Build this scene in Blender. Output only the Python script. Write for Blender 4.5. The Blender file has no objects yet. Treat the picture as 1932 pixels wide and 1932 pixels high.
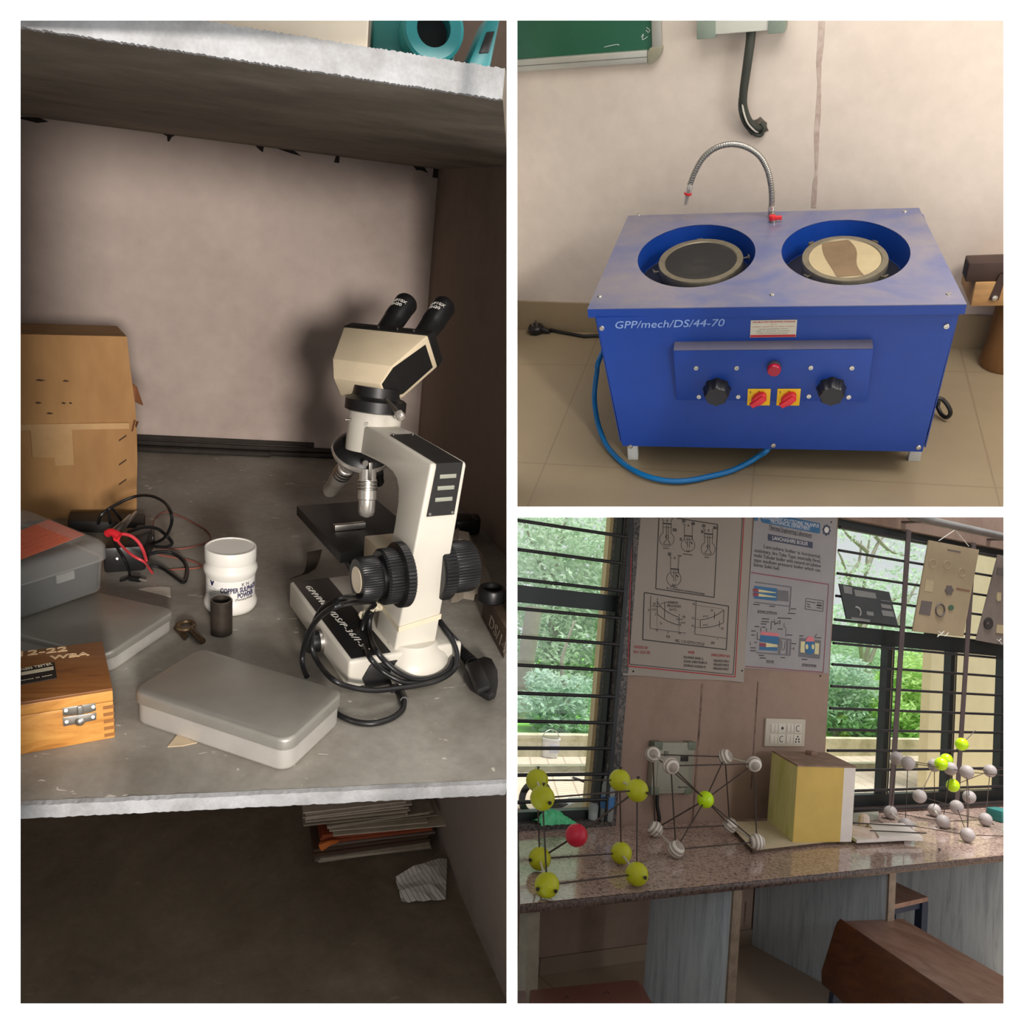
import bpy, bmesh, math, random
from mathutils import Vector, Matrix
random.seed(7)
SC = bpy.context.scene
COL = SC.collection
PI = math.pi

# ------------------------------------------------------------------ camera
EYE = Vector((0, 0, 1.5))
FPX = 1600.0
cam_d = bpy.data.cameras.new('camera')
cam_d.sensor_width = 36.0
cam_d.lens = 36.0 * FPX / 1932.0
cam_d.clip_start = 0.02
cam = bpy.data.objects.new('camera', cam_d)
COL.objects.link(cam)
cam.location = EYE
cam.rotation_euler = (PI / 2, 0, 0)
SC.camera = cam
SC.view_settings.view_transform = 'Standard'
SC.view_settings.look = 'None'
SC.view_settings.gamma = 1.0
SC.view_settings.exposure = 0.0
SC.view_settings.use_curve_mapping = False

# ------------------------------------------------------------------ daylight
wd = bpy.data.worlds.new('overcast_sky')
SC.world = wd
wd.use_nodes = True
bg = wd.node_tree.nodes['Background']
bg.inputs[0].default_value = (0.97, 0.985, 1.0, 1)
bg.inputs[1].default_value = 0.86

# the three rooms: each is a place of its own with its own upright
ROT = {1: ((0.97072, -0.21404, 0.10905), (0.03109, -0.33823, -0.94055), (0.2382, 0.9164, -0.32167)),
       2: ((0.96573, 0.22498, -0.12946), (0.0399, -0.62149, -0.7824), (-0.25648, 0.75042, -0.60917)),
       3: ((0.86629, -0.49016, 0.09637), (0.13661, 0.04689, -0.98951), (0.4805, 0.87037, 0.10758))}
TRA = {1: (0.03955, 0.361, 1.14655), 2: (0.39625, -0.06638, 1.36248), 3: (0.44822, 0.78459, 2.14713)}
CW = Matrix(((1, 0, 0, 0), (0, 0, 1, 0), (0, -1, 0, 1.5), (0, 0, 0, 1)))
BM = {}
for b in (1, 2, 3):
    m = Matrix(ROT[b]).to_4x4()
    m.translation = Vector(TRA[b])
    BM[b] = CW @ m
RT = {b: Matrix(ROT[b]).transposed() for b in ROT}
EYEB = {b: -(RT[b] @ Vector(TRA[b])) for b in ROT}

def at(b, u, v, n, d):
    """point where the sight line of photo pixel (u, v) meets the plane n.p = d of room b"""
    n = Vector(n)
    r = RT[b] @ Vector(((u - 966) / FPX, (v - 966) / FPX, 1))
    o = EYEB[b]
    return o + r * ((d - n.dot(o)) / n.dot(r))
def onz(b, u, v, z=0.0): return at(b, u, v, (0, 0, 1), z)
def ony(b, u, v, y=0.0): return at(b, u, v, (0, 1, 0), y)
def onx(b, u, v, x=0.0): return at(b, u, v, (1, 0, 0), x)

def lamp(name, b, loc, target, size, power, color, spot=None):
    if spot:
        d = bpy.data.lights.new(name, 'SPOT'); d.spot_size = spot; d.spot_blend = 0.6; d.shadow_soft_size = size
    else:
        d = bpy.data.lights.new(name, 'AREA'); d.shape = 'RECTANGLE'; d.size, d.size_y = size
    d.energy = power; d.color = color
    o = bpy.data.objects.new(name, d); COL.objects.link(o)
    L = BM[b] @ Vector(loc) if b else Vector(loc)
    T_ = BM[b] @ Vector(target) if b else Vector(target)
    o.location = L
    o.rotation_euler = (T_ - L).to_track_quat('-Z', 'Y').to_euler()
    return o
lamp('shelf_lamp', 0, (0.95, -2.0, 0.95), (-1.20, 2.0, 1.55), 0.22, 600, (1.0, 0.92, 0.86), math.radians(36))
lamp('room_lamp', 0, (0.82, 0.85, 2.00), (0.40, 1.75, 1.75), (0.25, 0.25), 2.5, (1.0, 0.96, 0.92))
lamp('ceiling_fill', 2, (0.05, 0.12, 0.95), (0.05, 0.12, 0.0), (0.5, 0.3), 3.4, (1.0, 0.96, 0.93))  # unseen area light added to brighten the machine room from above
sun_d = bpy.data.lights.new('high_sun', 'SUN'); sun_d.energy = 5.5; sun_d.angle = 0.3; sun_d.color = (1.0, 0.98, 0.94)
sun = bpy.data.objects.new('high_sun', sun_d); COL.objects.link(sun); sun.rotation_euler = (0.0, math.radians(14), 0.0)
lamp('border_fill', 0, (1.55, 0.18, 1.5), (0.0, 0.70, 1.5), (0.5, 0.3), 20, (0.98, 0.99, 1.0))  # unseen light added only to whiten the border frame


# ------------------------------------------------------------------ materials
def lin(c):
    def f(x):
        x /= 255.0
        return x / 12.92 if x <= 0.04045 else ((x + 0.055) / 1.055) ** 2.4
    return (f(c[0]), f(c[1]), f(c[2]), 1)
def newmat(name):
    m = bpy.data.materials.new(name); m.use_nodes = True
    nt = m.node_tree
    return m, nt, nt.nodes['Principled BSDF']
def nd(nt, t, **kw):
    n = nt.nodes.new(t)
    for k, v in kw.items():
        if k.startswith('i_'): n.inputs[k[2:].replace('_', ' ')].default_value = v
        else: setattr(n, k, v)
    return n
def ramp(nt, fac, stops):
    r = nd(nt, 'ShaderNodeValToRGB')
    while len(r.color_ramp.elements) < len(stops): r.color_ramp.elements.new(0.5)
    for e, (p, c) in zip(r.color_ramp.elements, stops): e.position = p; e.color = c
    nt.links.new(fac, r.inputs[0])
    return r
def mixc(nt, fac, a, b_, mode='MIX'):
    x = nd(nt, 'ShaderNodeMix', data_type='RGBA', blend_type=mode)
    if hasattr(fac, 'links'): nt.links.new(fac, x.inputs[0])
    else: x.inputs[0].default_value = fac
    for k, s in ((6, a), (7, b_)):
        if hasattr(s, 'links'): nt.links.new(s, x.inputs[k])
        else: x.inputs[k].default_value = s
    return x.outputs[2]
def coords(nt, scale=(1, 1, 1), loc=(0, 0, 0), rot=(0, 0, 0)):
    tc = nd(nt, 'ShaderNodeTexCoord'); mp = nd(nt, 'ShaderNodeMapping')
    mp.inputs['Scale'].default_value = scale; mp.inputs['Location'].default_value = loc; mp.inputs['Rotation'].default_value = rot
    nt.links.new(tc.outputs['Object'], mp.inputs['Vector'])
    return mp.outputs[0]
def noise(nt, vec, scale, detail=4, rough=0.6, dist=0.0):
    n = nd(nt, 'ShaderNodeTexNoise')
    n.inputs['Scale'].default_value = scale; n.inputs['Detail'].default_value = detail
    n.inputs['Roughness'].default_value = rough; n.inputs['Distortion'].default_value = dist
    nt.links.new(vec, n.inputs['Vector'])
    return n.outputs['Fac']
MATS = {}
def mat(name, col, rough=0.5, metal=0.0, var=0.06, nscale=30.0, bump=0.0, bscale=None, stretch=(1, 1, 1), col2=None, lo=0.35, hi=0.65, spec=0.5, coat=0.0):
    """a surface of one colour, mottled with noise (towards col2 when given)"""
    if name in MATS: return MATS[name]
    m, nt, p = newmat(name)
    c = lin(col)
    c2 = lin(col2) if col2 else tuple(x * (1 - 2.2 * var) for x in c[:3]) + (1,)
    v = coords(nt, stretch)
    f = noise(nt, v, nscale)
    r = ramp(nt, f, [(lo, c), (hi, c2)])
    nt.links.new(r.outputs[0], p.inputs['Base Color'])
    p.inputs['Roughness'].default_value = rough
    p.inputs['Metallic'].default_value = metal
    p.inputs['Specular IOR Level'].default_value = spec
    p.inputs['Coat Weight'].default_value = coat
    if bump:
        bn = nd(nt, 'ShaderNodeBump'); bn.inputs['Strength'].default_value = bump; bn.inputs['Distance'].default_value = 0.004
        nt.links.new(noise(nt, v, bscale or nscale * 3), bn.inputs['Height'])
        nt.links.new(bn.outputs[0], p.inputs['Normal'])
    MATS[name] = m
    return m

# ------------------------------------------------------------------ geometry
class G:
    """collects shapes, then links them as ONE mesh object"""
    def __init__(s): s.v = []; s.f = []; s.m = Matrix.Identity(4)
    def add(s, vs, fs):
        k = len(s.v)
        s.v += [s.m @ Vector(x) for x in vs]
        s.f += [tuple(i + k for i in f) for f in fs]
        return s
    def box(s, a, c):
        x0, y0, z0 = a; x1, y1, z1 = c
        return s.add([(x0, y0, z0), (x1, y0, z0), (x1, y1, z0), (x0, y1, z0), (x0, y0, z1), (x1, y0, z1), (x1, y1, z1), (x0, y1, z1)],
                     [(0, 3, 2, 1), (4, 5, 6, 7), (0, 1, 5, 4), (1, 2, 6, 5), (2, 3, 7, 6), (3, 0, 4, 7)])
    def loft(s, rings, cap=True, closed=False):
        n = len(rings[0]); vs = [p for r in rings for p in r]; fs = []
        m = len(rings)
        for i in range(m if closed else m - 1):
            for j in range(n):
                a = i * n + j; b_ = i * n + (j + 1) % n; k = ((i + 1) % m) * n
                fs.append((a, b_, k + (j + 1) % n, k + j))
        if cap and not closed:
            fs.append(tuple(range(n))[::-1]); fs.append(tuple((m - 1) * n + j for j in range(n)))
        return s.add(vs, fs)
    def prism(s, poly, d):
        """closed polygon of 3-D points pushed along vector d"""
        d = Vector(d)
        return s.loft([[Vector(p) for p in poly], [Vector(p) + d for p in poly]])
    def lathe(s, prof, o=(0, 0, 0), n=28, ax=(0, 0, 1), sx=1.0, sy=1.0, ring=False):
        q = Vector(ax).normalized().to_track_quat('Z', 'Y').to_matrix(); o = Vector(o)
        rings = []
        for r, z in prof:
            rings.append([o + q @ Vector((max(r, 1e-5) * sx * math.cos(2 * PI * j / n), max(r, 1e-5) * sy * math.sin(2 * PI * j / n), z)) for j in range(n)])
        return s.loft(rings, closed=ring)
    def cyl(s, p0, p1, r0, r1=None, n=16):
        p0 = Vector(p0); p1 = Vector(p1); d = p1 - p0
        return s.lathe([(r0, 0), (r0 if r1 is None else r1, d.length)], p0, n, d)
    def ball(s, c, r, n=20, flat=1.0):
        k = 12
        return s.lathe([(r * math.sin(PI * i / k), -r * flat * math.cos(PI * i / k)) for i in range(k + 1)], c, n)
    def tube(s, pts, r, n=10, sub=6, closed=False):
        P = [Vector(p) for p in pts]
        if sub > 1 and len(P) > 2:
            Q = []
            m = len(P)
            for i in range(m - 1):
                a, b_, c, d = P[max(i - 1, 0)], P[i], P[i + 1], P[min(i + 2, m - 1)]
                for k in range(sub):
                    t = k / sub
                    Q.append(0.5 * ((2 * b_) + (c - a) * t + (2 * a - 5 * b_ + 4 * c - d) * t * t + (3 * b_ - a - 3 * c + d) * t ** 3))
            Q.append(P[-1]); P = Q
        rings = []; up = Vector((0.13, 0.21, 0.97))
        for i, p in enumerate(P):
            t = (P[min(i + 1, len(P) - 1)] - P[max(i - 1, 0)]).normalized()
            x = (up - t * up.dot(t))
            if x.length < 1e-4: x = t.orthogonal()
            x.normalize(); y = t.cross(x); up = x
            rr = r(i / (len(P) - 1)) if callable(r) else r
            rings.append([p + (x * math.cos(2 * PI * j / n) + y * math.sin(2 * PI * j / n)) * rr for j in range(n)])
        return s.loft(rings)
    def sheet(s, grid, th=0.0006):
        """grid of points [row][col] given a small thickness"""
        R_, C_ = len(grid), len(grid[0]); g = [[Vector(p) for p in r] for r in grid]
        top = []; bot = []
        for i in range(R_):
            for j in range(C_):
                du = g[min(i + 1, R_ - 1)][j] - g[max(i - 1, 0)][j]; dv = g[i][min(j + 1, C_ - 1)] - g[i][max(j - 1, 0)]
                nn = du.cross(dv)
                nn = nn.normalized() if nn.length > 1e-12 else Vector((0, 0, 1))
                top.append(g[i][j] + nn * th / 2); bot.append(g[i][j] - nn * th / 2)
        N = R_ * C_; fs = []
        for i in range(R_ - 1):
            for j in range(C_ - 1):
                a = i * C_ + j; fs.append((a, a + 1, a + C_ + 1, a + C_)); fs.append((N + a, N + a + C_, N + a + C_ + 1, N + a + 1))
        per = [j for j in range(C_)] + [i * C_ + C_ - 1 for i in range(1, R_)] + [(R_ - 1) * C_ + j for j in range(C_ - 2, -1, -1)] + [i * C_ for i in range(R_ - 2, 0, -1)]
        for a, b_ in zip(per, per[1:] + per[:1]): fs.append((b_, a, N + a, N + b_))
        return s.add(top + bot, fs)
    def build(s, name, material, parent=None, bay=None, loc=None, bev=0.0, seg=2, smooth=True, ang=38, clip=None, label=None, stuff=False):
        bm_ = bmesh.new()
        V = [bm_.verts.new(p) for p in s.v]
        for f in s.f:
            try: bm_.faces.new([V[i] for i in f])
            except ValueError: pass
        bmesh.ops.remove_doubles(bm_, verts=bm_.verts, dist=1e-6)
        bmesh.ops.recalc_face_normals(bm_, faces=bm_.faces)
        if bev:
            es = [e for e in bm_.edges if len(e.link_faces) == 2 and e.calc_face_angle(0) > math.radians(32)]
            bmesh.ops.bevel(bm_, geom=es, offset=bev, segments=seg, profile=0.5, affect='EDGES', clamp_overlap=True)
        off = Vector((0, 0, 0))
        if parent is not None and parent.get('_abs'):
            inv = INV[parent.name]
            for v in bm_.verts: v.co = inv @ v.co
        if parent is None and loc is not None:
            for v in bm_.verts: v.co -= Vector(loc)
        M = None
        if parent is None:
            M = (BM[bay] if bay else Matrix.Identity(4)) @ Matrix.Translation(Vector(loc) if loc is not None else Vector((0, 0, 0)))
        for (co, no) in (clip or []):
            iv = M.inverted()
            lc = iv @ Vector(co); ln = (M.to_3x3().transposed() @ Vector(no)).normalized()
            r = bmesh.ops.bisect_plane(bm_, geom=bm_.verts[:] + bm_.edges[:] + bm_.faces[:], plane_co=lc, plane_no=ln, clear_outer=True)
            eds = [e for e in r['geom_cut'] if isinstance(e, bmesh.types.BMEdge)]
            bmesh.ops.holes_fill(bm_, edges=[e for e in bm_.edges if len(e.link_faces) == 1], sides=0)
        me = bpy.data.meshes.new(name)
        bm_.to_mesh(me); bm_.free()
        if smooth:
            me.shade_smooth(); me.set_sharp_from_angle(angle=math.radians(ang))
        for mm in (material if isinstance(material, (list, tuple)) else [material]): me.materials.append(mm)
        o = bpy.data.objects.new(name, me); COL.objects.link(o)
        if parent is not None: o.parent = parent; INV[o.name] = INV.get(parent.name, Matrix.Identity(4)); o['_abs'] = parent.get('_abs', 0)
        else: o.matrix_world = M; INV[o.name] = (Matrix.Translation(Vector(loc)) if loc is not None else Matrix.Identity(4)).inverted(); o['_abs'] = 1
        if label: o['label'] = label
        if stuff: o['kind'] = 'stuff'
        return o
INV = {}
def tag(o, label, cat, group=None, kind=None):
    o['label'] = label; o['category'] = cat
    if group: o['group'] = group
    if kind: o['kind'] = kind
    return o
def struct(o): o['kind'] = 'structure'; return o
def thing(name, label, cat, b, loc=(0, 0, 0), rz=0.0, group=None, local=False):
    """an Empty at the thing's base; parts are given in room coordinates, or in the thing's own when local"""
    o = bpy.data.objects.new(name, None); COL.objects.link(o)
    o.empty_display_size = 0.02
    L = Matrix.Translation(Vector(loc)) @ Matrix.Rotation(rz, 4, 'Z')
    o.matrix_world = BM[b] @ L
    INV[o.name] = Matrix.Identity(4) if local else L.inverted()
    o['_abs'] = 0 if local else 1
    return tag(o, label, cat, group)
def rnd(a, b_): return random.uniform(a, b_)
def text_mesh(s, size, align='LEFT', shear=0.0, spacing=1.0, extrude=0.0003, bold=0.0, width=None):
    cu = bpy.data.curves.new('t', 'FONT'); cu.body = s; cu.size = size; cu.align_x = align; cu.shear = shear
    cu.space_character = spacing; cu.extrude = extrude; cu.offset = bold; cu.resolution_u = 3
    ob = bpy.data.objects.new('t', cu); COL.objects.link(ob)
    bpy.context.view_layer.update()
    me = bpy.data.meshes.new_from_object(ob.evaluated_get(bpy.context.evaluated_depsgraph_get()))
    bpy.data.objects.remove(ob)
    vs = [v.co.copy() for v in me.vertices]; fs = [tuple(p.vertices) for p in me.polygons]
    if width and vs:
        x0 = min(v.x for v in vs); x1 = max(v.x for v in vs); k = width / (x1 - x0)
        for v in vs: v.x = (v.x - x0) * k
    return vs, fs
def frame3(o, x, y):
    """matrix with origin o, x axis x, y axis towards y"""
    x = Vector(x).normalized(); y = Vector(y); y = (y - x * y.dot(x)).normalized(); z = x.cross(y)
    m = Matrix((x, y, z)).transposed().to_4x4(); m.translation = Vector(o); return m
def write(g, s, size, M, **kw):
    vs, fs = text_mesh(s, size, **kw)
    old = g.m; g.m = M; g.add(vs, fs); g.m = old
    return g
# planes that divide the three rooms
PART = 0.0042
FR = ((0, 0.7125, 0), (0, -1, 0))
CL_L = [((-PART, 0, 0), (1, 0, 0)), FR]
CL_2 = [FR, ((PART, 0, 0), (-1, 0, 0)), ((0, 0, 1.5 + PART), (0, 0, -1))]
CL_3 = [FR, ((PART, 0, 0), (-1, 0, 0)), ((0, 0, 1.5 - PART), (0, 0, 1))]

# ================================================================== setting
def plaster(name, col, stain, rough=0.85, scale=3.0, lo=0.52, hi=0.8, speck=0.0):
    m, nt, p = newmat(name)
    v = coords(nt)
    f = noise(nt, v, scale, 6, 0.65)
    r = ramp(nt, f, [(lo, lin(col)), (hi, lin(stain))])
    out = r.outputs[0]
    g = ramp(nt, noise(nt, v, scale * 14, 3), [(0.3, (0.93, 0.93, 0.93, 1)), (0.7, (1, 1, 1, 1))])
    out = mixc(nt, 1.0, out, g.outputs[0], 'MULTIPLY')
    if speck:
        s_ = ramp(nt, noise(nt, v, scale * 22, 5, 0.8), [(0.70, (0, 0, 0, 1)), (0.73, (1, 1, 1, 1))])
        out = mixc(nt, s_.outputs[0], out, lin(stain))
    nt.links.new(out, p.inputs['Base Color']); p.inputs['Roughness'].default_value = rough
    p.inputs['Specular IOR Level'].default_value = 0.25
    bn = nd(nt, 'ShaderNodeBump'); bn.inputs['Strength'].default_value = 0.15; bn.inputs['Distance'].default_value = 0.002
    nt.links.new(noise(nt, v, scale * 30), bn.inputs['Height']); nt.links.new(bn.outputs[0], p.inputs['Normal'])
    return m
def slabstone(name, col, dark, splat, rough=0.55, spl=0.0, scale=4.0):
    m, nt, p = newmat(name)
    v = coords(nt)
    f = noise(nt, v, scale, 7, 0.65, 0.4)
    out = ramp(nt, f, [(0.36, lin(dark)), (0.62, lin(col))]).outputs[0]
    g = ramp(nt, noise(nt, v, scale * 18, 4), [(0.3, (0.86, 0.86, 0.86, 1)), (0.7, (1, 1, 1, 1))])
    out = mixc(nt, 1.0, out, g.outputs[0], 'MULTIPLY')
    if spl:
        s_ = ramp(nt, noise(nt, coords(nt, (1.0, 2.2, 1)), 30, 3, 0.5, 0.8), [(0.69, (0, 0, 0, 1)), (0.705, (spl, spl, spl, 1))])
        out = mixc(nt, s_.outputs[0], out, lin(splat))
    nt.links.new(out, p.inputs['Base Color'])
    rr = ramp(nt, f, [(0.3, (rough - 0.1,) * 3 + (1,)), (0.7, (rough + 0.1,) * 3 + (1,))])
    nt.links.new(rr.outputs[0], p.inputs['Roughness'])
    bn = nd(nt, 'ShaderNodeBump'); bn.inputs['Strength'].default_value = 0.12; bn.inputs['Distance'].default_value = 0.003
    nt.links.new(noise(nt, v, 40), bn.inputs['Height']); nt.links.new(bn.outputs[0], p.inputs['Normal'])
    return m
def tiles(name, col, col2, grout, w, h, loc, rot=0.0, rough=0.3, mortar=0.0016):
    m, nt, p = newmat(name)
    v = coords(nt, (1, 1, 1), loc, (0, 0, rot))
    b_ = nd(nt, 'ShaderNodeTexBrick'); b_.offset = 0.0; b_.squash = 1.0
    b_.inputs['Scale'].default_value = 1.0; b_.inputs['Mortar Size'].default_value = mortar; b_.inputs['Mortar Smooth'].default_value = 0.3
    b_.inputs['Brick Width'].default_value = w; b_.inputs['Row Height'].default_value = h
    nt.links.new(v, b_.inputs['Vector'])
    c = ramp(nt, noise(nt, v, 5, 5), [(0.35, lin(col)), (0.65, lin(col2))]).outputs[0]
    nt.links.new(c, b_.inputs['Color1']); nt.links.new(c, b_.inputs['Color2']); b_.inputs['Mortar'].default_value = lin(grout)
    nt.links.new(b_.outputs['Color'], p.inputs['Base Color']); p.inputs['Roughness'].default_value = rough
    return m

# --- white border built as a front frame, and unseen walls added between the rooms
white = mat('white_paint', (253, 253, 253), 0.8, var=0.004)
FD = 0.70
def px(u): return (u - 966) / FPX * FD
def pz(v): return 1.5 - (v - 966) / FPX * FD
E_ = 0.0021
XS = [-1.3, px(38.5), px(956), px(976), px(1893.5), 1.3]
ZS = [0.2, pz(1893.5), pz(976), pz(956), pz(38.5), 2.9]
XB = [-1.3, XS[1] - 4 * E_, XS[2] + E_, XS[3] - E_, XS[4] + 4 * E_, 1.3]
ZB = [0.2, ZS[1] - 4 * E_, ZS[2] + E_, ZS[3] - E_, ZS[4] + 4 * E_, 2.9]
hole = {(1, 1), (1, 2), (1, 3), (3, 1), (3, 3)}
g = G()
for i in range(5):
    for j in range(5):
        if (i, j) in hole: continue
        Fv = [(XS[i], FD, ZS[j]), (XS[i + 1], FD, ZS[j]), (XS[i + 1], FD, ZS[j + 1]), (XS[i], FD, ZS[j + 1])]
        Bv = [(XB[i], FD + 0.010, ZB[j]), (XB[i + 1], FD + 0.010, ZB[j]), (XB[i + 1], FD + 0.010, ZB[j + 1]), (XB[i], FD + 0.010, ZB[j + 1])]
        fs = [(0, 1, 2, 3), (7, 6, 5, 4)]
        for k, (di, dj) in enumerate(((0, -1), (1, 0), (0, 1), (-1, 0))):
            a = (i + di, j + dj)
            if a in hole or not (0 <= a[0] < 5 and 0 <= a[1] < 5): fs.append((k, k + 4, (k + 1) % 4 + 4, (k + 1) % 4))
        g.add(Fv + Bv, fs)
struct(g.build('border_frame', white, smooth=False))
struct(G().box((-PART + 0.0008, 1.47, 0.2), (PART - 0.0008, 3.1, 3.0)).build('added_partition', white, smooth=False))  # unseen; starts deep so the shelf light passes in front of it
struct(G().box((0.38, FD + 0.012, 1.5 - PART + 0.0008), (1.3, 1.15, 1.5 + PART - 0.0008)).box((PART, 1.15, 1.5 - PART + 0.0008), (1.3, 2.6, 1.5 + PART - 0.0008)).build('added_divider', white, smooth=False))  # unseen; front notch left open for the shelf light

# --- room 1: stone shelving bay
H1, T1, B1, D1 = 0.816, 0.027, 1.0, 1.53
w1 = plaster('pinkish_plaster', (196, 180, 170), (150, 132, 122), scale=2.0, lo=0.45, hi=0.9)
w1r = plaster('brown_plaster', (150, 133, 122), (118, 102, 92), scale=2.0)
def rw(y, z): return -0.166 * (y - D1) + 0.002 * z
struct(G().box((-1.35, D1, -1.0), (0.2, D1 + 0.05, 1.7)).build('wall_back', w1, bay=1, clip=CL_L, smooth=False))
g = G().prism([(rw(0.2, 0), 0.2, -1.0), (rw(D1, 0), D1, -1.0), (rw(D1, 0), D1, 1.7), (rw(0.2, 0), 0.2, 1.7)], (0.05, 0.01, 0))
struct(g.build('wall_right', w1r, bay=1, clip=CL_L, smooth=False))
struct(G().box((-1.40, 0.1, -1.0), (-1.35, D1 + 0.05, 1.7)).build('wall_left_block', w1r, bay=1, clip=CL_L, smooth=False))  # unseen side wall added to block sky light from the left
# torn plaster under the upper shelf
dk = mat('dark_gap', (38, 32, 28), 0.9)
wb = bpy.data.objects['wall_back']
for i, (u0, v0, poly) in enumerate([
        (0, 0, [(38, 234), (75, 235), (92, 242), (70, 245), (38, 238)]),
        (0, 0, [(306, 258), (334, 259), (324, 264), (319, 273), (316, 272), (315, 263)]),
        (0, 0, [(480, 274), (498, 276), (496, 288), (490, 284)]),
        (0, 0, [(520, 279), (552, 281), (569, 293), (548, 288)]),
        (0, 0, [(634, 290), (641, 289), (640, 304), (630, 303)]),
        (0, 0, [(778, 303), (800, 306), (808, 318), (795, 313), (786, 313)]),
        (0, 0, [(818, 308), (849, 309), (848, 328), (816, 326)])]):
    pts = [ony(1, u, v - 15 + 25 * u / 850, D1 - 0.0015) for u, v in poly]
    o = G().prism(pts, (0, 0.0012, 0)).build('torn_plaster', dk, wb, smooth=False)

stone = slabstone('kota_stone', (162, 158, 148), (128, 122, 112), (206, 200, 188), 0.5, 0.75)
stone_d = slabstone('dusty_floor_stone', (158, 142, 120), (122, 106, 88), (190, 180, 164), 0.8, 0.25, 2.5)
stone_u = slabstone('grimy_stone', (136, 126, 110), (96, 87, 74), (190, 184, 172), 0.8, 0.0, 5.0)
edge = slabstone('sawn_stone_edge', (170, 171, 172), (140, 140, 139), (120, 120, 118), 0.7, 0.0, 16.0)
def ragged_edge(y, z0, z1, x0, x1, parent):
    n = 260; rings = []
    for i in range(n + 1):
        x = x0 + (x1 - x0) * i / n
        a = rnd(-0.0009, 0.0007); c = rnd(-0.0007, 0.0008)
        rings.append([(x, y - 0.006, z0 + a), (x, y - 0.006, z1 + c), (x, y + 0.002, z1 + 0.0004 + max(c, 0)), (x, y + 0.002, z0 - 0.0004 + min(a, 0))])
    return G().loft(rings).build('front_edge', edge, parent, smooth=False, label='pale sawn front edge')
def slab(name, label, y0, z0, z1, x1, m, ed=True):
    t = thing(name, label, 'shelf', 1, (-0.6, y0, z0))
    # the right end is cut along the side wall, just short of the dividing wall
    def xr(y):
        lim = -(BM[1].translation.x + BM[1][0][1] * y + BM[1][0][2] * z1) / BM[1][0][0] - 0.0062
        return min(rw(y, z0) + 0.02, lim) if not ed else min(rw(y, z0) - 0.002, lim)
    # the left front corner stops short of the front frame
    yl = (0.7175 - TRA[1][2] - ROT[1][2][2] * z1 + ROT[1][2][0] * 1.345) / ROT[1][2][1]
    xf = (0.7175 - TRA[1][2] - ROT[1][2][2] * z1 - ROT[1][2][1] * (y0 - 0.008)) / ROT[1][2][0]
    head = [(-1.345, y0, z0)] if yl <= y0 else [(-1.345, yl, z0), (max(xf, -1.34), y0, z0)]
    poly = head + [(xr(y0), y0, z0)] + [(xr(y), y, z0) for y in (y0 + (D1 - y0) * k / 10 for k in range(1, 10))] + [(xr(D1 - 0.002), D1 - 0.002, z0), (-1.345, D1 - 0.002, z0)]
    G().prism(poly, (0, 0, z1 - z0)).build('slab', m, t, smooth=False)
    if ed: ragged_edge(y0, z0, z1, max(xf, -1.3), xr(y0) - 0.002, t)
    return t
slab('stone_shelf', 'grey stone shelf that carries the microscope and the tins', 0.0, -0.018, 0.0, 0, stone)
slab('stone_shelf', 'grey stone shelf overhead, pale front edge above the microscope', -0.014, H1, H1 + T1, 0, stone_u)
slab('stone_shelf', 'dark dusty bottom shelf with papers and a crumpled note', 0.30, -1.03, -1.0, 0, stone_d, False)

# --- room 2: corner with the polishing machine
def wy2(x): return 0.4530 - 0.121 * x
w2 = plaster('cream_plaster', (218, 206, 192), (196, 182, 168), scale=2.2, lo=0.45, hi=0.95)
g = G().prism([(-0.75, wy2(-0.75), -0.02), (0.8, wy2(0.8), -0.02), (0.8, wy2(0.8), 1.0), (-0.75, wy2(-0.75), 1.0)], (0.005, 0.04, 0))
o = struct(g.build('wall_back', w2, bay=2, clip=CL_2, smooth=False))
crack = mat('chased_plaster', (196, 180, 168), 0.9, var=0.12, nscale=60, col2=(170, 150, 138))
pts = [(1551, 40, 6), (1549, 80, 6), (1545, 120, 5), (1546, 160, 3), (1544, 215, 5), (1541, 250, 5), (1541, 285, 4), (1540, 330, 2), (1538, 345, 4.5), (1535, 392, 4.5)]
g = G(); rings = []
for u, v, w in pts:
    a = at(2, u - w, v, (0.121, 1, 0), 0.453 - 0.0006); c = at(2, u + w, v, (0.121, 1, 0), 0.453 - 0.0006)
    rings.append([a, c, c + Vector((0, 0.0005, 0)), a + Vector((0, 0.0005, 0))])
g.loft(rings).build('plaster_chase', crack, o, smooth=False)
fl2 = tiles('vitrified_floor', (156, 140, 112), (148, 132, 106), (136, 120, 96), 0.345, 0.345, (0.352, 0.012, 0), 0.045, 0.28)
struct(G().box((-0.75, -0.6, -0.02), (0.8, 0.62, 0.0)).build('floor', fl2, bay=2, clip=CL_2, smooth=False))
sk = tiles('skirting_tile', (160, 142, 112), (150, 132, 104), (104, 90, 68), 0.3, 1.0, (0.3, 0.3, 0), 0.0, 0.35)
g = G().prism([(-0.75, wy2(-0.75), 0), (0.8, wy2(0.8), 0), (0.8, wy2(0.8) - 0.005, 0), (-0.75, wy2(-0.75) - 0.005, 0)], (0, 0, 0.0665))
struct(g.build('baseboard_back', sk, bay=2, clip=CL_2, smooth=False))
struct(G().box((0.78, -0.7, -0.02), (0.82, 0.62, 1.0)).build('wall_right', w2, bay=2, clip=CL_2, smooth=False))
struct(G().box((-0.75, -0.7, 0.98), (0.8, 0.62, 1.02)).build('ceiling', w2, bay=2, clip=CL_2, smooth=False))

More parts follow.
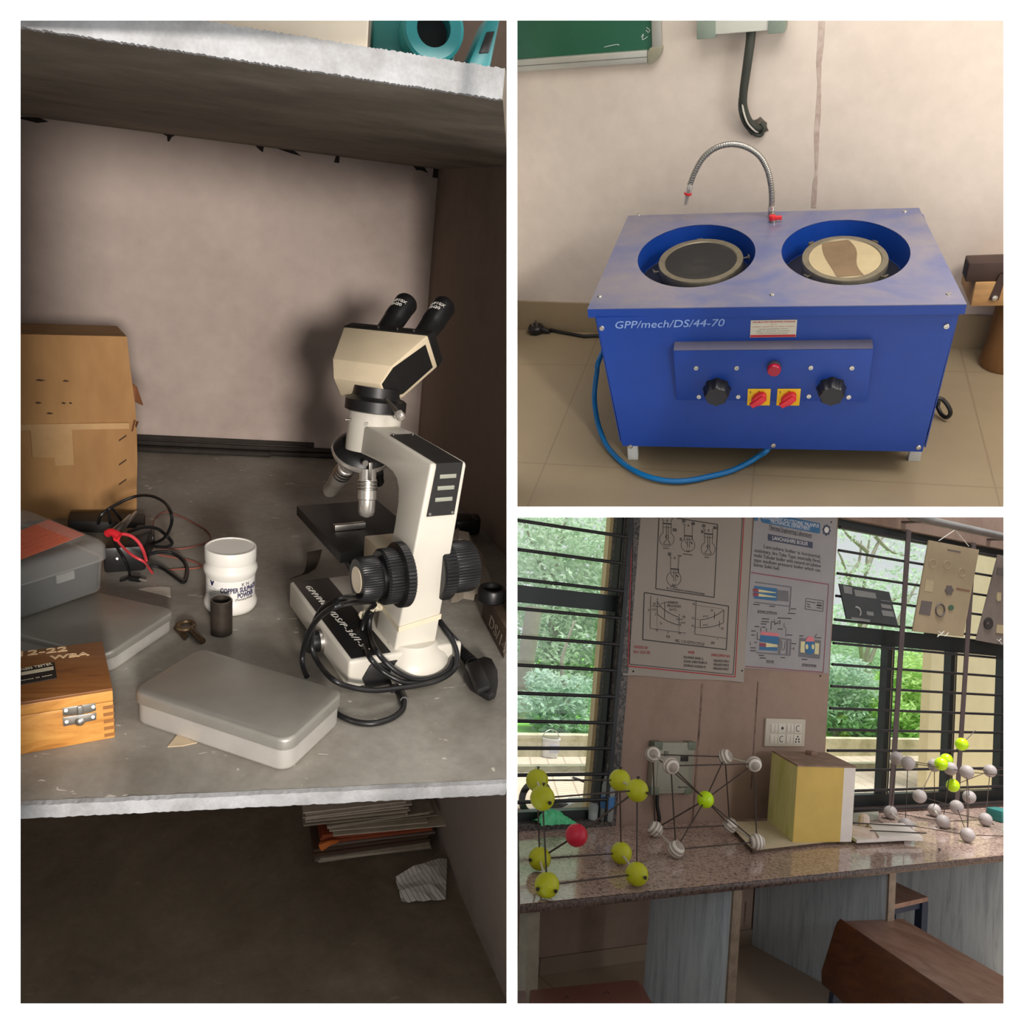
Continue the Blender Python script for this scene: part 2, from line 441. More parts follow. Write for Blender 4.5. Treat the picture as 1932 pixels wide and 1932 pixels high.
# --- room 3: laboratory wall with two windows
w3 = plaster('grubby_lab_plaster', (150, 127, 114), (116, 95, 82), scale=3.2, lo=0.5, hi=0.82, speck=1.0)
WT = 0.075
LX0, LX1, RX0, RX1, HZ = -0.80, -0.232, 0.486, 1.62, 0.846
g = G()
g.box((-0.86, 0, -0.34), (LX1, WT, 0.0)); g.box((-0.86, 0, HZ), (LX1, WT, 1.05)); g.box((-0.86, 0, 0.0), (LX0, WT, HZ))
g.box((LX1, 0, -0.34), (RX0, WT, 1.05))
g.box((RX0, 0, -0.34), (RX1 + 0.3, WT, 0.0)); g.box((RX0, 0, HZ), (RX1 + 0.3, WT, 1.05)); g.box((RX1, 0, 0.0), (RX1 + 0.3, WT, HZ))
o3 = struct(g.build('wall_window', w3, bay=3, clip=CL_3, smooth=False))
seam = mat('filled_groove', (138, 112, 98), 0.9, var=0.3, nscale=40)
for (u0, v0, u1, v1, w) in ((1325, 1290, 1321, 1548, 0.006), (1407, 1700, 1409, 1748, 0.006), (1430, 1285, 1427, 1490, 0.004)):
    a, c = ony(3, u0, v0), ony(3, u1, v1)
    G().box((a.x - w / 2, -0.0008, min(c.z, a.z)), (a.x + w / 2, -0.0001, max(a.z, c.z))).build('groove_line', seam, o3, smooth=False)
fl3 = tiles('lab_floor_tile', (176, 156, 134), (166, 146, 124), (112, 96, 80), 0.33, 0.33, (0.085, 0.0, 0), 0.0, 0.3)
struct(G().box((-0.86, -1.25, -0.34), (1.9, 0, -0.32)).build('floor', fl3, bay=3, clip=CL_3, smooth=False))
sk3 = tiles('lab_skirting', (142, 124, 106), (132, 114, 98), (84, 72, 60), 0.33, 1.0, (0.085, 0.3, 0), 0.0, 0.4)
struct(G().box((-0.86, -0.005, -0.32), (1.9, 0.0, -0.283)).build('baseboard_window', sk3, bay=3, clip=CL_3, smooth=False))
struct(G().box((1.88, -1.25, -0.34), (1.92, 0.0, 1.05)).build('wall_right', w3, bay=3, clip=CL_3, smooth=False))
struct(G().box((-0.86, -1.25, 1.0), (1.9, 0.0, 1.05)).build('ceiling', w3, bay=3, clip=CL_3, smooth=False))

# ================================================================== room 1: microscope
blk = mat('black_plastic', (26, 25, 25), 0.42, var=0.1)
blkm = mat('black_crackle_metal', (30, 29, 28), 0.5, var=0.12, bump=0.1, nscale=60)
rub = mat('black_rubber_flex', (22, 22, 23), 0.38, var=0.05)
encr = mat('aged_cream_enamel', (212, 196, 166), 0.45, var=0.05, nscale=14)
enwh = mat('off_white_enamel', (208, 203, 190), 0.4, var=0.03, nscale=12)
chrome = mat('chrome', (226, 220, 210), 0.25, 0.75, var=0.02)
steel = mat('steel', (186, 182, 174), 0.35, 1.0, var=0.05)
cream_cap = mat('cream_plastic', (232, 218, 190), 0.4, var=0.01)
chalk = mat('white_ink', (222, 218, 208), 0.8, var=0.01)

MB0 = Vector((-0.25, 0.222, 0.0)); MYAW = math.radians(18)
E1 = Vector((math.cos(MYAW), math.sin(MYAW), 0)); E2 = Vector((-math.sin(MYAW), math.cos(MYAW), 0))
def mloc(p): d = p - MB0; return Vector((d.dot(E1), d.dot(E2), d.z))
def c3(x, y): return 500 + x / 3.865, 900 + y / 3.865
def mpl(uv, k, val):
    """photo pixel onto a plane of the microscope's own frame (k = 0 across, 1 forward, 2 up)"""
    n = (E1, E2, Vector((0, 0, 1)))[k]
    return mloc(at(1, uv[0], uv[1], n, n.dot(MB0) + val))
MS = thing('microscope', 'white and black binocular microscope standing on the stone shelf', 'microscope', 1, MB0, MYAW, local=True)
ul = lambda w: 0.078 + 0.123 * (w - 0.057)
ur = lambda w: 0.149 + 0.085 * (w - 0.057)
base = G().box((0, 0.0, 0.009), (0.192, 0.303, 0.057)).build('base', enwh, MS, bev=0.005, seg=3)
g = G()
for x, y in ((0.02, 0.02), (0.172, 0.02), (0.02, 0.283), (0.172, 0.283)): 
    G().cyl((x, y, 0), (x, y, 0.011), 0.013, n=18).build('foot', rub, MS)
pan = G().box((0.006, 0.006, 0.0565), (0.070, 0.298, 0.0582)).build('label_panel', blk, MS, bev=0.0005, label='black top panel with white handwriting')
g = G(); write(g, 'GPP/Mech/DS/P-36/I-56', 0.0150, frame3((0.018, 0.272, 0.0585), (0.058, -1, 0), (1, 0, 0)), shear=0.2, spacing=1.25, width=0.25)
g.build('handwriting', chalk, pan)
# stand: pillar and arm in one casting
prof = [(0.011, 0.055), (0.011, 0.352), (0.014, 0.357), (0.205, 0.353), (0.272, 0.347), (0.282, 0.340), (0.286, 0.302), (0.270, 0.299), (0.213, 0.305), (0.165, 0.309), (0.135, 0.308), (0.115, 0.302), (0.102, 0.290), (0.095, 0.270), (0.092, 0.238), (0.088, 0.055)]
rings = []
st = G().loft([[(ul(w), v, w) for v, w in prof], [(ur(w), v, w) for v, w in prof]]).build('stand', enwh, MS, bev=0.0035, seg=3, ang=30)
g = G(); n = 24
rings = []
for r, w in ((0.052, 0.006), (0.056, 0.018), (0.055, 0.03), (0.049, 0.044), (0.040, 0.053), (0.034, 0.062)):
    rings.append([(0.118 + 1.12 * r * math.cos(a), 0.030 + r * math.sin(a) * 1.05, w) for a in (2 * PI * j / n for j in range(n))])
G().loft(rings).build('pillar_foot', enwh, st)
# black ventilation cover over the arm and down the back
g = G()
for (w0, w1) in ((0.276, 0.3585),):
    g.loft([[(ul(w) + 0.009, 0.0102, w), (ur(w) - 0.008, 0.0102, w), (ur(w) - 0.008, 0.0085, w), (ul(w) + 0.009, 0.0085, w)] for w in (w0, w1)])
g.loft([[(ul(0.357) + 0.009, v, w + 0.0), (ur(0.357) - 0.008, v, w), (ur(0.357) - 0.008, v, w + 0.0018), (ul(0.357) + 0.009, v, w + 0.0018)] for v, w in ((0.009, 0.3568), (0.10, 0.3556), (0.185, 0.3538))])
vc = g.build('vent_cover', blkm, MS, smooth=False)
slot = mat('vent_slot_grey', (150, 152, 138), 0.5)
for w in (0.338, 0.320, 0.302):
    a, c = ul(w) + 0.017, ur(w) - 0.016
    G().box((a, 0.0074, w - 0.0032), (c, 0.0088, w + 0.0032)).build('vent_slot', slot, vc, bev=0.0006)
for v, w in ((0.0075, 0.280),):
    for u in (ul(w) + 0.013, ur(w) - 0.012): G().cyl((u, v, w), (u, v + 0.002, w), 0.0022, n=10).build('screw', steel, vc)
for u in (ul(0.357) + 0.013, ur(0.357) - 0.012): G().cyl((u, 0.182, 0.355), (u, 0.182, 0.3575), 0.0022, n=10).build('screw', steel, vc)
# stage
sg = G().box((0.043, 0.172, 0.141), (0.204, 0.412, 0.160)).build('stage', blkm, MS, bev=0.0018)
p0 = mpl((632, 1003), 2, 0.161); p1 = mpl((690, 997), 2, 0.161)
d = (p1 - p0).normalized(); nn = Vector((-d.y, d.x, 0))
g = G().prism([p0, p1, p1 + nn * 0.010, p0 + nn * 0.010], (0, 0, 0.011)); g.build('slide_holder', steel, sg, bev=0.0008)
G().prism([(0.060, 0.150, 0.118), (0.140, 0.150, 0.118), (0.140, 0.230, 0.136), (0.060, 0.230, 0.136)], (0, 0, 0.016)).build('stage_underplate', blkm, sg, bev=0.002)
G().box((0.080, 0.086, 0.135), (0.152, 0.165, 0.190)).build('stage_bracket', encr, MS, bev=0.003)
# focusing knobs
def ribbed(g, u0, u1, r, v, w, n=110, k=0.03):
    rings = []
    for u, s_ in ((u0, 0.93), (u0 + (u1 - u0) * 0.12, 1), (u1 - (u1 - u0) * 0.12, 1), (u1, 0.95)):
        rings.append([(u, v + s_ * r * (1 - (k if j % 2 else 0)) * math.cos(2 * PI * j / n), w + s_ * r * (1 - (k if j % 2 else 0)) * math.sin(2 * PI * j / n)) for j in range(n)])
    return g.loft(rings)
AV, AW = 0.022, 0.180
kn = ribbed(ribbed(G(), 0.075, 0.091, 0.0505, AV, AW), 0.050, 0.076, 0.043, AV, AW).build('coarse_focus_knob', rub, MS)
G().cyl((0.044, AV, AW), (0.052, AV, AW), 0.030, n=30).build('knob_neck', rub, kn)
kf = ribbed(G(), 0.014, 0.046, 0.0335, AV, AW).build('fine_focus_knob', rub, MS)
G().cyl((0.0132, AV, AW), (0.016, AV, AW), 0.0200, n=30).build('knob_cap', cream_cap, kf, label='cream disc on the end of the knob')
kn = ribbed(ribbed(G(), 0.148, 0.172, 0.0505, AV + 0.02, AW - 0.008), 0.170, 0.215, 0.042, AV + 0.02, AW - 0.008).build('coarse_focus_knob', rub, MS)
# neck, ring, lever
nk = G().lathe([(0.046, 0), (0.0465, 0.003), (0.0465, 0.070), (0.045, 0.072)], (0.1405, 0.301, 0.294), 36, (0.10, 0.12, 1)).build('neck', enwh, MS)
G().cyl((0.145, 0.2575, 0.338), (0.145, 0.262, 0.338), 0.003, n=10).build('screw', steel, nk)
G().cyl((0.115, 0.268, 0.352), (0.117, 0.272, 0.352), 0.003, n=10).build('screw', steel, nk)
G().cyl((0.088, 0.300, 0.352), (0.1, 0.300, 0.352), 0.0018, n=10).build('pin', steel, nk)
rg = G().lathe([(0.046, 0), (0.0535, 0.003), (0.0535, 0.021), (0.048, 0.025), (0.044, 0.025), (0.041, 0.028), (0.041, 0.045)], (0.147, 0.311, 0.362), 36, (0.08, 0.1, 1)).build('mounting_ring', blk, MS)
g = G().cyl((0.149, 0.268, 0.394), (0.158, 0.236, 0.378), 0.0038, 0.0045).build('clamp_lever', steel, MS)
G().lathe([(0.005, 0), (0.0085, 0.004), (0.0085, 0.012), (0.006, 0.017), (0.001, 0.019)], (0.157, 0.239, 0.379), 18, (0.009, -0.030, -0.016)).build('lever_tip', chrome, g)
# nosepiece and objectives
NA = Vector((0.03, 0.40, -0.91)).normalized(); NC = Vector((0.137, 0.338, 0.283))
tu = G().lathe([(0.034, -0.018), (0.047, -0.010), (0.052, -0.002)], NC, 40, NA).build('nosepiece', blk, MS)
G().lathe([(0.050, 0), (0.0535, 0.002), (0.0545, 0.007), (0.052, 0.012)], NC + NA * -0.003, 40, NA).build('chrome_rim', chrome, tu)
G().lathe([(0.050, 0), (0.046, 0.007), (0.025, 0.011)], NC + NA * 0.008, 40, NA).build('turret_dome', blk, tu)
def objective(p0, p1, m, tip, r=0.0165, nm='objective'):
    p0 = Vector(p0); p1 = Vector(p1); L = (p1 - p0).length; ax = p1 - p0
    o = G().lathe([(r * 0.9, 0), (r * 0.9, L * 0.2), (r, L * 0.21), (r, L * 0.62), (r * 0.9, L * 0.64), (r * 0.88, L * 0.90), (r * 0.70, L * 0.97), (r * 0.42, L * 0.975), (r * 0.38, L)], p0, 28, ax).build(nm, m, MS)
    for k in (0.24, 0.31, 0.38):
        G().lathe([(r * 1.0, 0), (r * 1.07, L * 0.012), (r * 1.07, L * 0.045), (r, L * 0.055)], p0 + ax * k, 36, ax).build('knurled_ring', tip, o)
objective((0.132, 0.372, 0.257), (0.124, 0.470, 0.160), chrome, steel, 0.0165)
objective((0.134, 0.297, 0.262), (0.1285, 0.278, 0.178), chrome, steel, 0.0170)
objective((0.165, 0.345, 0.262), (0.190, 0.375, 0.205), blk, blk, 0.0125)
G().cyl((0.118, 0.270, 0.281), (0.118, 0.2745, 0.281), 0.0055, n=18).build('clip_ring', steel, MS)
G().box((0.1235, 0.266, 0.250), (0.1295, 0.2685, 0.283)).build('clip', steel, MS, bev=0.0005)
# binocular head: its own slanted frame
B3 = Matrix(ROT[1]).transposed()
def camdir(x, y, z):
    q = B3 @ Vector((x, y, z)); return Vector((q.dot(E1), q.dot(E2), q.z))
hc = camdir(0.898, 0.165, -0.367).normalized(); ha = camdir(0.385, -0.735, 0.559); ha = (ha - hc * ha.dot(hc)).normalized(); hd = hc.cross(ha) * -1
TOPW, TAP, HH, DEP = 0.176, 0.027, 0.089, 0.071
# hangs so that its underside sits over the mounting ring
bc = Vector((0.150, 0.314, 0.405))
TL0 = bc - hc * (TOPW / 2) + ha * (HH + 0.024) - hd * 0.040
wz = (BM[1].inverted() @ Vector((0, 0, 1.5)))
pw = MB0 + E1 * TL0.x + E2 * TL0.y + Vector((0, 0, TL0.z))
n_ = (pw - EYEB[1]).normalized()
TLp = mloc(at(1, 648.5, 616, n_, n_.dot(pw)))
def H(c, a, d_): return TLp + hc * c + ha * a + hd * d_
g = G()
r0 = [H(0, 0, 0), H(TOPW, 0, 0), H(TOPW, 0, DEP), H(0, 0, DEP)]
r1 = [H(TAP, -HH, 0), H(TOPW - TAP, -HH, 0), H(TOPW - TAP, -HH, DEP), H(TAP, -HH, DEP)]
r2 = [H(TAP + 0.013, -HH - 0.031, 0.016), H(TOPW - TAP - 0.013, -HH - 0.031, 0.016), H(TOPW - TAP - 0.013, -HH - 0.031, DEP - 0.014), H(TAP + 0.013, -HH - 0.031, DEP - 0.014)]
hd_o = g.loft([r2, r1, r0]).build('binocular_head', encr, MS, bev=0.003, seg=2, ang=25)
G().loft([[H(-0.001, 0, -0.001), H(TOPW + 0.001, 0, -0.001), H(TOPW + 0.001, 0, DEP + 0.001), H(-0.001, 0, DEP + 0.001)], [H(0.006, 0.019, 0.004), H(TOPW + 0.002, 0.019, 0.004), H(TOPW + 0.002, 0.019, DEP - 0.002), H(0.006, 0.019, DEP - 0.002)]]).build('eyepiece_plate', blk, MS, bev=0.0015)
for side in (0, 1):
    def S(k, a, d_):
        c = TAP * (-a / HH) if a > -HH else TAP + 0.013 * (-(a + HH)) / 0.031
        off = 0.0012
        return H(TOPW - c + off if side else c - off, a, d_)
    dv = hc * (-0.0016 if side else 0.0016)
    g = G().prism([S(0, -0.012, 0.012), S(0, -0.012, DEP - 0.008), S(0, -HH + 0.001, DEP - 0.008), S(0, -HH + 0.001, 0.004)], dv)
    g.prism([S(0, -HH + 0.001, 0.004), S(0, -HH + 0.001, DEP - 0.008), S(0, -HH - 0.028, DEP - 0.020), S(0, -HH - 0.028, 0.018)], dv)
    g.build('side_panel', blk, hd_o, smooth=False, label='black side panel of the head')
for cx in (0.056, 0.138):
    o_ = H(cx, 0.018, 0.036)
    ep = G().lathe([(0.0225, 0), (0.0225, 0.012), (0.0190, 0.018), (0.0205, 0.050), (0.0205, 0.056), (0.0218, 0.060), (0.0218, 0.098), (0.0224, 0.102), (0.0224, 0.110), (0.0195, 0.116), (0.014, 0.117)], o_, 32, ha).build('eyepiece', rub, MS)
    g = G()
    for k, (sx_, hh_) in enumerate((('WF10X', 0.087), ('FN20', 0.076))):
        vs, fs = text_mesh(sx_, 0.0105, align='CENTER')
        rr = 0.0220
        vv = []
        for p in vs:
            t = p.x / rr; vv.append(o_ + ha * (hh_ + p.y) + hc * (rr * math.sin(t)) - hd * (rr * math.cos(t) + p.z))
        g.add(vv, fs)
    g.build('lettering', chalk, ep)
    G().lathe([(0.0145, 0), (0.012, 0.0008)], o_ + ha * 0.1165, 24, ha).build('eye_lens', mat('eye_lens_glass', (30, 34, 40), 0.05), ep)
for c_, d_ in ((0.068, 0.0), (0.108, 0.0), (0.142, 0.0)):
    G().cyl(H(c_, 0.010, 0.0012), H(c_, 0.010, -0.001), 0.0022, n=10).build('screw', steel, hd_o)
# lamp dimmer knob, power socket and tape
lk = ribbed(G(), -0.024, -0.004, 0.018, 0.128, 0.028, 40).build('dimmer_knob', rub, MS)
G().cyl((-0.006, 0.128, 0.028), (0.001, 0.128, 0.028), 0.021, n=24).build('knob_collar', steel, lk)
G().prism([(0.022, -0.003, 0.024), (0.034, -0.003, 0.046), (0.080, -0.003, 0.046), (0.092, -0.003, 0.024), (0.080, -0.003, 0.006), (0.030, -0.003, 0.006)], (0, 0.006, 0)).build('power_socket', blk, MS, bev=0.001)
tape = mat('yellowed_tape', (214, 204, 178), 0.6, var=0.03)
g = G()
rings = []
for k, (u, v, w) in enumerate([(ul(0.100) - 0.0012, 0.088, 0.094), (ul(0.097) - 0.0012, 0.0098, 0.088), (ur(0.100) + 0.001, 0.0098, 0.100)]):
    rings.append([(u, v - (0.0008 if k else 0), w), (u, v - (0.0008 if k else 0), w + 0.009), (u + 0.001, v + 0.001, w + 0.009), (u + 0.001, v + 0.001, w)])
g.loft(rings)
for k in range(4):
    a = Vector((ul(0.1) - 0.001, 0.080, 0.096)); g.tube([a, a + Vector((-0.012 - 0.004 * k, -0.006 + 0.01 * k, 0.012 - 0.009 * k)), a + Vector((-0.022, -0.012 + 0.012 * k, 0.004 - 0.010 * k))], 0.0035, 6, 3)
g.build('tape', tape, MS)

# power cord of the microscope, wound round its foot
PC = thing('power_cord', 'black power cord wound in loops around the foot of the microscope', 'cord', 1, MB0, MYAW, local=True)
def mp(x, y, k, val): return mpl(c3(x, y), k, val)
g = G()
g.tube([mp(800, 885, 0, 0.06), mp(700, 868, 0, 0.03), mp(560, 885, 0, -0.03), mp(430, 950, 0, -0.046), mp(365, 1050, 0, -0.046), mp(342, 1150, 0, -0.044), mp(345, 1260, 0, -0.042), mp(400, 1370, 0, -0.038), mp(500, 1480, 1, -0.034), mp(640, 1535, 1, -0.038), mp(800, 1556, 1, -0.042), mp(960, 1540, 1, -0.042), mp(1150, 1512, 1, -0.042), mp(1290, 1470, 1, -0.042), mp(1380, 1400, 1, -0.030), mp(1400, 1300, 1, -0.016), mp(1370, 1200, 1, 0.0), mp(1310, 1110, 1, 0.02), mp(1260, 1040, 1, 0.04)], 0.0042, 10)
g.tube([mp(800, 905, 0, 0.066), mp(680, 915, 0, 0.03), mp(560, 930, 0, -0.04), mp(440, 985, 0, -0.056), mp(350, 1080, 0, -0.056), mp(300, 1190, 0, -0.056), mp(275, 1290, 0, -0.056), mp(275, 1370, 0, -0.058), mp(305, 1455, 0, -0.060)], 0.0042, 10)
g.tube([mp(800, 930, 0, 0.062), mp(745, 1000, 0, 0.060), mp(712, 1100, 0, 0.056), mp(716, 1190, 0, 0.050), mp(760, 1310, 1, -0.012), mp(850, 1410, 1, -0.020), mp(950, 1470, 1, -0.032), mp(1040, 1500, 1, -0.036), mp(1200, 1500, 1, -0.036)], 0.0042, 10)
g.tube([mp(790, 960, 0, 0.070), mp(762, 1050, 0, 0.066), mp(770, 1160, 0, 0.060), mp(810, 1260, 1, -0.012), mp(880, 1350, 1, -0.024), mp(980, 1430, 1, -0.034), mp(1100, 1475, 1, -0.034), mp(1220, 1465, 1, -0.034), mp(1330, 1410, 1, -0.028), mp(1375, 1320, 1, -0.010)], 0.0042, 10)
g.tube([mp(1255, 1020, 1, 0.05), mp(1330, 1120, 1, 0.03), mp(1400, 1200, 1, 0.01), mp(1440, 1250, 2, 0.022)], 0.0042, 10)
g.build('cable', rub, PC)
g = G().tube([mp(940, 1545, 1, -0.010), mp(985, 1580, 1, -0.022), mp(1015, 1630, 2, 0.008)], lambda t: 0.011 - 0.005 * t, 12)
g.tube([mp(1015, 1630, 2, 0.008), mp(1000, 1700, 2, 0.0048), mp(920, 1760, 2, 0.0046), mp(800, 1795, 2, 0.0046), mp(680, 1790, 2, 0.0046), mp(570, 1752, 2, 0.0046), mp(500, 1708, 2, 0.0046)], 0.0044, 10)
g.build('socket_end', rub, PC)
pl = G()
a = mp(1425, 1262, 2, 0.020); c = mp(1520, 1370, 2, 0.018)
for k in range(6):
    pl.cyl(a + (c - a) * (k / 6), a + (c - a) * (k / 6 + 0.10), 0.0085 + 0.0006 * k, n=14)
pl.cyl(a, c, 0.0062, n=12)
pl.build('strain_relief', rub, PC)
q0, q1, q2, q3 = mp(1455, 1400, 2, 0.020), mp(1560, 1375, 2, 0.020), mp(1645, 1560, 2, 0.020), mp(1545, 1600, 2, 0.020)
pb = G().prism([q0, q1, q2, q3], (0, 0, 0.012)).build('plug', blk, PC, bev=0.004)
g = G()
ctr = mp(1570, 1510, 2, 0.0); ring = []
for x, y in ((1440, 1470), (1500, 1390), (1590, 1355), (1650, 1370), (1690, 1450), (1695, 1540), (1680, 1620), (1630, 1645), (1570, 1610), (1490, 1560)): ring.append(mp(x, y, 2, 0.006))
g.prism(ring, (0, 0, 0.014)); g.build('plug_flange', blk, pb, bev=0.004)
for k in range(3):
    G().cyl(ctr + Vector((0.012 * (k - 1), -0.006 + 0.01 * (k == 1), 0.0)), ctr + Vector((0.012 * (k - 1), -0.006 + 0.01 * (k == 1), 0.008)), 0.0024, n=10).build('pin', steel, pb)

# ================================================================== room 1: things on the shelves
def d5(x, y): return 30 + x / 4.111, 1000 + y / 4.111
def d4(x, y): return 30 + x / 3.864, 600 + y / 3.864
def rect(c, yaw, L, W):
    a = Vector((math.cos(yaw), math.sin(yaw), 0)); n = Vector((-a.y, a.x, 0)); c = Vector(c)
    return [c - a * L / 2 - n * W / 2, c + a * L / 2 - n * W / 2, c + a * L / 2 + n * W / 2, c - a * L / 2 + n * W / 2]
def rrect(c, yaw, L, W, r, z, k=5):
    """rounded rectangle outline at height z"""
    a = Vector((math.cos(yaw), math.sin(yaw), 0)); n = Vector((-a.y, a.x, 0)); c = Vector((c[0], c[1], z)); out = []
    for sx, sy, a0 in ((1, -1, -90), (1, 1, 0), (-1, 1, 90), (-1, -1, 180)):
        for i in range(k + 1):
            t = math.radians(a0 + 90 * i / k)
            out.append(c + a * (sx * (L / 2 - r) + r * math.cos(t)) + n * (sy * (W / 2 - r) + r * math.sin(t)))
    return out
# --- cardboard carton
card = mat('corrugated_card', (176, 134, 84), 0.8, var=0.06, nscale=9, stretch=(1, 1, 0.35), col2=(150, 110, 66))
card_d = mat('torn_card', (140, 88, 52), 0.85, var=0.1)
tapem = mat('packing_tape', (190, 152, 104), 0.3, var=0.05)
CT = thing('cardboard_carton', 'brown cardboard carton with a torn corner against the back wall', 'box', 1, (-0.79, 1.13, 0))
f0 = onz(1, 258, 968); CYW = math.radians(19)
ca = Vector((math.cos(CYW), math.sin(CYW), 0)); cn = Vector((-ca.y, ca.x, 0))
CH = 0.392
def cp(x, y, z): return f0 - ca * x + cn * y + Vector((0, 0, z))
g = G(); rings = []
for z, bulge in ((0, 0), (0.06, 0.002), (0.12, 0.005), (0.19, 0.006), (0.202, 0.003), (0.212, 0.006), (0.25, 0.004), (0.33, -0.003), (CH, -0.007)):
    rings.append([cp(0.36, 0, z), cp(0.18, -abs(bulge) * 0.6, z), cp(-bulge, 0, z), cp(-bulge - 0.003 * (z < 0.3), 0.07, z), cp(-bulge, 0.14, z), cp(0.36, 0.14, z)])
box_o = g.loft(rings).build('body', card, CT, smooth=False)
g = G()
for i, z in enumerate((0.200, 0.206)): g.box((0, 0, 0), (0, 0, 0)) if False else None
g.loft([[cp(0.36, -0.0045, 0.199), cp(0.36, -0.0045, 0.212), cp(0.36, 0.0, 0.212), cp(0.36, 0.0, 0.199)], [cp(0.01, -0.0075, 0.196), cp(0.01, -0.0075, 0.209), cp(0.01, 0.0, 0.209), cp(0.01, 0.0, 0.196)]])
g.build('taped_seam', tapem, CT, smooth=False)
g = G().prism([cp(0.195, -0.0052, 0.20), cp(0.120, -0.0062, 0.20), cp(0.120, -0.0042, 0.120), cp(0.155, -0.0042, 0.120), cp(0.155, -0.0042, 0.138), cp(0.195, -0.0046, 0.140)], -cn * 0.0008)
g.build('packing_tape', tapem, CT, smooth=False)
G().prism([cp(-0.002, 0.012, 0.290), cp(-0.010, 0.016, 0.282), cp(-0.024, 0.03, 0.238), cp(-0.006, 0.012, 0.250)], Vector((0.001, 0.002, 0.001))).build('torn_flap', card_d, CT, smooth=False)
g = G().prism([cp(0.0, -0.006, 0.215), cp(-0.012, 0.02, 0.205), cp(-0.008, 0.03, 0.188), cp(0.006, -0.006, 0.19)], Vector((0.002, -0.002, 0)))
g.build('torn_flap', card_d, CT, smooth=False)
stap = mat('punched_mark', (70, 48, 30), 0.8)
for x, y, w in ((180, 455, 14), (365, 460, 10), (165, 620, 10), (350, 622, 7), (400, 622, 5), (248, 697, 10)):
    p = at(1, *d4(x, y), tuple(cn), cn.dot(f0) - 0.006)
    G().prism([p - ca * w * 0.0006, p - ca * w * 0.0002 + Vector((0, 0, 0.0022)), p + ca * w * 0.0006, p + Vector((0, 0, -0.0018))], cn * 0.003).build('staple_tear', stap, CT, smooth=False)
for y in (880, 1057, 1200, 1345):
    p = at(1, *d4(752, y + 20), tuple(cn), cn.dot(f0) - 0.0035); q = at(1, *d4(806, y - 18), tuple(cn), cn.dot(f0) - 0.0035)
    G().prism([p, q, q + Vector((0, 0, 0.003)), p + Vector((0, 0, 0.003))], cn * 0.002).build('cut_slot', stap, CT, smooth=False)

# --- two aluminium tins
alu = mat('worn_aluminium', (206, 203, 196), 0.40, 0.45, var=0.05, nscale=20, bump=0.05)
alut = mat('greyed_aluminium', (164, 161, 152), 0.42, 0.5, var=0.07, nscale=10)
def tin(label, c, yaw, L, W, h, lid):
    t = thing('metal_tin', label, 'tin', 1, (c[0], c[1], 0), group='silver tins on the shelf')
    rr = 0.018
    rg_ = []
    for (dz, ins) in ((0.0, 0.004), (0.002, 0.001), (0.006, 0.0), (h - lid, 0.0), (h - lid + 0.0001, -0.002)): rg_.append(rrect(c, yaw, L - 2 * ins, W - 2 * ins, rr, dz))
    G().loft(rg_).build('body', alu, t, ang=50)
    G().loft([rrect(c, yaw, L + 0.005, W + 0.005, rr, h - lid), rrect(c, yaw, L + 0.005, W + 0.005, rr, h - 0.005), rrect(c, yaw, L + 0.003, W + 0.003, rr, h - 0.0016), rrect(c, yaw, L - 0.003, W - 0.003, rr * 0.9, h)]).build('lid', alut, t, ang=50)
    return t
tin('flat silver tin with a closed lid at the front edge of the shelf', (-0.401, 0.156), math.radians(148), 0.245, 0.137, 0.051, 0.017)
tin('worn silver tin lying between the clear box and the wooden box', (-0.668, 0.415), math.radians(153.5), 0.235, 0.165, 0.037, 0.012)

# --- wooden instrument box
wd_m, nt, p = newmat('varnished_wood')
v = coords(nt, (1.2, 9, 9), rot=(0, 0, -math.radians(17.7)))
wv = noise(nt, v, 5, 6, 0.6, 1.2)
nt.links.new(ramp(nt, wv, [(0.35, lin((206, 150, 78))), (0.55, lin((188, 130, 62))), (0.7, lin((150, 96, 44)))]).outputs[0], p.inputs['Base Color'])
p.inputs['Roughness'].default_value = 0.35
wl_m, nt, p = newmat('dark_varnished_lid')
v = coords(nt, (1.2, 9, 9), rot=(0, 0, -math.radians(17.7)))
nt.links.new(ramp(nt, noise(nt, v, 5, 6, 0.6, 1.2), [(0.35, lin((134, 90, 50))), (0.55, lin((118, 74, 38))), (0.7, lin((88, 52, 26)))]).outputs[0], p.inputs['Base Color'])
p.inputs['Roughness'].default_value = 0.4
WB = thing('wooden_box', 'small varnished wooden box with a metal latch and painted writing', 'box', 1, (-0.62, 0.17, 0))
wr = onz(1, 217, 1392); WY = math.radians(17.0)
wa_ = Vector((math.cos(WY), math.sin(WY), 0)); wn_ = Vector((-wa_.y, wa_.x, 0))
def wp_(x, y, z): return wr - wa_ * x + wn_ * y + Vector((0, 0, z))
WH = 0.076
G().loft([[wp_(0.22, 0, z), wp_(0, 0, z), wp_(0, 0.135, z), wp_(0.22, 0.135, z)] for z in (0, WH - 0.020)]).build('body', wd_m, WB, bev=0.0015)
lid = G().loft([[wp_(0.22, 0, z), wp_(0, 0, z), wp_(0, 0.135, z), wp_(0.22, 0.135, z)] for z in (WH - 0.0192, WH - 0.004)]).build('lid', wd_m, WB, bev=0.0012)
G().loft([[wp_(0.22, 0, z), wp_(0, 0, z), wp_(0, 0.135, z), wp_(0.22, 0.135, z)] for z in (WH - 0.0042, WH)]).build('lid_top', wl_m, lid, bev=0.001, label='dark brown top of the lid')
def wface(x, y, d=0.0): return at(1, *d5(x, y), tuple(wn_), wn_.dot(wr) - d)
lt = G()
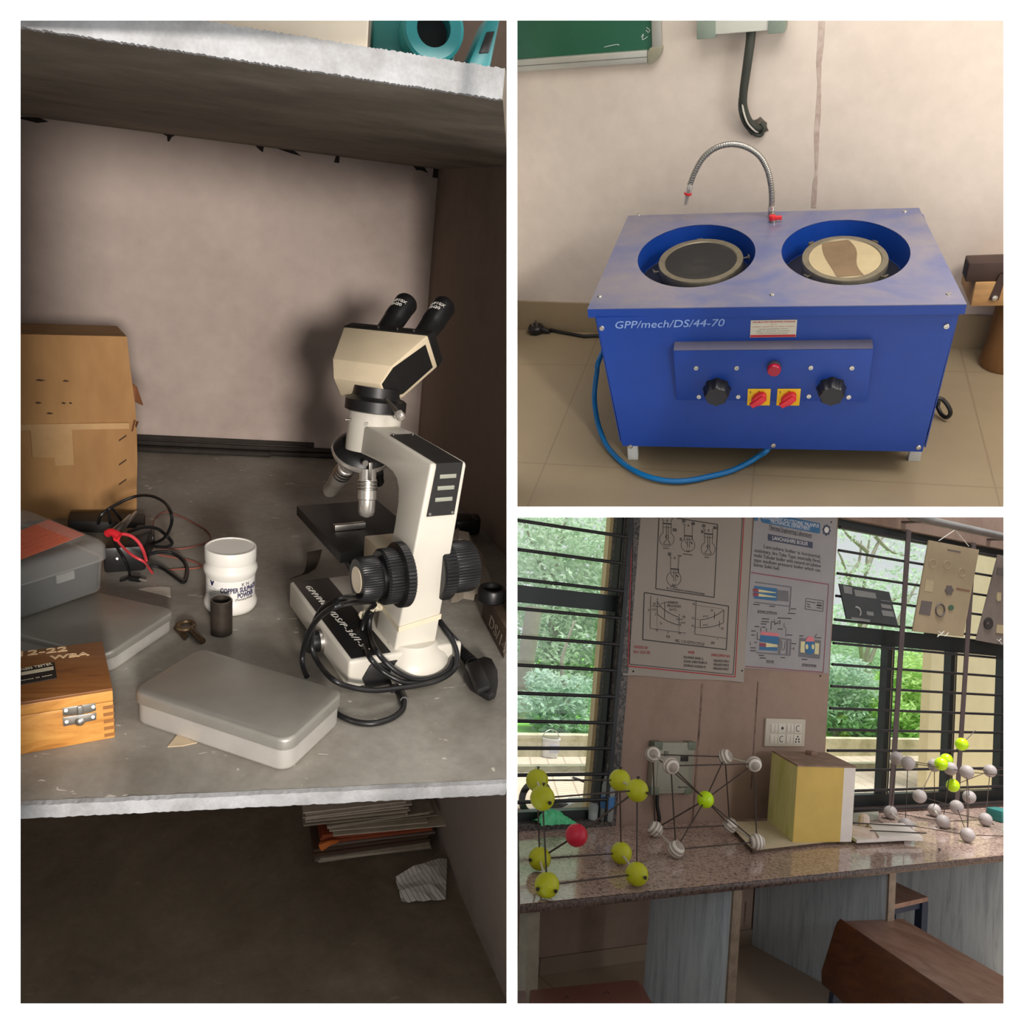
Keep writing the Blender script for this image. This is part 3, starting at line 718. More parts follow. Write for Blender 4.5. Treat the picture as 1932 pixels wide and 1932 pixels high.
lt.prism([wface(362, 1378), wface(615, 1338), wface(622, 1395), wface(575, 1412), wface(430, 1434), wface(365, 1438)], -wn_ * 0.0016)
lt.prism([wface(362, 1450), wface(430, 1440), wface(575, 1420), wface(625, 1412), wface(622, 1468), wface(545, 1485), wface(430, 1508), wface(368, 1520)], -wn_ * 0.0016)
lt = lt.build('latch', steel, WB, bev=0.0004)
cpt = (wface(470, 1370) + wface(525, 1362)) / 2
G().loft([[wface(472, 1372, d), wface(522, 1364, d), wface(528, 1430, d), wface(474, 1440, d)] for d in (0.0014, 0.006)]).build('latch_tongue', steel, lt, bev=0.0015)
G().lathe([(0.0062, 0), (0.0062, 0.002), (0.004, 0.0045), (0.001, 0.0052)], wface(497, 1482, 0.001), 18, -wn_).build('latch_button', steel, lt)
for x, y in ((388, 1400), (600, 1372), (394, 1488), (598, 1450)): G().cyl(wface(x, y, 0.001), wface(x, y, 0.0026), 0.0022, n=10).build('screw', steel, lt)
jt = mat('end_grain', (150, 98, 46), 0.6)
g = G()
for k in range(5):
    z = 0.004 + k * 0.0105
    g.prism([wp_(0.0125, -0.0003, z), wp_(-0.0004, -0.0003, z), wp_(-0.0004, -0.0003, z + 0.005), wp_(0.0125, -0.0003, z + 0.005)], wn_ * 0.0006)
g.build('finger_joints', jt, WB, smooth=False)
pl_m = mat('name_plate_black', (40, 36, 34), 0.4, var=0.1)
def wtop(x, y, z=WH): return onz(1, *d5(x, y), z)
npl = G().prism([wtop(20, 1085), wtop(300, 1030), wtop(318, 1152), wtop(20, 1205)], (0, 0, 0.0012)).build('name_plate', pl_m, WB, smooth=False)
bd = mat('plate_letters', (196, 186, 160), 0.5)
g = G()
write(g, 'NESS TESTER', 0.008, frame3(wtop(42, 1090, WH + 0.0014), wtop(280, 1042) - wtop(40, 1090), wn_), width=(wtop(280, 1042) - wtop(42, 1090)).length)
write(g, '------ -- -----', 0.007, frame3(wtop(42, 1172, WH + 0.0014), wtop(280, 1127) - wtop(40, 1172), wn_), width=(wtop(280, 1127) - wtop(42, 1172)).length)
g.prism([wtop(40, 1105, WH + 0.0012), wtop(290, 1058, WH + 0.0012), wtop(293, 1082, WH + 0.0012), wtop(40, 1128, WH + 0.0012)], (0, 0, 0.0003))
g.build('plate_lettering', bd, npl, smooth=False)
paint = mat('cream_brush_paint', (214, 182, 140), 0.7)
g = G()
write(g, '12-22', 0.019, frame3(wtop(30, 978, WH + 0.0003), wtop(400, 935) - wtop(30, 978), wn_), width=(wtop(400, 935) - wtop(30, 978)).length, bold=0.0003)
write(g, 'WBA', 0.014, frame3(wtop(262, 1004, WH + 0.0003), wtop(570, 968) - wtop(262, 1004), wn_), width=(wtop(570, 968) - wtop(262, 1004)).length, bold=0.0004)
g.build('painted_writing', paint, WB, smooth=False)

# --- clear plastic box with a dark lining and an orange label
cl_m, nt, p = newmat('clear_plastic')
p.inputs['Base Color'].default_value = lin((196, 196, 192)); p.inputs['Roughness'].default_value = 0.22
p.inputs['Alpha'].default_value = 0.2
foam = mat('dark_foam', (44, 46, 48), 0.75, var=0.2, nscale=120)
org = mat('orange_label', (240, 128, 96), 0.7, var=0.05, nscale=20)
org_p = mat('label_print', (196, 82, 62), 0.8)
Zb = 0.0385; ZT = 0.128
PX_ = thing('plastic_box', 'clear plastic box with dark lining and an orange paper label, on a tin', 'box', 1, (-0.72, 0.50, Zb))
py = math.radians(138); rc = onz(1, *d4(690, 1625), ZT); 
pa = Vector((math.cos(py), math.sin(py), 0)); pn = Vector((-pa.y, pa.x, 0))   # pa to the back, pn to the front left
cc = rc + pa * 0.12 + pn * 0.135
yaw_p = py
def rrp(z, ins, r=0.02): return rrect((cc.x, cc.y), py, 0.24 - 2 * ins, 0.27 - 2 * ins, r, z)
G().loft([rrp(Zb, 0.010), rrp(Zb + 0.002, 0.008), rrp(ZT - 0.030, 0.004)]).build('body', cl_m, PX_, ang=60)
G().loft([rrp(Zb + 0.003, 0.0105), rrp(ZT - 0.033, 0.0075)]).build('foam_lining', foam, PX_, ang=60)
G().loft([rrp(ZT - 0.031, 0.0), rrp(ZT - 0.010, 0.0), rrp(ZT - 0.004, 0.003), rrp(ZT, 0.008), rrp(ZT, 0.026), rrp(ZT - 0.007, 0.030)]).build('lid', cl_m, PX_, ang=60)
for k in (0.07, 0.19):
    o_ = rc + pn * k - pa * 0.0005
    G().prism([o_ + Vector((0, 0, -0.031)), o_ + pn * 0.03 + Vector((0, 0, -0.031)), o_ + pn * 0.03 + Vector((0, 0, -0.045)), o_ + Vector((0, 0, -0.045))], -pa * 0.003).build('clasp', cl_m, PX_, smooth=False)
lz = ZT - 0.0065
lq = [onz(1, *d4(235, 1470), lz), onz(1, *d4(500, 1580), lz), onz(1, *d4(20, 1768), lz), onz(1, *d4(-60, 1590), lz)]
lb = G().prism(lq, (0, 0, 0.0005)).build('orange_label', org, PX_, smooth=False, label='orange paper label with faint print')
g = G()
for k, (s_, y0) in enumerate((('--- ------', 0.20), ('------ ----- --', 0.36), ('--- ----- -- ---', 0.52), ('---- -----', 0.68))):
    a = lq[1] + (lq[2] - lq[1]) * 0.82 + (lq[0] - lq[1]) * (0.78 - y0)
    write(g, s_, 0.011, frame3(a + Vector((0, 0, 0.0007)), lq[1] - lq[2], lq[0] - lq[1]), width=0.085)
g.build('label_print', org_p, lb, smooth=False)

# --- white plastic jar
wp_m = mat('white_plastic', (232, 229, 220), 0.35, var=0.01)
lbl = mat('jar_label', (236, 234, 228), 0.45, var=0.01)
ink = mat('navy_ink', (40, 34, 78), 0.6)
inkk = mat('black_ink', (34, 32, 34), 0.7)
jp = onz(1, 435, 1146)
JR = thing('plastic_jar', 'white plastic jar of copper sulphate powder with a screw lid', 'jar', 1, jp)
R0 = 0.0430
G().lathe([(R0 * 0.80, 0), (R0 * 0.95, 0.003), (R0 * 1.04, 0.010), (R0 * 1.06, 0.018), (R0 * 0.99, 0.026), (R0 * 0.955, 0.030), (R0 * 0.955, 0.066), (R0 * 1.0, 0.070), (R0 * 1.06, 0.078), (R0 * 1.06, 0.082), (R0 * 1.0, 0.088), (R0 * 0.93, 0.092), (R0 * 0.93, 0.096)], jp, 40).build('body', wp_m, JR, ang=60)
ld = G().lathe([(R0 * 1.0, 0.0945), (R0 * 1.01, 0.096), (R0 * 1.01, 0.117), (R0 * 0.99, 0.1185), (R0 * 0.93, 0.1185), (R0 * 0.92, 0.117)], jp, 44).build('lid', wp_m, JR)
jang = math.atan2(EYEB[1].y - jp.y, EYEB[1].x - jp.x)
def wrapj(g, s_, size, a0, z, **kw):
    vs, fs = text_mesh(s_, size, **kw); rr = R0 * 0.955 + 0.0006
    return g.add([jp + Vector(((rr + p.z) * math.cos(jang + a0 + p.x / rr), (rr + p.z) * math.sin(jang + a0 + p.x / rr), z + p.y)) for p in vs], fs)
lbp = G().lathe([(R0 * 0.955 + 0.0001, 0.030), (R0 * 0.955 + 0.0005, 0.0305), (R0 * 0.955 + 0.0005, 0.0655), (R0 * 0.955 + 0.0001, 0.066)], jp, 44).build('paper_label', lbl, JR)
g = G()
wrapj(g, 'COPPER SULPHATE', 0.0125, -0.42, 0.047, width=0.072, bold=0.0004)
wrapj(g, 'POWDER', 0.0125, 0.28, 0.0365, width=0.034, bold=0.0004)
wrapj(g, 'V', 0.011, -0.90, 0.0575, bold=0.001); 
g.build('label_title', ink, lbp, smooth=False)
g = G()
wrapj(g, '(Pentahydrate)', 0.006, 0.18, 0.0312, width=0.036); wrapj(g, 'K N', 0.009, 0.45, 0.0575)
for k in range(4): wrapj(g, '-- ----- -- --- ----', 0.004, -1.35, 0.052 - k * 0.005, width=0.03)
g.build('label_small_print', inkk, lbp, smooth=False)
# --- metal tube standing in front of the jar
pipe_m = mat('dark_tube_steel', (78, 70, 62), 0.45, 0.6, var=0.15, nscale=40)
tb = onz(1, 418, 1194)
o = G().lathe([(0.0165, 0), (0.0175, 0.0008), (0.0175, 0.061), (0.0165, 0.062), (0.0145, 0.062), (0.0142, 0.004)], tb, 32).build('metal_tube', pipe_m, None, bay=1, loc=tb)
tag(o, 'short dark metal tube standing on end before the white jar', 'tube')
# --- eye bolt and key
rust = mat('tarnished_iron', (120, 100, 76), 0.5, 0.7, var=0.2, nscale=60)
ec = onz(1, *d5(1318, 742), 0.007)
e = thing('eye_bolt', 'tarnished eye bolt lying between the tins, ring end up', 'bolt', 1, onz(1, *d5(1360, 790)))
G().tube([ec + Vector((0.0125 * math.cos(a), 0.0150 * math.sin(a), 0)) for a in (2 * PI * k / 16 for k in range(17))], 0.0042, 8, 2).build('ring', rust, e)
ee = onz(1, *d5(1450, 862), 0.006)
G().tube([onz(1, *d5(1350, 765), 0.006), ee], 0.0052, 10, 1).build('shank', rust, e)
o = G().prism([onz(1, *d5(x, y), 0) for x, y in ((1222, 770), (1245, 755), (1340, 832), (1312, 862))], (0, 0, 0.004)).build('flat_key', rust, None, bay=1, loc=onz(1, *d5(1280, 810)), bev=0.001)
tag(o, 'flat tarnished metal strip beside the eye bolt', 'metal strip')
# --- paper scraps and cut strip
pap = mat('scrap_paper', (206, 196, 182), 0.8, var=0.03)
o = G().prism([onz(1, *d5(x, y), 0) for x, y in ((955, 462), (1010, 450), (1130, 442), (1195, 448), (1202, 522), (1060, 486))], (0, 0, 0.0012)).build('paper_scrap', pap, None, bay=1, loc=onz(1, *d5(1100, 470)), smooth=False)
tag(o, 'pale paper scrap poking out behind the worn tin', 'paper')
o = G().prism([onz(1, u, v_, 0) for u, v_ in ((316, 1410), (334, 1388), (372, 1402), (345, 1408))], (0, 0, 0.0012)).build('paper_scrap', mat('beige_scrap', (196, 176, 146), 0.8), None, bay=1, loc=onz(1, 335, 1402), smooth=False)
tag(o, 'beige paper corner peeping from under the front tin', 'paper')
sp = [onz(1, *c3(x, y), z) for x, y, z in ((365, 550, 0.030), (360, 600, 0.022), (350, 650, 0.014), (330, 695, 0.008), (285, 725, 0.004), (215, 745, 0.002))]
grid = [[p + Vector((-0.016 + 0.008 * i / 6, 0, 0.0)), p + Vector((0.014 - 0.010 * i / 6, 0.012, 0.002))] for i, p in enumerate(sp)]
o = G().sheet(grid, 0.0012).build('leather_strip', mat('dark_leather', (58, 50, 43), 0.6), None, bay=1, loc=onz(1, *c3(300, 720)))
tag(o, 'dark curled strip of leather standing behind the microscope base', 'strip')
# --- iron rods along the foot of the wall
rodm = mat('dark_iron', (58, 52, 46), 0.6, 0.3, var=0.15)
for k, (y, z, x1) in enumerate(((1.518, 0.007, -0.20), (1.503, 0.007, -0.24), (1.510, 0.020, -0.22), (1.488, 0.007, -0.42), (1.520, 0.033, -0.30))):
    o = G().tube([(-1.30, y, z), (-0.8, y - 0.002, z), (x1, y + 0.003, z)], 0.0068, 8, 2).build('iron_rod', rodm, None, bay=1, loc=(-0.8, y, z - 0.006))
    tag(o, ('dark iron rod lying against the back wall of the shelf', 'dark iron rod one out from the back wall', 'dark iron rod on top of the two along the wall', 'shorter dark iron rod lying outermost from the back wall', 'topmost dark iron rod touching the back wall')[k], 'rod', 'iron rods along the shelf wall')
# --- black charger with leads, behind the clear box
AD = thing('battery_charger', 'black charger box on the shelf behind the clear plastic box', 'charger', 1, onz(1, 240, 1060))
g = G()
q = [onz(1, *d4(x, y)) for x, y in ((640, 1865), (945, 1845), (1000, 1700), (720, 1700))]
G().prism(q, (0, 0, 0.052)).build('body', blk, AD, bev=0.006)
q = [onz(1, *d4(x, y)) for x, y in ((860, 1690), (1015, 1690), (1010, 1600), (880, 1600))]
G().prism(q, (0, 0, 0.030)).build('plug_block', blk, AD, bev=0.006)
G().cyl(onz(1, *d4(738, 1755), 0.055), onz(1, *d4(738, 1755), 0.0556), 0.002, n=10).build('indicator', chrome, AD)
o = G().prism([onz(1, *d4(x, y)) for x, y in ((400, 1490), (945, 1505), (940, 1580), (380, 1560))], (0, 0, 0.026)).build('black_case', mat('charcoal_case', (46, 44, 42), 0.6), None, bay=1, loc=onz(1, *d4(660, 1540)), bev=0.004)
tag(o, 'flat charcoal case lying in front of the cardboard carton', 'case')
CB = thing('cable', 'black cable looping up in front of the carton and beside the charger', 'cable', 1, onz(1, 280, 1060))
g = G()
g.tube([onz(1, *d4(x, y), z) for x, y, z in ((1000, 1645, 0.02), (1075, 1610, 0.05), (1125, 1530, 0.09), (1135, 1440, 0.12), (1090, 1350, 0.13), (1000, 1300, 0.13), (900, 1295, 0.12), (790, 1330, 0.11), (680, 1390, 0.10), (620, 1440, 0.09), (600, 1500, 0.07))], 0.0030, 8)
g.tube([onz(1, *d4(x, y), z) for x, y, z in ((690, 1500, 0.07), (675, 1400, 0.10), (705, 1395, 0.10), (745, 1440, 0.08), (770, 1480, 0.06))], 0.0028, 8)
g.tube([onz(1, *d4(x, y), z) for x, y, z in ((820, 1560, 0.06), (930, 1525, 0.06), (1030, 1535, 0.05), (1100, 1590, 0.03), (1138, 1640, 0.02), (1100, 1668, 0.015), (1020, 1665, 0.02))], 0.0034, 8)
g.tube([onz(1, *d4(x, y), z) for x, y, z in ((960, 1725, 0.02), (1050, 1705, 0.02), (1140, 1715, 0.015), (1215, 1765, 0.008), (1248, 1830, 0.004), (1240, 1900, 0.004), (1215, 1925, 0.004), (1150, 1880, 0.004), (1060, 1820, 0.006), (975, 1800, 0.012))], 0.0036, 8)
g.build('black_lead', rub, CB)
G().tube([onz(1, *d4(x, y), z) for x, y, z in ((690, 1560, 0.075), (730, 1660, 0.06), (790, 1770, 0.04), (830, 1870, 0.006), (810, 1900, 0.004), (760, 1915, 0.004))], 0.0022, 8).build('thin_lead', rub, CB)
jk = G().cyl(onz(1, *d4(830, 1895), 0.006), onz(1, *d4(905, 1905), 0.006), 0.0055, n=12).build('jack_plug', rub, CB)
G().cyl(onz(1, *d4(905, 1905), 0.006), onz(1, *d4(950, 1915), 0.006), 0.0022, n=10).build('tip', chrome, jk)
red = mat('red_plastic', (208, 40, 48), 0.4, var=0.03)
redw = mat('red_wire', (214, 66, 74), 0.4, var=0.02)
RC_ = thing('test_lead', 'red test lead with a crocodile clip lying over the black charger', 'lead', 1, onz(1, 260, 1060))
g = G().tube([onz(1, *d4(x, y), z) for x, y, z in ((700, 1540, 0.085), (720, 1590, 0.08), (770, 1660, 0.07), (850, 1730, 0.065), (930, 1775, 0.055), (960, 1810, 0.03), (995, 1860, 0.004))], 0.0024, 8)
g.tube([onz(1, *d4(x, y), z) for x, y, z in ((720, 1600, 0.08), (760, 1575, 0.085), (830, 1585, 0.085), (890, 1630, 0.075), (930, 1700, 0.06), (950, 1770, 0.05))], 0.0030, 8)
g.build('red_wire', redw, RC_)
clip = G().tube([onz(1, *d4(665, 1572), 0.085), onz(1, *d4(700, 1560), 0.09), onz(1, *d4(755, 1590), 0.085)], 0.0075, 10, 2).tube([onz(1, *d4(710, 1560), 0.085), onz(1, *d4(735, 1610), 0.08)], 0.006, 10, 1).build('clip_sleeve', red, RC_)
G().tube([onz(1, *d4(720, 1555), 0.09), onz(1, *d4(775, 1500), 0.098), onz(1, *d4(835, 1435), 0.10)], lambda t: 0.007 - 0.005 * t, 8, 3).tube([onz(1, *d4(755, 1555), 0.085), onz(1, *d4(800, 1505), 0.09), onz(1, *d4(875, 1415), 0.09)], lambda t: 0.006 - 0.003 * t, 8, 3).build('clip_jaws', steel, RC_)
o = G().tube([onz(1, *d4(x, y), 0.0018) for x, y in ((1005, 1680), (1000, 1560), (1010, 1470), (1080, 1415), (1160, 1430), (1290, 1490), (1390, 1550), (1418, 1610), (1340, 1655), (1200, 1682), (1060, 1680), (1020, 1665))], 0.0014, 6).tube([onz(1, *d4(x, y), 0.0018) for x, y in ((1040, 1725), (1150, 1745), (1260, 1765), (1350, 1800), (1330, 1822), (1200, 1830), (1090, 1838))], 0.0016, 6).build('thin_wire', mat('pale_red_wire', (150, 86, 74), 0.5), None, bay=1, loc=onz(1, *d4(1200, 1650)))
tag(o, 'thin pale red wire lying in loose curves left of the white jar', 'wire')

# --- behind the microscope on the right
bagm, nt, p = newmat('clear_film')
p.inputs['Base Color'].default_value = lin((196, 184, 166)); p.inputs['Roughness'].default_value = 0.12; p.inputs['Alpha'].default_value = 0.42
random.seed(11)
o_ = onz(1, *c3(1500, 780))
g = G(); rings = []
for i in range(7):
    t = i / 6; z = 0.075 * math.sin(PI * (0.08 + 0.84 * t)); y = -0.10 + 0.34 * t
    rings.append([o_ + Vector((-0.055 + 0.10 * (j / 8) + rnd(-0.006, 0.006), y + rnd(-0.01, 0.01), max(0.001, z * math.sin(PI * j / 8) + rnd(-0.006, 0.006)))) for j in range(9)])
o = g.sheet(rings, 0.0008).build('plastic_bag', bagm, None, bay=1, loc=o_, smooth=False)
tag(o, 'crumpled clear plastic bag on the shelf behind the microscope', 'bag')
a, c = onz(1, *c3(1375, 435), 0.004), onz(1, *c3(1605, 430), 0.004)
d_ = thing('black_handset', 'black handset lying at the foot of the side wall behind the microscope', 'handset', 1, (a + c) / 2)
G().prism([a, c + Vector((-0.012, 0, 0)), c + Vector((-0.012, 0.045, 0)), a + Vector((0, 0.06, 0))], (0, 0, 0.040)).build('body', blk, d_, bev=0.010, seg=4)
G().prism([c + Vector((-0.030, 0.002, 0.036)), c + Vector((-0.014, 0.002, 0.036)), c + Vector((-0.014, 0.036, 0.036)), c + Vector((-0.030, 0.04, 0.036))], (0, 0, 0.006)).build('cap', rub, d_, bev=0.002)
bc_ = mat('brown_carton', (84, 66, 52), 0.6, var=0.1)
b0, b1 = onz(1, *c3(1635, 1130)), onz(1, *c3(1770, 1390))
dv = (b1 - b0).normalized(); nv = Vector((dv.y, -dv.x, 0)); nv = nv if nv.x > 0 else -nv
b0 = b0 - dv * 0.06
kd = thing('small_carton', 'small brown carton with marker writing at the shelf corner', 'box', 1, b0)
lim = 0.035
def cap_(p):
    return p
def xlim(p, z): return (-0.0470 + 0.21404 * p.y - 0.10905 * z) / 0.97072   # stay this side of the dividing wall
def keep(p): return Vector((min(p.x, xlim(p, 0.055)), p.y, p.z))
b1 = b1 - dv * 0.03
poly = [b0, keep(b1), keep(b1 + nv * lim * 0.55), keep(b0 + nv * lim * 1.5)]
G().prism(poly, (0, 0, 0.055)).build('body', bc_, kd, bev=0.002)
g = G(); write(g, 'DS/14', 0.034, frame3(b0 + dv * 0.055 - nv * 0.0008 + Vector((0, 0, 0.012)), dv, (0, 0, 1)), width=0.11, shear=0.2)
g.build('handwriting', mat('faded_white_ink', (170, 156, 138), 0.8), kd, smooth=False)
rc0 = b0 + dv * 0.045 + Vector((0, 0, 0.0555)); rc0.x = min(rc0.x + 0.02, xlim(rc0, 0.08) - 0.029)
o = G().lathe([(0.022, 0), (0.0255, 0.004), (0.0255, 0.022), (0.023, 0.026), (0.018, 0.026), (0.017, 0.01)], rc0, 28).build('black_roll', rub, None, bay=1, loc=rc0)
tag(o, 'black roll of tape sitting on the small brown carton', 'tape')

# --- upper shelf: cream carton and turquoise castings
ZU = H1 + T1
crm = mat('cream_board', (232, 220, 200), 0.7, var=0.02)
a, c = onz(1, 250, 44, ZU), onz(1, 695, 84, ZU)
k = thing('cream_box', 'large cream box standing on the overhead shelf', 'box', 1, (a + c) / 2)
yb = 0.015
a = ony(1, 200, 60, yb); c = ony(1, 695, 60, yb)
xl_ = max(a.x - 0.12, (0.718 - TRA[1][2] - ROT[1][2][2] * (ZU + 0.105) - ROT[1][2][1] * (yb - 0.002)) / ROT[1][2][0])
G().box((xl_ + 0.002, yb, ZU), (c.x, yb + 0.30, ZU + 0.10)).build('body', crm, k, bev=0.003)
G().box((xl_, yb - 0.002, ZU + 0.078), (c.x + 0.002, yb + 0.302, ZU + 0.104)).build('lid', crm, k, bev=0.002)
teal = mat('turquoise_enamel', (44, 138, 142), 0.4, var=0.08, nscale=18)
teald = mat('dark_bore', (20, 28, 28), 0.6)
c0 = ony(1, 816, 66, 0.02)
TV = thing('turquoise_casting', 'turquoise casting with a round bore on the overhead shelf', 'casting', 1, (c0.x, 0.05, ZU))
zc = ZU + 0.030
cx = c0.x
ro, ri = 0.030, 0.0165
G().lathe([(ri, 0.0), (ro - 0.003, 0.0), (ro, 0.003), (ro, 0.05), (ri, 0.05)], (cx, 0.012, zc), 40, (0, 1, 0), ring=True).build('flange', teal, TV)
G().cyl((cx, 0.040, zc), (cx, 0.062, zc), ri + 0.0005, n=32).build('bore', teald, TV)
G().box((cx - 0.056, 0.064, ZU), (cx + 0.03, 0.12, ZU + 0.06)).build('body', teal, TV, bev=0.006)
c1 = ony(1, 925, 92, 0.02)
T2 = thing('turquoise_handle', 'turquoise slanted handle with a black emblem right of the round bore casting', 'casting', 1, (c1.x, 0.05, ZU))  # slanted turquoise handle beside the casting
G().prism([(c1.x - 0.024, 0.01, ZU + 0.001), (c1.x + 0.0, 0.01, ZU + 0.001), (c1.x + 0.008, 0.01, ZU + 0.07), (c1.x - 0.008, 0.01, ZU + 0.045)], (0, 0.05, 0)).build('body', teal, T2, bev=0.004)
G().prism([(c1.x - 0.013, 0.0085, ZU + 0.014), (c1.x - 0.003, 0.0085, ZU + 0.016), (c1.x + 0.001, 0.0085, ZU + 0.036), (c1.x - 0.007, 0.0085, ZU + 0.034)], (0, 0.004, 0)).build('black_emblem', blk, T2, bev=0.001)

# --- bottom shelf: stacked papers, folder, crumpled note
random.seed(5)
ZB = -B1
pz0 = onz(1, 600, 1630, ZB); pz1 = onz(1, 800, 1604, ZB)
dx = (pz1 - pz0); W_ = dx.length; dx.normalize(); dy = Vector((-dx.y, dx.x, 0))
def leaf_stack(name, label, cat, z0, z1, m, n, off, w, d, parts='sheet', j=0.006):
    o0 = pz0 + dx * off + Vector((0, 0, z0 - 0.0))
    t = thing(name, label, cat, 1, pz0 + dx * (off + w / 2) + Vector((0, 0, z0)), group='papers and folders piled under the shelf')
    for i in range(n):
        za = z0 + (z1 - z0) * i / n; zb = z0 + (z1 - z0) * (i + 0.92) / n
        a = o0 + dx * rnd(-j, j) + dy * rnd(-j, j * 0.5); a.z = ZB + za
        ww = w + rnd(-j, j) * 1.5
        q = [a, a + dx * ww + dy * rnd(-j, j), a + dx * ww + dy * d, a + dy * d]
        G().prism(q, (0, 0, zb - za)).build(parts, m if not isinstance(m, list) else m[i % len(m)], t, smooth=False)
    return t
ppr = mat('yellowed_paper', (206, 190, 166), 0.85, var=0.08, nscale=30)
ppr2 = mat('grey_paper', (160, 146, 128), 0.85, var=0.1, nscale=30)
fold_o = mat('rust_folder', (158, 74, 40), 0.7, var=0.08)
leaf_stack('paper_stack', 'loose grey papers at the bottom of the pile under the shelf', 'papers', 0.001, 0.026, [ppr2, ppr], 7, 0.0, W_ * 1.0, 0.22, j=0.010)
o = leaf_stack('file_folder', 'dark brown folder between the loose papers under the shelf', 'folder', 0.027, 0.050, mat('brown_folder', (92, 66, 50), 0.7), 2, -0.012, W_ * 1.08, 0.23, 'cover', 0.004)
o = leaf_stack('file_folder', 'greyish folder with wrinkled edge above the brown folder', 'folder', 0.051, 0.066, mat('grey_folder', (122, 102, 90), 0.7), 2, 0.03, W_ * 0.98, 0.22, 'cover', 0.005)
o = leaf_stack('file_folder', 'rust orange folder in the middle of the pile under the shelf', 'folder', 0.067, 0.096, fold_o, 3, 0.006, W_ * 1.05, 0.23, 'cover', 0.003)
f_ = mat('bright_orange', (240, 128, 52), 0.6)
a = pz0 + dx * 0.005 + Vector((0, 0, 0.067)); 
G().tube([a + dy * -0.012 + Vector((0, 0, 0.0)), a + dx * 0.02 + dy * -0.016 + Vector((0, 0, 0.012)), a + dx * 0.045 + dy * -0.006 + Vector((0, 0, 0.008))], lambda t: 0.012 - 0.008 * t, 8, 4).build('curled_tab', f_, o, label='bright orange curled tab')
leaf_stack('paper_stack', 'cream papers with ragged edges on top of the rust folder', 'papers', 0.097, 0.128, [ppr, ppr2, ppr], 8, 0.03, W_ * 0.98, 0.21, j=0.014)
leaf_stack('notebook_stack', 'thick sheaf of pale pages at the top of the pile', 'papers', 0.129, 0.175, [mat('page_edge', (200, 182, 164), 0.85, var=0.06), ppr2], 9, -0.040, W_ * 0.95, 0.24, j=0.006)
npts = [(745, 1672), (757, 1707), (800, 1703), (840, 1705), (845, 1640), (836, 1634), (815, 1630), (790, 1646)]
nc = onz(1, 800, 1670, ZB)
rows = []
for i in range(6):
    t = i / 5; r = []
    for j in range(7):
        s_ = j / 6
        L_ = onz(1, 745 + 12 * t, 1672 + 35 * t, ZB); R_ = onz(1, 842 - 2 * t, 1634 + 71 * t, ZB)
        P = L_.lerp(R_, s_); P.z = ZB + 0.006 + 0.030 * (1 - t) * math.sin(PI * (0.15 + 0.7 * s_)) + rnd(0, 0.012)
        r.append(P)
    rows.append(r)
rowm, nt, p = newmat('ruled_paper')
v = coords(nt, rot=(0, 0, -0.5)); w_ = nd(nt, 'ShaderNodeTexWave'); w_.inputs['Scale'].default_value = 28; nt.links.new(v, w_.inputs['Vector'])
nt.links.new(ramp(nt, w_.outputs['Fac'], [(0.02, lin((140, 136, 134))), (0.10, lin((214, 206, 194)))]).outputs[0], p.inputs['Base Color']); p.inputs['Roughness'].default_value = 0.85
o = G().sheet(rows, 0.0012).build('crumpled_note', rowm, None, bay=1, loc=nc, smooth=False)
tag(o, 'crumpled ruled paper note on the dark bottom shelf', 'paper')

# ================================================================== room 2: polishing machine
def C3(x, y): return 966 + x / 3.296, 380 + y / 3.296
def C4(x, y): return 1432 + x / 3.296, 380 + y / 3.296
def C6(x, y): return 1250 + x / 4.293, 580 + y / 4.293
blue = mat('blue_powder_coat', (10, 62, 152), 0.42, var=0.03, nscale=40, bump=0.05, bscale=300)
bluet, nt, p = newmat('blue_dusty_sheen_top')
v = coords(nt)
f = noise(nt, v, 9, 6, 0.65, 0.5)
nt.links.new(ramp(nt, f, [(0.35, lin((84, 94, 138))), (0.65, lin((128, 122, 130)))]).outputs[0], p.inputs['Base Color'])  # dust, with the wall's grey reflection put into the colour
p.inputs['Roughness'].default_value = 0.28; p.inputs['Specular IOR Level'].default_value = 0.8
grey_top = mat('grey_strip', (96, 94, 112), 0.4, var=0.05)  # flat grey for the top face of the control box
MH, MD, MW = 0.284, 0.3675, 0.2505
PM = thing('polishing_machine', 'blue twin disc polishing machine with a swan neck tap', 'machine', 2, (0, 0.18, 0))
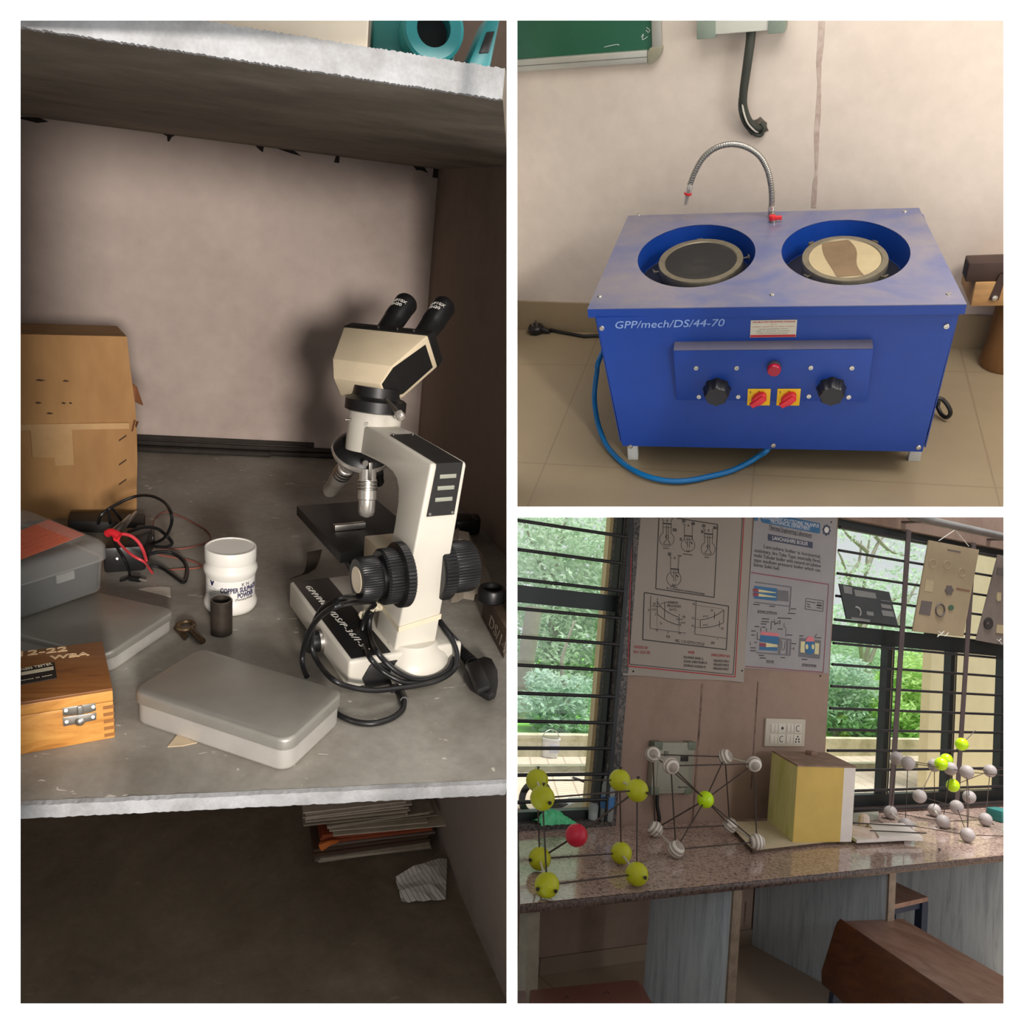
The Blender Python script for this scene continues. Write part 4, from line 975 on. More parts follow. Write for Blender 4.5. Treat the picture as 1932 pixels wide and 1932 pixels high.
# top plate with two round openings
HC = [(-0.1115, 0.198), (0.1125, 0.191)]
RX, RY = 0.0925, 0.128
QD = ((-0.2575, 0.005), (0.2515, -0.006), (0.2385, 0.357), (-0.2440, 0.388))   # plan of the hand-cut lid: front left, front right, back right, back left
def warp(x, y):
    s_ = (x + MW) / (2 * MW); t = y / MD
    p = [QD[0][k] * (1 - s_) + QD[1][k] * s_ for k in (0, 1)]; q = [QD[3][k] * (1 - s_) + QD[2][k] * s_ for k in (0, 1)]
    return p[0] * (1 - t) + q[0] * t, p[1] * (1 - t) + q[1] * t
def top_sheet(z0, z1):
    bmx = bmesh.new(); n = 64
    outer = [(-MW, 0), (MW, 0), (MW, MD), (-MW, MD)]
    g = G()
    # each half: ring between ellipse and its rectangle
    for k, (cx, cy) in enumerate(HC):
        xa, xb = ((-MW, 0.0) if k == 0 else (0.0, MW))
        ring_i = []; ring_o = []
        for j in range(n):
            a = 2 * PI * j / n; dx_, dy_ = math.cos(a), math.sin(a)
            ring_i.append((cx + RX * dx_, cy + RY * dy_))
            ts = []
            if dx_ > 1e-9: ts.append((xb - cx) / dx_)
            if dx_ < -1e-9: ts.append((xa - cx) / dx_)
            if dy_ > 1e-9: ts.append((MD - cy) / dy_)
            if dy_ < -1e-9: ts.append((0 - cy) / dy_)
            t = min(ts); ring_o.append([cx + t * dx_, cy + t * dy_])
        for (qx, qy) in ((xa, 0), (xb, 0), (xb, MD), (xa, MD)):     # snap the nearest ray to each corner
            j = min(range(n), key=lambda i: (ring_o[i][0] - qx) ** 2 + (ring_o[i][1] - qy) ** 2); ring_o[j] = [qx, qy]
        raw = ring_o; ring_o = [list(warp(x_, y_)) for x_, y_ in ring_o]
        vs = [(x, y, z1) for x, y in ring_i] + [(x, y, z1) for x, y in ring_o] + [(x, y, z0) for x, y in ring_i] + [(x, y, z0) for x, y in ring_o]
        fs = []
        for j in range(n):
            q = (j + 1) % n
            fs += [(j, q, n + q, n + j), (2 * n + j, 3 * n + j, 3 * n + q, 2 * n + q), (j, 2 * n + j, 2 * n + q, q)]
            if not (abs(raw[j][0]) < 1e-6 and abs(raw[q][0]) < 1e-6): fs.append((n + j, n + q, 3 * n + q, 3 * n + j))
        g.add(vs, fs)
    return g
tp = top_sheet(MH - 0.0012, MH).build('top_plate', bluet, PM, ang=30)
g = G()
co = [warp(x_, y_) for x_, y_ in ((-MW, 0), (MW, 0), (MW, MD), (-MW, MD))]; ci = [warp(x_, y_) for x_, y_ in ((-MW + 0.0018, 0.0018), (MW - 0.0018, 0.0018), (MW - 0.0018, MD - 0.0018), (-MW + 0.0018, MD - 0.0018))]
g.loft([[(o_[0], o_[1], MH - 0.0145), (o_[0], o_[1], MH - 0.0011), (i_[0], i_[1], MH - 0.0011), (i_[0], i_[1], MH - 0.0145)] for o_, i_ in zip(co, ci)], closed=True)
g.build('top_lip', blue, PM, smooth=False)
def bx(z): k = (MH - 0.0145 - z) / 0.229; return -0.2452 + 0.028 * k, 0.2455 - 0.010 * k
zb, zt = 0.041, MH - 0.0135
g = G()
def wallq(p, q, th):   # thin sheet standing between bottom and top edge points
    g.prism(p + q[::-1], th)
l0, r0 = bx(zb); l1, r1 = bx(zt)
g.loft([[(l0, 0.0028, zb), (r0, 0.0028, zb), (r0, 0.0045, zb), (l0, 0.0045, zb)], [(l1, 0.0028, zt), (r1, 0.0028, zt), (r1, 0.0045, zt), (l1, 0.0045, zt)]])
g.build('front_panel', blue, PM, smooth=False)
G().loft([[(l0 - 0.004, 0.006, zb + 0.006), (r0 + 0.004, 0.006, zb + 0.006), (r0 + 0.004, MD - 0.004, zb + 0.006), (l0 - 0.004, MD - 0.004, zb + 0.006)], [(l1 - 0.002, 0.006, zt), (r1 + 0.002, 0.006, zt), (r1 + 0.002, MD - 0.004, zt), (l1 - 0.002, MD - 0.004, zt)]]).build('cabinet', blue, PM, smooth=False) if False else None
g = G()
for (xa, xb_, s_) in ((l0, l1, -1), (r0, r1, 1)):
    g.loft([[(xa + s_ * 0.004, 0.0055, zb + 0.006), (xa + s_ * 0.004, MD - 0.004, zb + 0.006), (xa + s_ * 0.0025, MD - 0.004, zb + 0.006), (xa + s_ * 0.0025, 0.0055, zb + 0.006)], [(xb_ + s_ * 0.002, 0.0055, zt), (xb_ + s_ * 0.002, MD - 0.004, zt), (xb_ + s_ * 0.0005, MD - 0.004, zt), (xb_ + s_ * 0.0005, 0.0055, zt)]]).build('side_panel', blue, PM, smooth=False)
    g = G()
G().loft([[(l0, MD - 0.006, zb), (r0, MD - 0.006, zb), (r0, MD - 0.0045, zb), (l0, MD - 0.0045, zb)], [(l1, MD - 0.006, zt), (r1, MD - 0.006, zt), (r1, MD - 0.0045, zt), (l1, MD - 0.0045, zt)]]).build('back_panel', blue, PM, smooth=False)
legm = mat('white_channel_leg', (204, 208, 204), 0.5, var=0.04)
for x, y in ((-0.204, 0.022), (0.234, 0.036), (-0.204, 0.335), (0.234, 0.335)):
    G().box((x - 0.0085, y, 0), (x + 0.0085, y + 0.014, zb + 0.008)).build('leg', legm, PM, bev=0.0008)
dkb = mat('basin_dark', (28, 32, 44), 0.5)
rimm = mat('worn_rim_metal', (128, 120, 100), 0.45, 0.4, var=0.1, nscale=60)
disc_k = mat('black_polishing_cloth', (24, 23, 21), 0.8, var=0.25, nscale=14, col2=(52, 48, 42), lo=0.5, hi=0.8)
disc_p = mat('pale_polishing_cloth', (176, 160, 124), 0.7, var=0.04)
disc_b = mat('brown_worn_band', (122, 100, 72), 0.7, var=0.1, nscale=20)
sst = mat('screw_steel', (206, 202, 192), 0.28, 0.9, var=0.05)
for k, (cx, cy) in enumerate(HC):
    n = 64
    def ell(s_, z): return [(cx + RX * s_ * math.cos(2 * PI * j / n), cy + RY * s_ * math.sin(2 * PI * j / n), z) for j in range(n)]
    bas = G().loft([ell(1.0, MH - 0.0002), ell(1.0, MH - 0.046), ell(0.99, MH - 0.047), ell(1.02, MH - 0.047), ell(1.02, MH - 0.0014)], cap=False).build('basin', blue, PM)
    G().loft([ell(1.005, MH - 0.050), ell(1.005, MH - 0.0465)]).build('basin_floor', dkb, bas)
    dx0, dy0, rx, ry = ((-0.1045, 0.206, 0.0675, 0.0895), (0.1145, 0.195, 0.0630, 0.0885))[k]
    zd = 0.270
    def el(s_, z): return [(dx0 + rx * s_ * math.cos(2 * PI * j / n), dy0 + ry * s_ * math.sin(2 * PI * j / n), z) for j in range(n)]
    dc = G().loft([el(0.90, zd - 0.020), el(0.98, zd - 0.018), el(1.0, zd - 0.014), el(1.0, zd - 0.001), el(0.99, zd + 0.0008), el(0.86, zd + 0.0008), el(0.835, zd - 0.0012)]).build('clamp_ring', rimm, PM)
    G().loft([[(dx0 + 0.03 * math.cos(2 * PI * j / 24), dy0 + 0.03 * math.sin(2 * PI * j / 24), z) for j in range(24)] for z in (MH - 0.0466, zd - 0.018)]).build('spindle', dkb, dc)
    G().loft([el(0.835, zd - 0.002), el(0.835, zd - 0.0004)]).build('polishing_disc', disc_k if k == 0 else disc_p, dc, label='black cloth disc' if k == 0 else 'pale cloth disc with a worn brown band')
    if k:
        g = G(); m_ = 20; rows = []
        a0 = math.radians(101)
        for i in range(m_ + 1):
            t = -0.94 + 1.88 * i / m_; h = 0.35
            w0 = math.sqrt(max(0, 0.885 ** 2 - t * t)) if False else None
            row = []
            for s_ in (-0.30 - 0.05 * math.sin(3 * t + 1), 0.38 + 0.07 * math.sin(4 * t)):
                x_, y_ = (s_ - 0.10 + 0.20 * 0), t
                rr = math.hypot(x_ - 0.12 * t, y_)
                kk = 0.83 / rr if rr > 0.83 else 1
                row.append((dx0 + rx * (x_ - 0.12 * t) * kk, dy0 + ry * y_ * kk, zd - 0.0002))
            rows.append(row)
        g.sheet(rows, 0.0003).build('worn_band', disc_b, dc, smooth=False)
    for a in ((150, 15, 268) if k == 0 else (130, 45, 215, 318)):
        if k == 0: a = {150: 95, 15: 10, 268: 198}[a]
        a = math.radians(a); px_, py_ = math.cos(a), math.sin(a)
        b0 = Vector((dx0 + rx * px_ * 0.99, dy0 + ry * py_ * 0.99, zd - 0.006)); b1 = Vector((dx0 + rx * px_ * 1.0 + 0.008 * px_, dy0 + ry * py_ + 0.008 * py_, zd - 0.005))
        cs = G().cyl(b0, b1, 0.0012, n=8).build('clamp_screw', rimm, dc)
        G().prism([b1 + Vector((-py_ * 0.005, px_ * 0.005, -0.002)), b1 + Vector((py_ * 0.005, -px_ * 0.005, -0.002)), b1 + Vector((py_ * 0.005, -px_ * 0.005, 0.003)), b1 + Vector((-py_ * 0.005, px_ * 0.005, 0.003))], (px_ * 0.002, py_ * 0.002, 0)).build('wing', rimm, cs, bev=0.0005)
def scr(p, n_, r=0.0042, par=PM):
    G().lathe([(r, -0.0006), (r, 0.0006), (r * 0.8, 0.0018), (r * 0.45, 0.002), (r * 0.4, 0.001)], p, 16, n_).build('screw', sst, par)
for u, v_ in (C3(545, 592), C3(1617, 582), C3(787, 84), C4(1178, 577), C4(907, 65)): scr(onz(2, u, v_, MH), (0, 0, 1), 0.0036, tp)
for u, v_ in (C3(558, 788), C3(735, 1526), C3(1625, 1517), C4(1165, 776), C4(992, 1530)): scr(ony(2, u, v_, 0.0026), (0, -1, 0))
# control box on the front
CP = G().prism([(-0.131, 0.0032, 0.2285), (-0.131, -0.0150, 0.2235), (-0.128, -0.0045, 0.133), (-0.128, 0.0032, 0.133)], (0.274, 0, 0)).build('control_box', blue, PM, bev=0.0008)
G().prism([(-0.1305, 0.0024, 0.22875), (-0.1305, -0.0148, 0.22405), (0.1425, -0.0148, 0.22405), (0.1425, 0.0024, 0.22875)], (0, 0.0002, 0.0006)).build('box_top', grey_top, CP, smooth=False, label='grey top face of the control box')
def cy(z): return -0.0045 - 0.0105 * (z - 0.133) / 0.0905
def cpt_(x, y):
    p = ony(2, *C6(x, y), -0.010); q = ony(2, *C6(x, y), cy(p.z)); return ony(2, *C6(x, y), cy(q.z))
for x, y in ((272, 490), (600, 490), (1200, 487), (1533, 490), (295, 722), (613, 722), (1185, 718), (1507, 725)): scr(cpt_(x, y), (0, -1, 0.1), 0.0040, CP)
knobm = mat('black_bakelite', (34, 33, 33), 0.32, var=0.05)
nrm = Vector((0, -1, -0.115)).normalized()
def fluted(p, r, h, nm, par):
    n = 8 * 8; rings = []
    q = nrm.to_track_quat('Z', 'Y').to_matrix()
    for z, s_ in ((0, 1.08), (h * 0.25, 1.0), (h * 0.85, 0.92), (h, 0.84), (h * 0.97, 0.62), (h * 0.97, 0.1)):
        rings.append([p + q @ Vector((r * s_ * (1 + 0.055 * math.cos(8 * t)) * math.cos(t), r * s_ * (1 + 0.055 * math.cos(8 * t)) * math.sin(t), z)) for t in (2 * PI * j / n for j in range(n))])
    return G().loft(rings).build(nm, knobm, par)
for x, y in ((440, 668), (1366, 662)): fluted(cpt_(x, y - 6) , 0.0185, 0.020, 'speed_knob', CP)
redm = mat('red_plastic_lens', (172, 12, 44), 0.25, var=0.03)
pr_ = cpt_(903, 475)
G().cyl(pr_, pr_ + nrm * 0.007, 0.0098, n=24).build('lamp_bezel', mat('grey_bezel', (74, 70, 72), 0.4), CP)
G().lathe([(0.0094, 0), (0.0094, 0.005), (0.0085, 0.0065)], pr_ + nrm * 0.007, 24, nrm).build('indicator_lamp', redm, CP)
yel = mat('yellow_plate', (240, 190, 10), 0.4, var=0.02)
redk = mat('red_switch', (226, 44, 56), 0.35, var=0.03)
for x, y in ((780, 725), (1020, 725)):
    c = cpt_(x, y); mm = frame3(c, (1, 0, 0), (0, -0.115, 1))
    g = G(); g.m = mm; g.box((-0.0165, -0.0155, 0), (0.0165, 0.0155, 0.0012))
    ypl = g.build('switch_plate', yel, CP, bev=0.0006)
    g = G(); write(g, '0', 0.0055, mm @ Matrix.Translation((-0.0015, 0.0085, 0.0013))); write(g, '2', 0.0055, mm @ Matrix.Translation((-0.0140, 0.0080, 0.0013))); write(g, '1', 0.0055, mm @ Matrix.Translation((0.0085, 0.0040, 0.0013)))
    g.build('switch_marks', inkk, ypl, smooth=False)
    g = G(); g.m = mm @ Matrix.Rotation(math.radians(50), 4, 'Z')
    n = 28
    rr = lambda t: (0.0128 * math.cos(t), 0.0088 * math.sin(t))
    g.loft([[(rr(t)[0] * k, rr(t)[1] * k, z) for t in (2 * PI * j / n for j in range(n))] for z, k in ((0.001, 1.0), (0.008, 1.0), (0.010, 0.9))])
    g.m = mm @ Matrix.Rotation(math.radians(40), 4, 'Z')
    g.loft([[(x_ * k, y_ * k, z) for x_, y_ in ((-0.0145, -0.0042), (0.0105, -0.0052), (0.0105, 0.0052), (-0.0145, 0.0042))] for z, k in ((0.008, 1), (0.0135, 0.92))])
    g.build('rotary_switch', redk, ypl, bev=0.0006)
# maker's plate and handwriting
a, c = ony(2, *C6(715, 105), 0.0024), ony(2, *C6(1080, 238), 0.0024)
lp_ = G().box((a.x, 0.0018, c.z), (c.x, 0.0029, a.z)).build('maker_plate', mat('cream_plate', (206, 200, 180), 0.45, var=0.02), PM, smooth=False)
redp = mat('red_print', (196, 52, 56), 0.7); grp = mat('dark_print', (96, 86, 78), 0.7)
g = G(); w_ = c.x - a.x; h_ = a.z - c.z
g.box((a.x + 0.0005, 0.0015, c.z + 0.0004), (c.x - 0.0005, 0.0018, c.z + 0.0040))
def wl(g, s_, y, wd, size): write(g, s_, size, frame3((a.x + (w_ - wd) / 2, 0.0016, a.z - y), (1, 0, 0), (0, 0, 1)), width=wd)
wl(g, 'DOUBLE DISC POLISHING MACHINE', 0.0035, w_ * 0.9, 0.0030); wl(g, '-- -', 0.0070, w_ * 0.12, 0.0024); wl(g, '------- --------- -- ----, -------', 0.0105, w_ * 0.92, 0.0028)
g.build('red_lettering', redp, lp_, smooth=False)
g = G()
for k, s_ in enumerate(('----, --------- -----', '--- - ------ -------', '---- ----------------', '----- --------')): wl(g, s_, 0.0142 + 0.0032 * k, w_ * (0.62, 0.72, 0.66, 0.5)[k], 0.0026)
g.build('dark_lettering', grp, lp_, smooth=False)
g = G(); write(g, 'GPP/mech/DS/44-70', 0.0165, frame3((-0.217, 0.0024, 0.2525), (1, 0, 0.006), (0, 0, 1)), width=0.158, shear=0.2)
g.build('handwriting', mat('pale_blue_chalk', (150, 178, 226), 0.8), PM, smooth=False)
# swan neck tap
swan = mat('braided_chrome', (176, 174, 166), 0.3, 0.85, var=0.1, nscale=300)
SP = [(0.005, 0.345, 0.297), (0.004, 0.345, 0.325), (-0.001, 0.345, 0.351), (-0.008, 0.345, 0.370), (-0.020, 0.345, 0.388), (-0.040, 0.345, 0.402), (-0.064, 0.345, 0.408), (-0.088, 0.345, 0.404), (-0.108, 0.345, 0.390), (-0.122, 0.345, 0.368), (-0.131, 0.345, 0.345)]
TAPG = G().cyl((0.006, 0.352, MH), (0.005, 0.346, 0.299), 0.0058, 0.0052, 18).cyl((0.0075, 0.335, MH + 0.006), (0.0065, 0.348, MH + 0.008), 0.0042, n=14).build('tap_body', steel, PM)
k_ = 0
P_ = [Vector(p) for p in SP]
G().tube(SP, lambda t: 0.0048 + 0.00025 * math.sin(t * 420), 14, 24).build('swan_neck', swan, PM)
G().cyl((0.0052, 0.3455, 0.296), (0.005, 0.345, 0.303), 0.0062, n=18).build('tap_nut', chrome, PM)
nz = G().lathe([(0.0058, 0), (0.0062, 0.006), (0.0060, 0.014), (0.0046, 0.017), (0.0042, 0.034), (0.0030, 0.034)], (-0.1305, 0.345, 0.347), 18, (-0.0075, 0, -0.030)).build('nozzle', chrome, PM)
G().lathe([(0.0064, 0), (0.0066, 0.001), (0.0066, 0.003), (0.0064, 0.004)], (-0.1335, 0.345, 0.334), 18, (-0.0075, 0, -0.030)).build('red_ring', red, nz)
vh = G().cyl((0.0085, 0.322, MH), (0.008, 0.322, MH + 0.007), 0.0048, n=14).build('valve', steel, PM)
G().box((0.0035, 0.3165, MH + 0.005), (0.022, 0.3245, MH + 0.0105)).cyl((0.0065, 0.3205, MH + 0.0045), (0.0065, 0.3205, MH + 0.0125), 0.0056, n=16).build('tap_handle', red, vh, bev=0.0008)

# hose, power lead, loop
hosem = mat('blue_hose', (10, 112, 176), 0.28, var=0.04)
HP = [(548, 970, 0.125), (528, 1060, 0.10), (513, 1180, 0.065), (516, 1280, 0.045), (540, 1400, 0.025), (590, 1520, 0.010), (680, 1620, 0.006), (780, 1685, 0.006), (880, 1722, 0.006), (990, 1740, 0.006), (1100, 1736, 0.006), (1220, 1712, 0.006), (1350, 1680, 0.006), (1460, 1630, 0.010), (1540, 1580, 0.022), (1590, 1540, 0.036)]
pts = [onz(2, *C3(x, y), z) for x, y, z in HP]
pts = [Vector((-0.2455, 0.285, 0.150))] + pts + [pts[-1] + Vector((0.012, 0.04, 0.006))]
o = G().tube(pts, 0.0046, 12).build('water_hose', hosem, None, bay=2, loc=onz(2, *C3(980, 1740), 0))
tag(o, 'blue water hose curving from the machine side across the floor', 'hose')
pp = onz(2, *C3(145, 765), 0.020); pp.z = 0.0
PL = thing('plug_lead', 'black power lead with a three pin plug lying left of the machine', 'lead', 2, onz(2, *C3(145, 800)))
G().tube([pp + Vector((0.03, -0.006, 0.005))] + [onz(2, *C3(x, y), 0.004) for x, y in ((235, 800), (255, 803), (300, 812), (380, 826), (450, 838), (530, 836))] + [Vector((-0.27, 0.455, 0.004)), Vector((-0.20, 0.42, 0.02))], 0.0034, 10).build('cable', rub, PL)
pb = G().lathe([(0.010, 0), (0.0165, 0.003), (0.0170, 0.013), (0.014, 0.017)], pp + Vector((0, 0, 0.0005)), 20).build('plug', knobm, PL)
G().cyl(pp + Vector((0.012, -0.002, 0.010)), pp + Vector((0.030, -0.006, 0.006)), 0.0062, 0.0042, 12).build('cable_grip', rub, pb)
for dx_, dy_ in ((-0.005, -0.004), (0.005, -0.004), (0, 0.006)): G().cyl(pp + Vector((dx_, dy_, 0.017)), pp + Vector((dx_ * 1.1, dy_, 0.026)), 0.0018, n=8).build('pin', steel, pb)
o = G().tube([Vector((0.245, 0.16, 0.04))] + [onz(2, *C4(x, y), z) for x, y, z in ((1110, 1225, 0.040), (1150, 1240, 0.036), (1185, 1290, 0.025), (1188, 1325, 0.015), (1165, 1343, 0.008), (1135, 1325, 0.008), (1112, 1280, 0.015), (1100, 1235, 0.025))] + [Vector((0.240, 0.18, 0.02))], 0.0034, 10).build('cable_loop', rub, None, bay=2, loc=onz(2, *C4(1165, 1343), 0))
tag(o, 'black cable loop hanging out at the right side of the machine', 'cable')

# chalkboard
def wpt(u, v_, off=0.0): return at(2, u, v_, (0.121, 1, 0), 0.453 - off)
WX = Vector((1, -0.121, 0)).normalized(); WN = Vector((-0.121, -1, 0)).normalized()
def W2(x, z, off): return Vector((x, wy2(x), z)) + WN * off
alf = mat('board_aluminium', (188, 188, 178), 0.4, 0.5, var=0.03)
grn = mat('green_board', (40, 96, 72), 0.28, var=0.06, nscale=8)
BBx, BBz = -0.196, 0.530
CBD = thing('chalkboard', 'green board with an aluminium frame high on the wall', 'board', 2, W2(BBx, BBz, 0))
def lx2(z): return (0.0062 - TRA[2][0] - ROT[2][0][1] * 0.507 - ROT[2][0][2] * z) / ROT[2][0][0]   # where the dividing wall cuts the board
def bar2(g, x0, x1, z0, z1, o0, o1):
    xa, xb = (lx2(z0), lx2(z1)) if x0 is None else (x0, x0)
    return g.loft([[W2(xa, z0, o0), W2(xa, z0, o1), W2(xb, z1, o1), W2(xb, z1, o0)], [W2(x1, z0, o0), W2(x1, z0, o1), W2(x1, z1, o1), W2(x1, z1, o0)]])
XL = None
bar2(G(), XL, BBx, BBz, BBz + 0.20, 0.0005, 0.006).build('writing_surface', grn, CBD, smooth=False)
fr = bar2(G(), XL, BBx - 0.012, BBz - 0.014, BBz + 0.006, 0.0004, 0.012).build('bottom_rail', alf, CBD, bev=0.002)
bar2(G(), XL, BBx - 0.012, BBz - 0.005, BBz - 0.0035, 0.0115, 0.0124).build('groove', mat('groove_grey', (120, 120, 112), 0.5), fr, smooth=False)
bar2(G(), BBx - 0.004, BBx + 0.012, BBz + 0.004, BBz + 0.20, 0.0004, 0.012).build('side_rail', alf, CBD, bev=0.002)
cc_ = (BBx - 0.012, BBz + 0.010); ring = []
for a in range(-90, 1, 10): ring.append((cc_[0] + 0.026 * math.cos(math.radians(a)), cc_[1] + 0.026 * math.sin(math.radians(a))))
ring += [(cc_[0] + 0.006, cc_[1]), (cc_[0], cc_[1] - 0.006)]
G().prism([W2(x, z, 0.0004) for x, z in ring], WN * 0.0128).build('corner_cap', mat('olive_cap', (150, 148, 126), 0.45), CBD, bev=0.0012)
chk = mat('chalk_smear', (196, 206, 198), 0.9)
g = G()
for (pts_) in ([(1220, 52), (1226, 57), (1223, 61), (1219, 57)], [(1210, 70), (1214, 64), (1212, 75), (1222, 69)], [(1140, 89), (1152, 86), (1165, 84), (1168, 86)]):
    G().tube([wpt(u, v_, 0.0062) for u, v_ in pts_], 0.0006, 6, 4).build('chalk_mark', chk, CBD)
# switch box with a cable running into the wall
sbm = mat('grey_switch_box', (204, 206, 194), 0.45, var=0.02); sbd = mat('grey_green_clip', (132, 146, 132), 0.5)
SB = thing('switch_box', 'grey switch box on the wall with a thick cable below', 'switch box', 2, W2(-0.055, 0.553, 0))
bar2(G(), -0.118, 0.012, 0.555, 0.68, 0.0, 0.034).build('body', sbm, SB, bev=0.002)
for x0, x1 in ((-0.121, -0.091), (-0.010, 0.016)): bar2(G(), x0, x1, 0.5505, 0.590, 0.0, 0.036).build('corner_bracket', sbd, SB, bev=0.001)
cabm = mat('dark_taped_cable', (52, 56, 48), 0.6, var=0.1)
g = G().tube([W2(-0.038, 0.556, 0.018), W2(-0.038, 0.54, 0.02), W2(-0.042, 0.50, 0.022), W2(-0.046, 0.462, 0.022), W2(-0.045, 0.440, 0.020), W2(-0.037, 0.418, 0.016), W2(-0.026, 0.404, 0.010), W2(-0.018, 0.400, 0.000)], lambda t: 0.0078 - 0.0020 * t, 12)
g.build('cable', cabm, SB)
wiw = mat('white_wire', (206, 202, 190), 0.5)
G().tube([W2(-0.047, 0.452, 0.026), W2(-0.044, 0.434, 0.026), W2(-0.036, 0.414, 0.024), W2(-0.024, 0.398, 0.012), W2(-0.020, 0.396, 0.0)], 0.0016, 8).build('white_wire', wiw, SB)
G().tube([W2(-0.051, 0.455, 0.02), W2(-0.050, 0.435, 0.022), W2(-0.042, 0.412, 0.018), W2(-0.028, 0.394, 0.008), W2(-0.016, 0.390, 0.006), W2(-0.012, 0.402, 0.004), W2(-0.018, 0.408, 0.0)], 0.0030, 8).build('loose_core', cabm, SB)
ho = G().lathe([(0.016, 0), (0.014, 0.0006)], W2(-0.020, 0.402, 0.0002), 16, WN, 1.0, 0.9).build('wall_hole', dk, bpy.data.objects['wall_back.001'], smooth=False) if False else None
holem = mat('broken_plaster', (112, 104, 92), 0.95, var=0.3, nscale=90)
random.seed(3)
g = G().prism([W2(-0.022 + 0.018 * math.cos(2 * PI * k / 14) * rnd(0.7, 1.15), 0.402 + 0.016 * math.sin(2 * PI * k / 14) * rnd(0.7, 1.15), 0.0002) for k in range(14)], WN * 0.0008)
g.build('broken_plaster', holem, bpy.data.objects['wall_back.001'], smooth=False)
# vice on a stump at the right
vis = mat('brown_vice_paint', (66, 46, 38), 0.5, var=0.1)
wdl = mat('raw_wood_block', (190, 146, 92), 0.7, var=0.12, nscale=14, stretch=(1, 1, 5))
stm = mat('stump_bark_brown', (132, 92, 48), 0.7, var=0.12, nscale=10, stretch=(3, 3, 0.6))
VS = thing('bench_vice', 'brown vice bolted to a wooden block on a round stump', 'vice', 2, (0.42, 0.34, 0))
lx = 0.318
G().lathe([(0.040, 0), (0.0425, 0.006), (0.036, 0.05), (0.036, 0.133)], (0.420, 0.345, 0), 30).build('stump', stm, VS)
G().box((0.333, 0.300, 0.1335), (0.480, 0.395, 0.176)).build('wooden_block', wdl, VS, bev=0.002)
bk = G().box((lx, 0.302, 0.1765), (0.480, 0.336, 0.209)).build('vice_bar', vis, VS, bev=0.002)
G().box((lx - 0.0006, 0.307, 0.181), (lx + 0.001, 0.331, 0.2045)).build('tube_mouth', dk, bk, smooth=False)
G().prism([(0.358, 0.2985, 0.145), (0.373, 0.2985, 0.145), (0.376, 0.2985, 0.190), (0.366, 0.2985, 0.190)], (0, 0.0015, 0)).build('strap', vis, VS, smooth=False)
G().lathe([(0.0045, 0), (0.0045, 0.003), (0.002, 0.004)], (0.366, 0.298, 0.150), 12, (0, -1, 0)).build('bolt', sst, VS)

# ================================================================== room 3: laboratory bench
def A1(x, y): return 966 + x / 4.146, 966 + y / 4.146
def A2(x, y): return 1432 + x / 3.864, 966 + y / 3.864
def A3(x, y): return 966 + x / 3.864, 1380 + y / 3.864
def A4(x, y): return 1400 + x / 3.632, 1360 + y / 3.632
def A5(x, y): return 966 + x / 3.864, 1600 + y / 3.864
def A6(x, y): return 1432 + x / 3.864, 1600 + y / 3.864
def granite(name, a, b_, c_, rough):
    m, nt, p = newmat(name)
    v = coords(nt)
    o_ = ramp(nt, noise(nt, v, 170, 3, 0.7), [(0.38, lin(c_)), (0.46, lin(b_)), (0.6, lin(a))]).outputs[0]
    g_ = ramp(nt, noise(nt, v, 14, 4), [(0.3, (0.78, 0.78, 0.78, 1)), (0.7, (1, 1, 1, 1))])
    nt.links.new(mixc(nt, 1.0, o_, g_.outputs[0], 'MULTIPLY'), p.inputs['Base Color'])
    p.inputs['Roughness'].default_value = rough
    return m
gra = granite('pink_granite', (196, 172, 160), (172, 146, 134), (112, 90, 82), 0.09)
grae = granite('dark_granite_edge', (104, 84, 76), (76, 58, 52), (34, 26, 24), 0.35)
graj = granite('black_speckled_granite', (110, 100, 94), (54, 48, 46), (24, 22, 22), 0.4)
def marble(name, a, b_, c_):
    m, nt, p = newmat(name)
    v = coords(nt, (1, 1, 0.09))
    o_ = ramp(nt, noise(nt, v, 60, 6, 0.7, 0.6), [(0.33, lin(c_)), (0.5, lin(b_)), (0.68, lin(a))]).outputs[0]
    nt.links.new(o_, p.inputs['Base Color']); p.inputs['Roughness'].default_value = 0.4
    return m
mar = marble('streaked_marble', (216, 224, 230), (202, 211, 218), (170, 180, 188))
edgb = mat('rough_marble_edge', (140, 122, 104), 0.8, var=0.15, nscale=40)
# worktop and piers
TB = thing('lab_bench', 'long speckled granite lab bench on marble slabs along the window wall', 'bench', 3, (0.2, -0.2, -0.32))
G().prism([(-0.733, -0.409, -0.0005), (1.60, -0.398, -0.0005), (1.60, -0.001, -0.0005), (-0.50, -0.001, -0.0005)][::1], (0, 0, 0.0006)).build('polished_top', gra, TB, smooth=False)
G().prism([(-0.735, -0.412, -0.016), (1.60, -0.400, -0.016), (1.60, -0.001, -0.016), (-0.502, -0.001, -0.016)], (0, 0, 0.0156)).build('worktop_edge', grae, TB, bev=0.003)
for k, (x, y0, y1) in enumerate(((-0.237, -0.405, -0.155), (0.240, -0.402, -0.006), (0.735, -0.397, -0.006))):
    pr_ = G().box((x, y0 + 0.004, -0.32), (x + 0.021, y1, -0.0165)).build('marble_slab', mar, TB, smooth=False)
    G().box((x - 0.0005, y0, -0.32), (x + 0.0225, y0 + 0.005, -0.0165)).build('slab_edge', edgb, pr_, smooth=False)
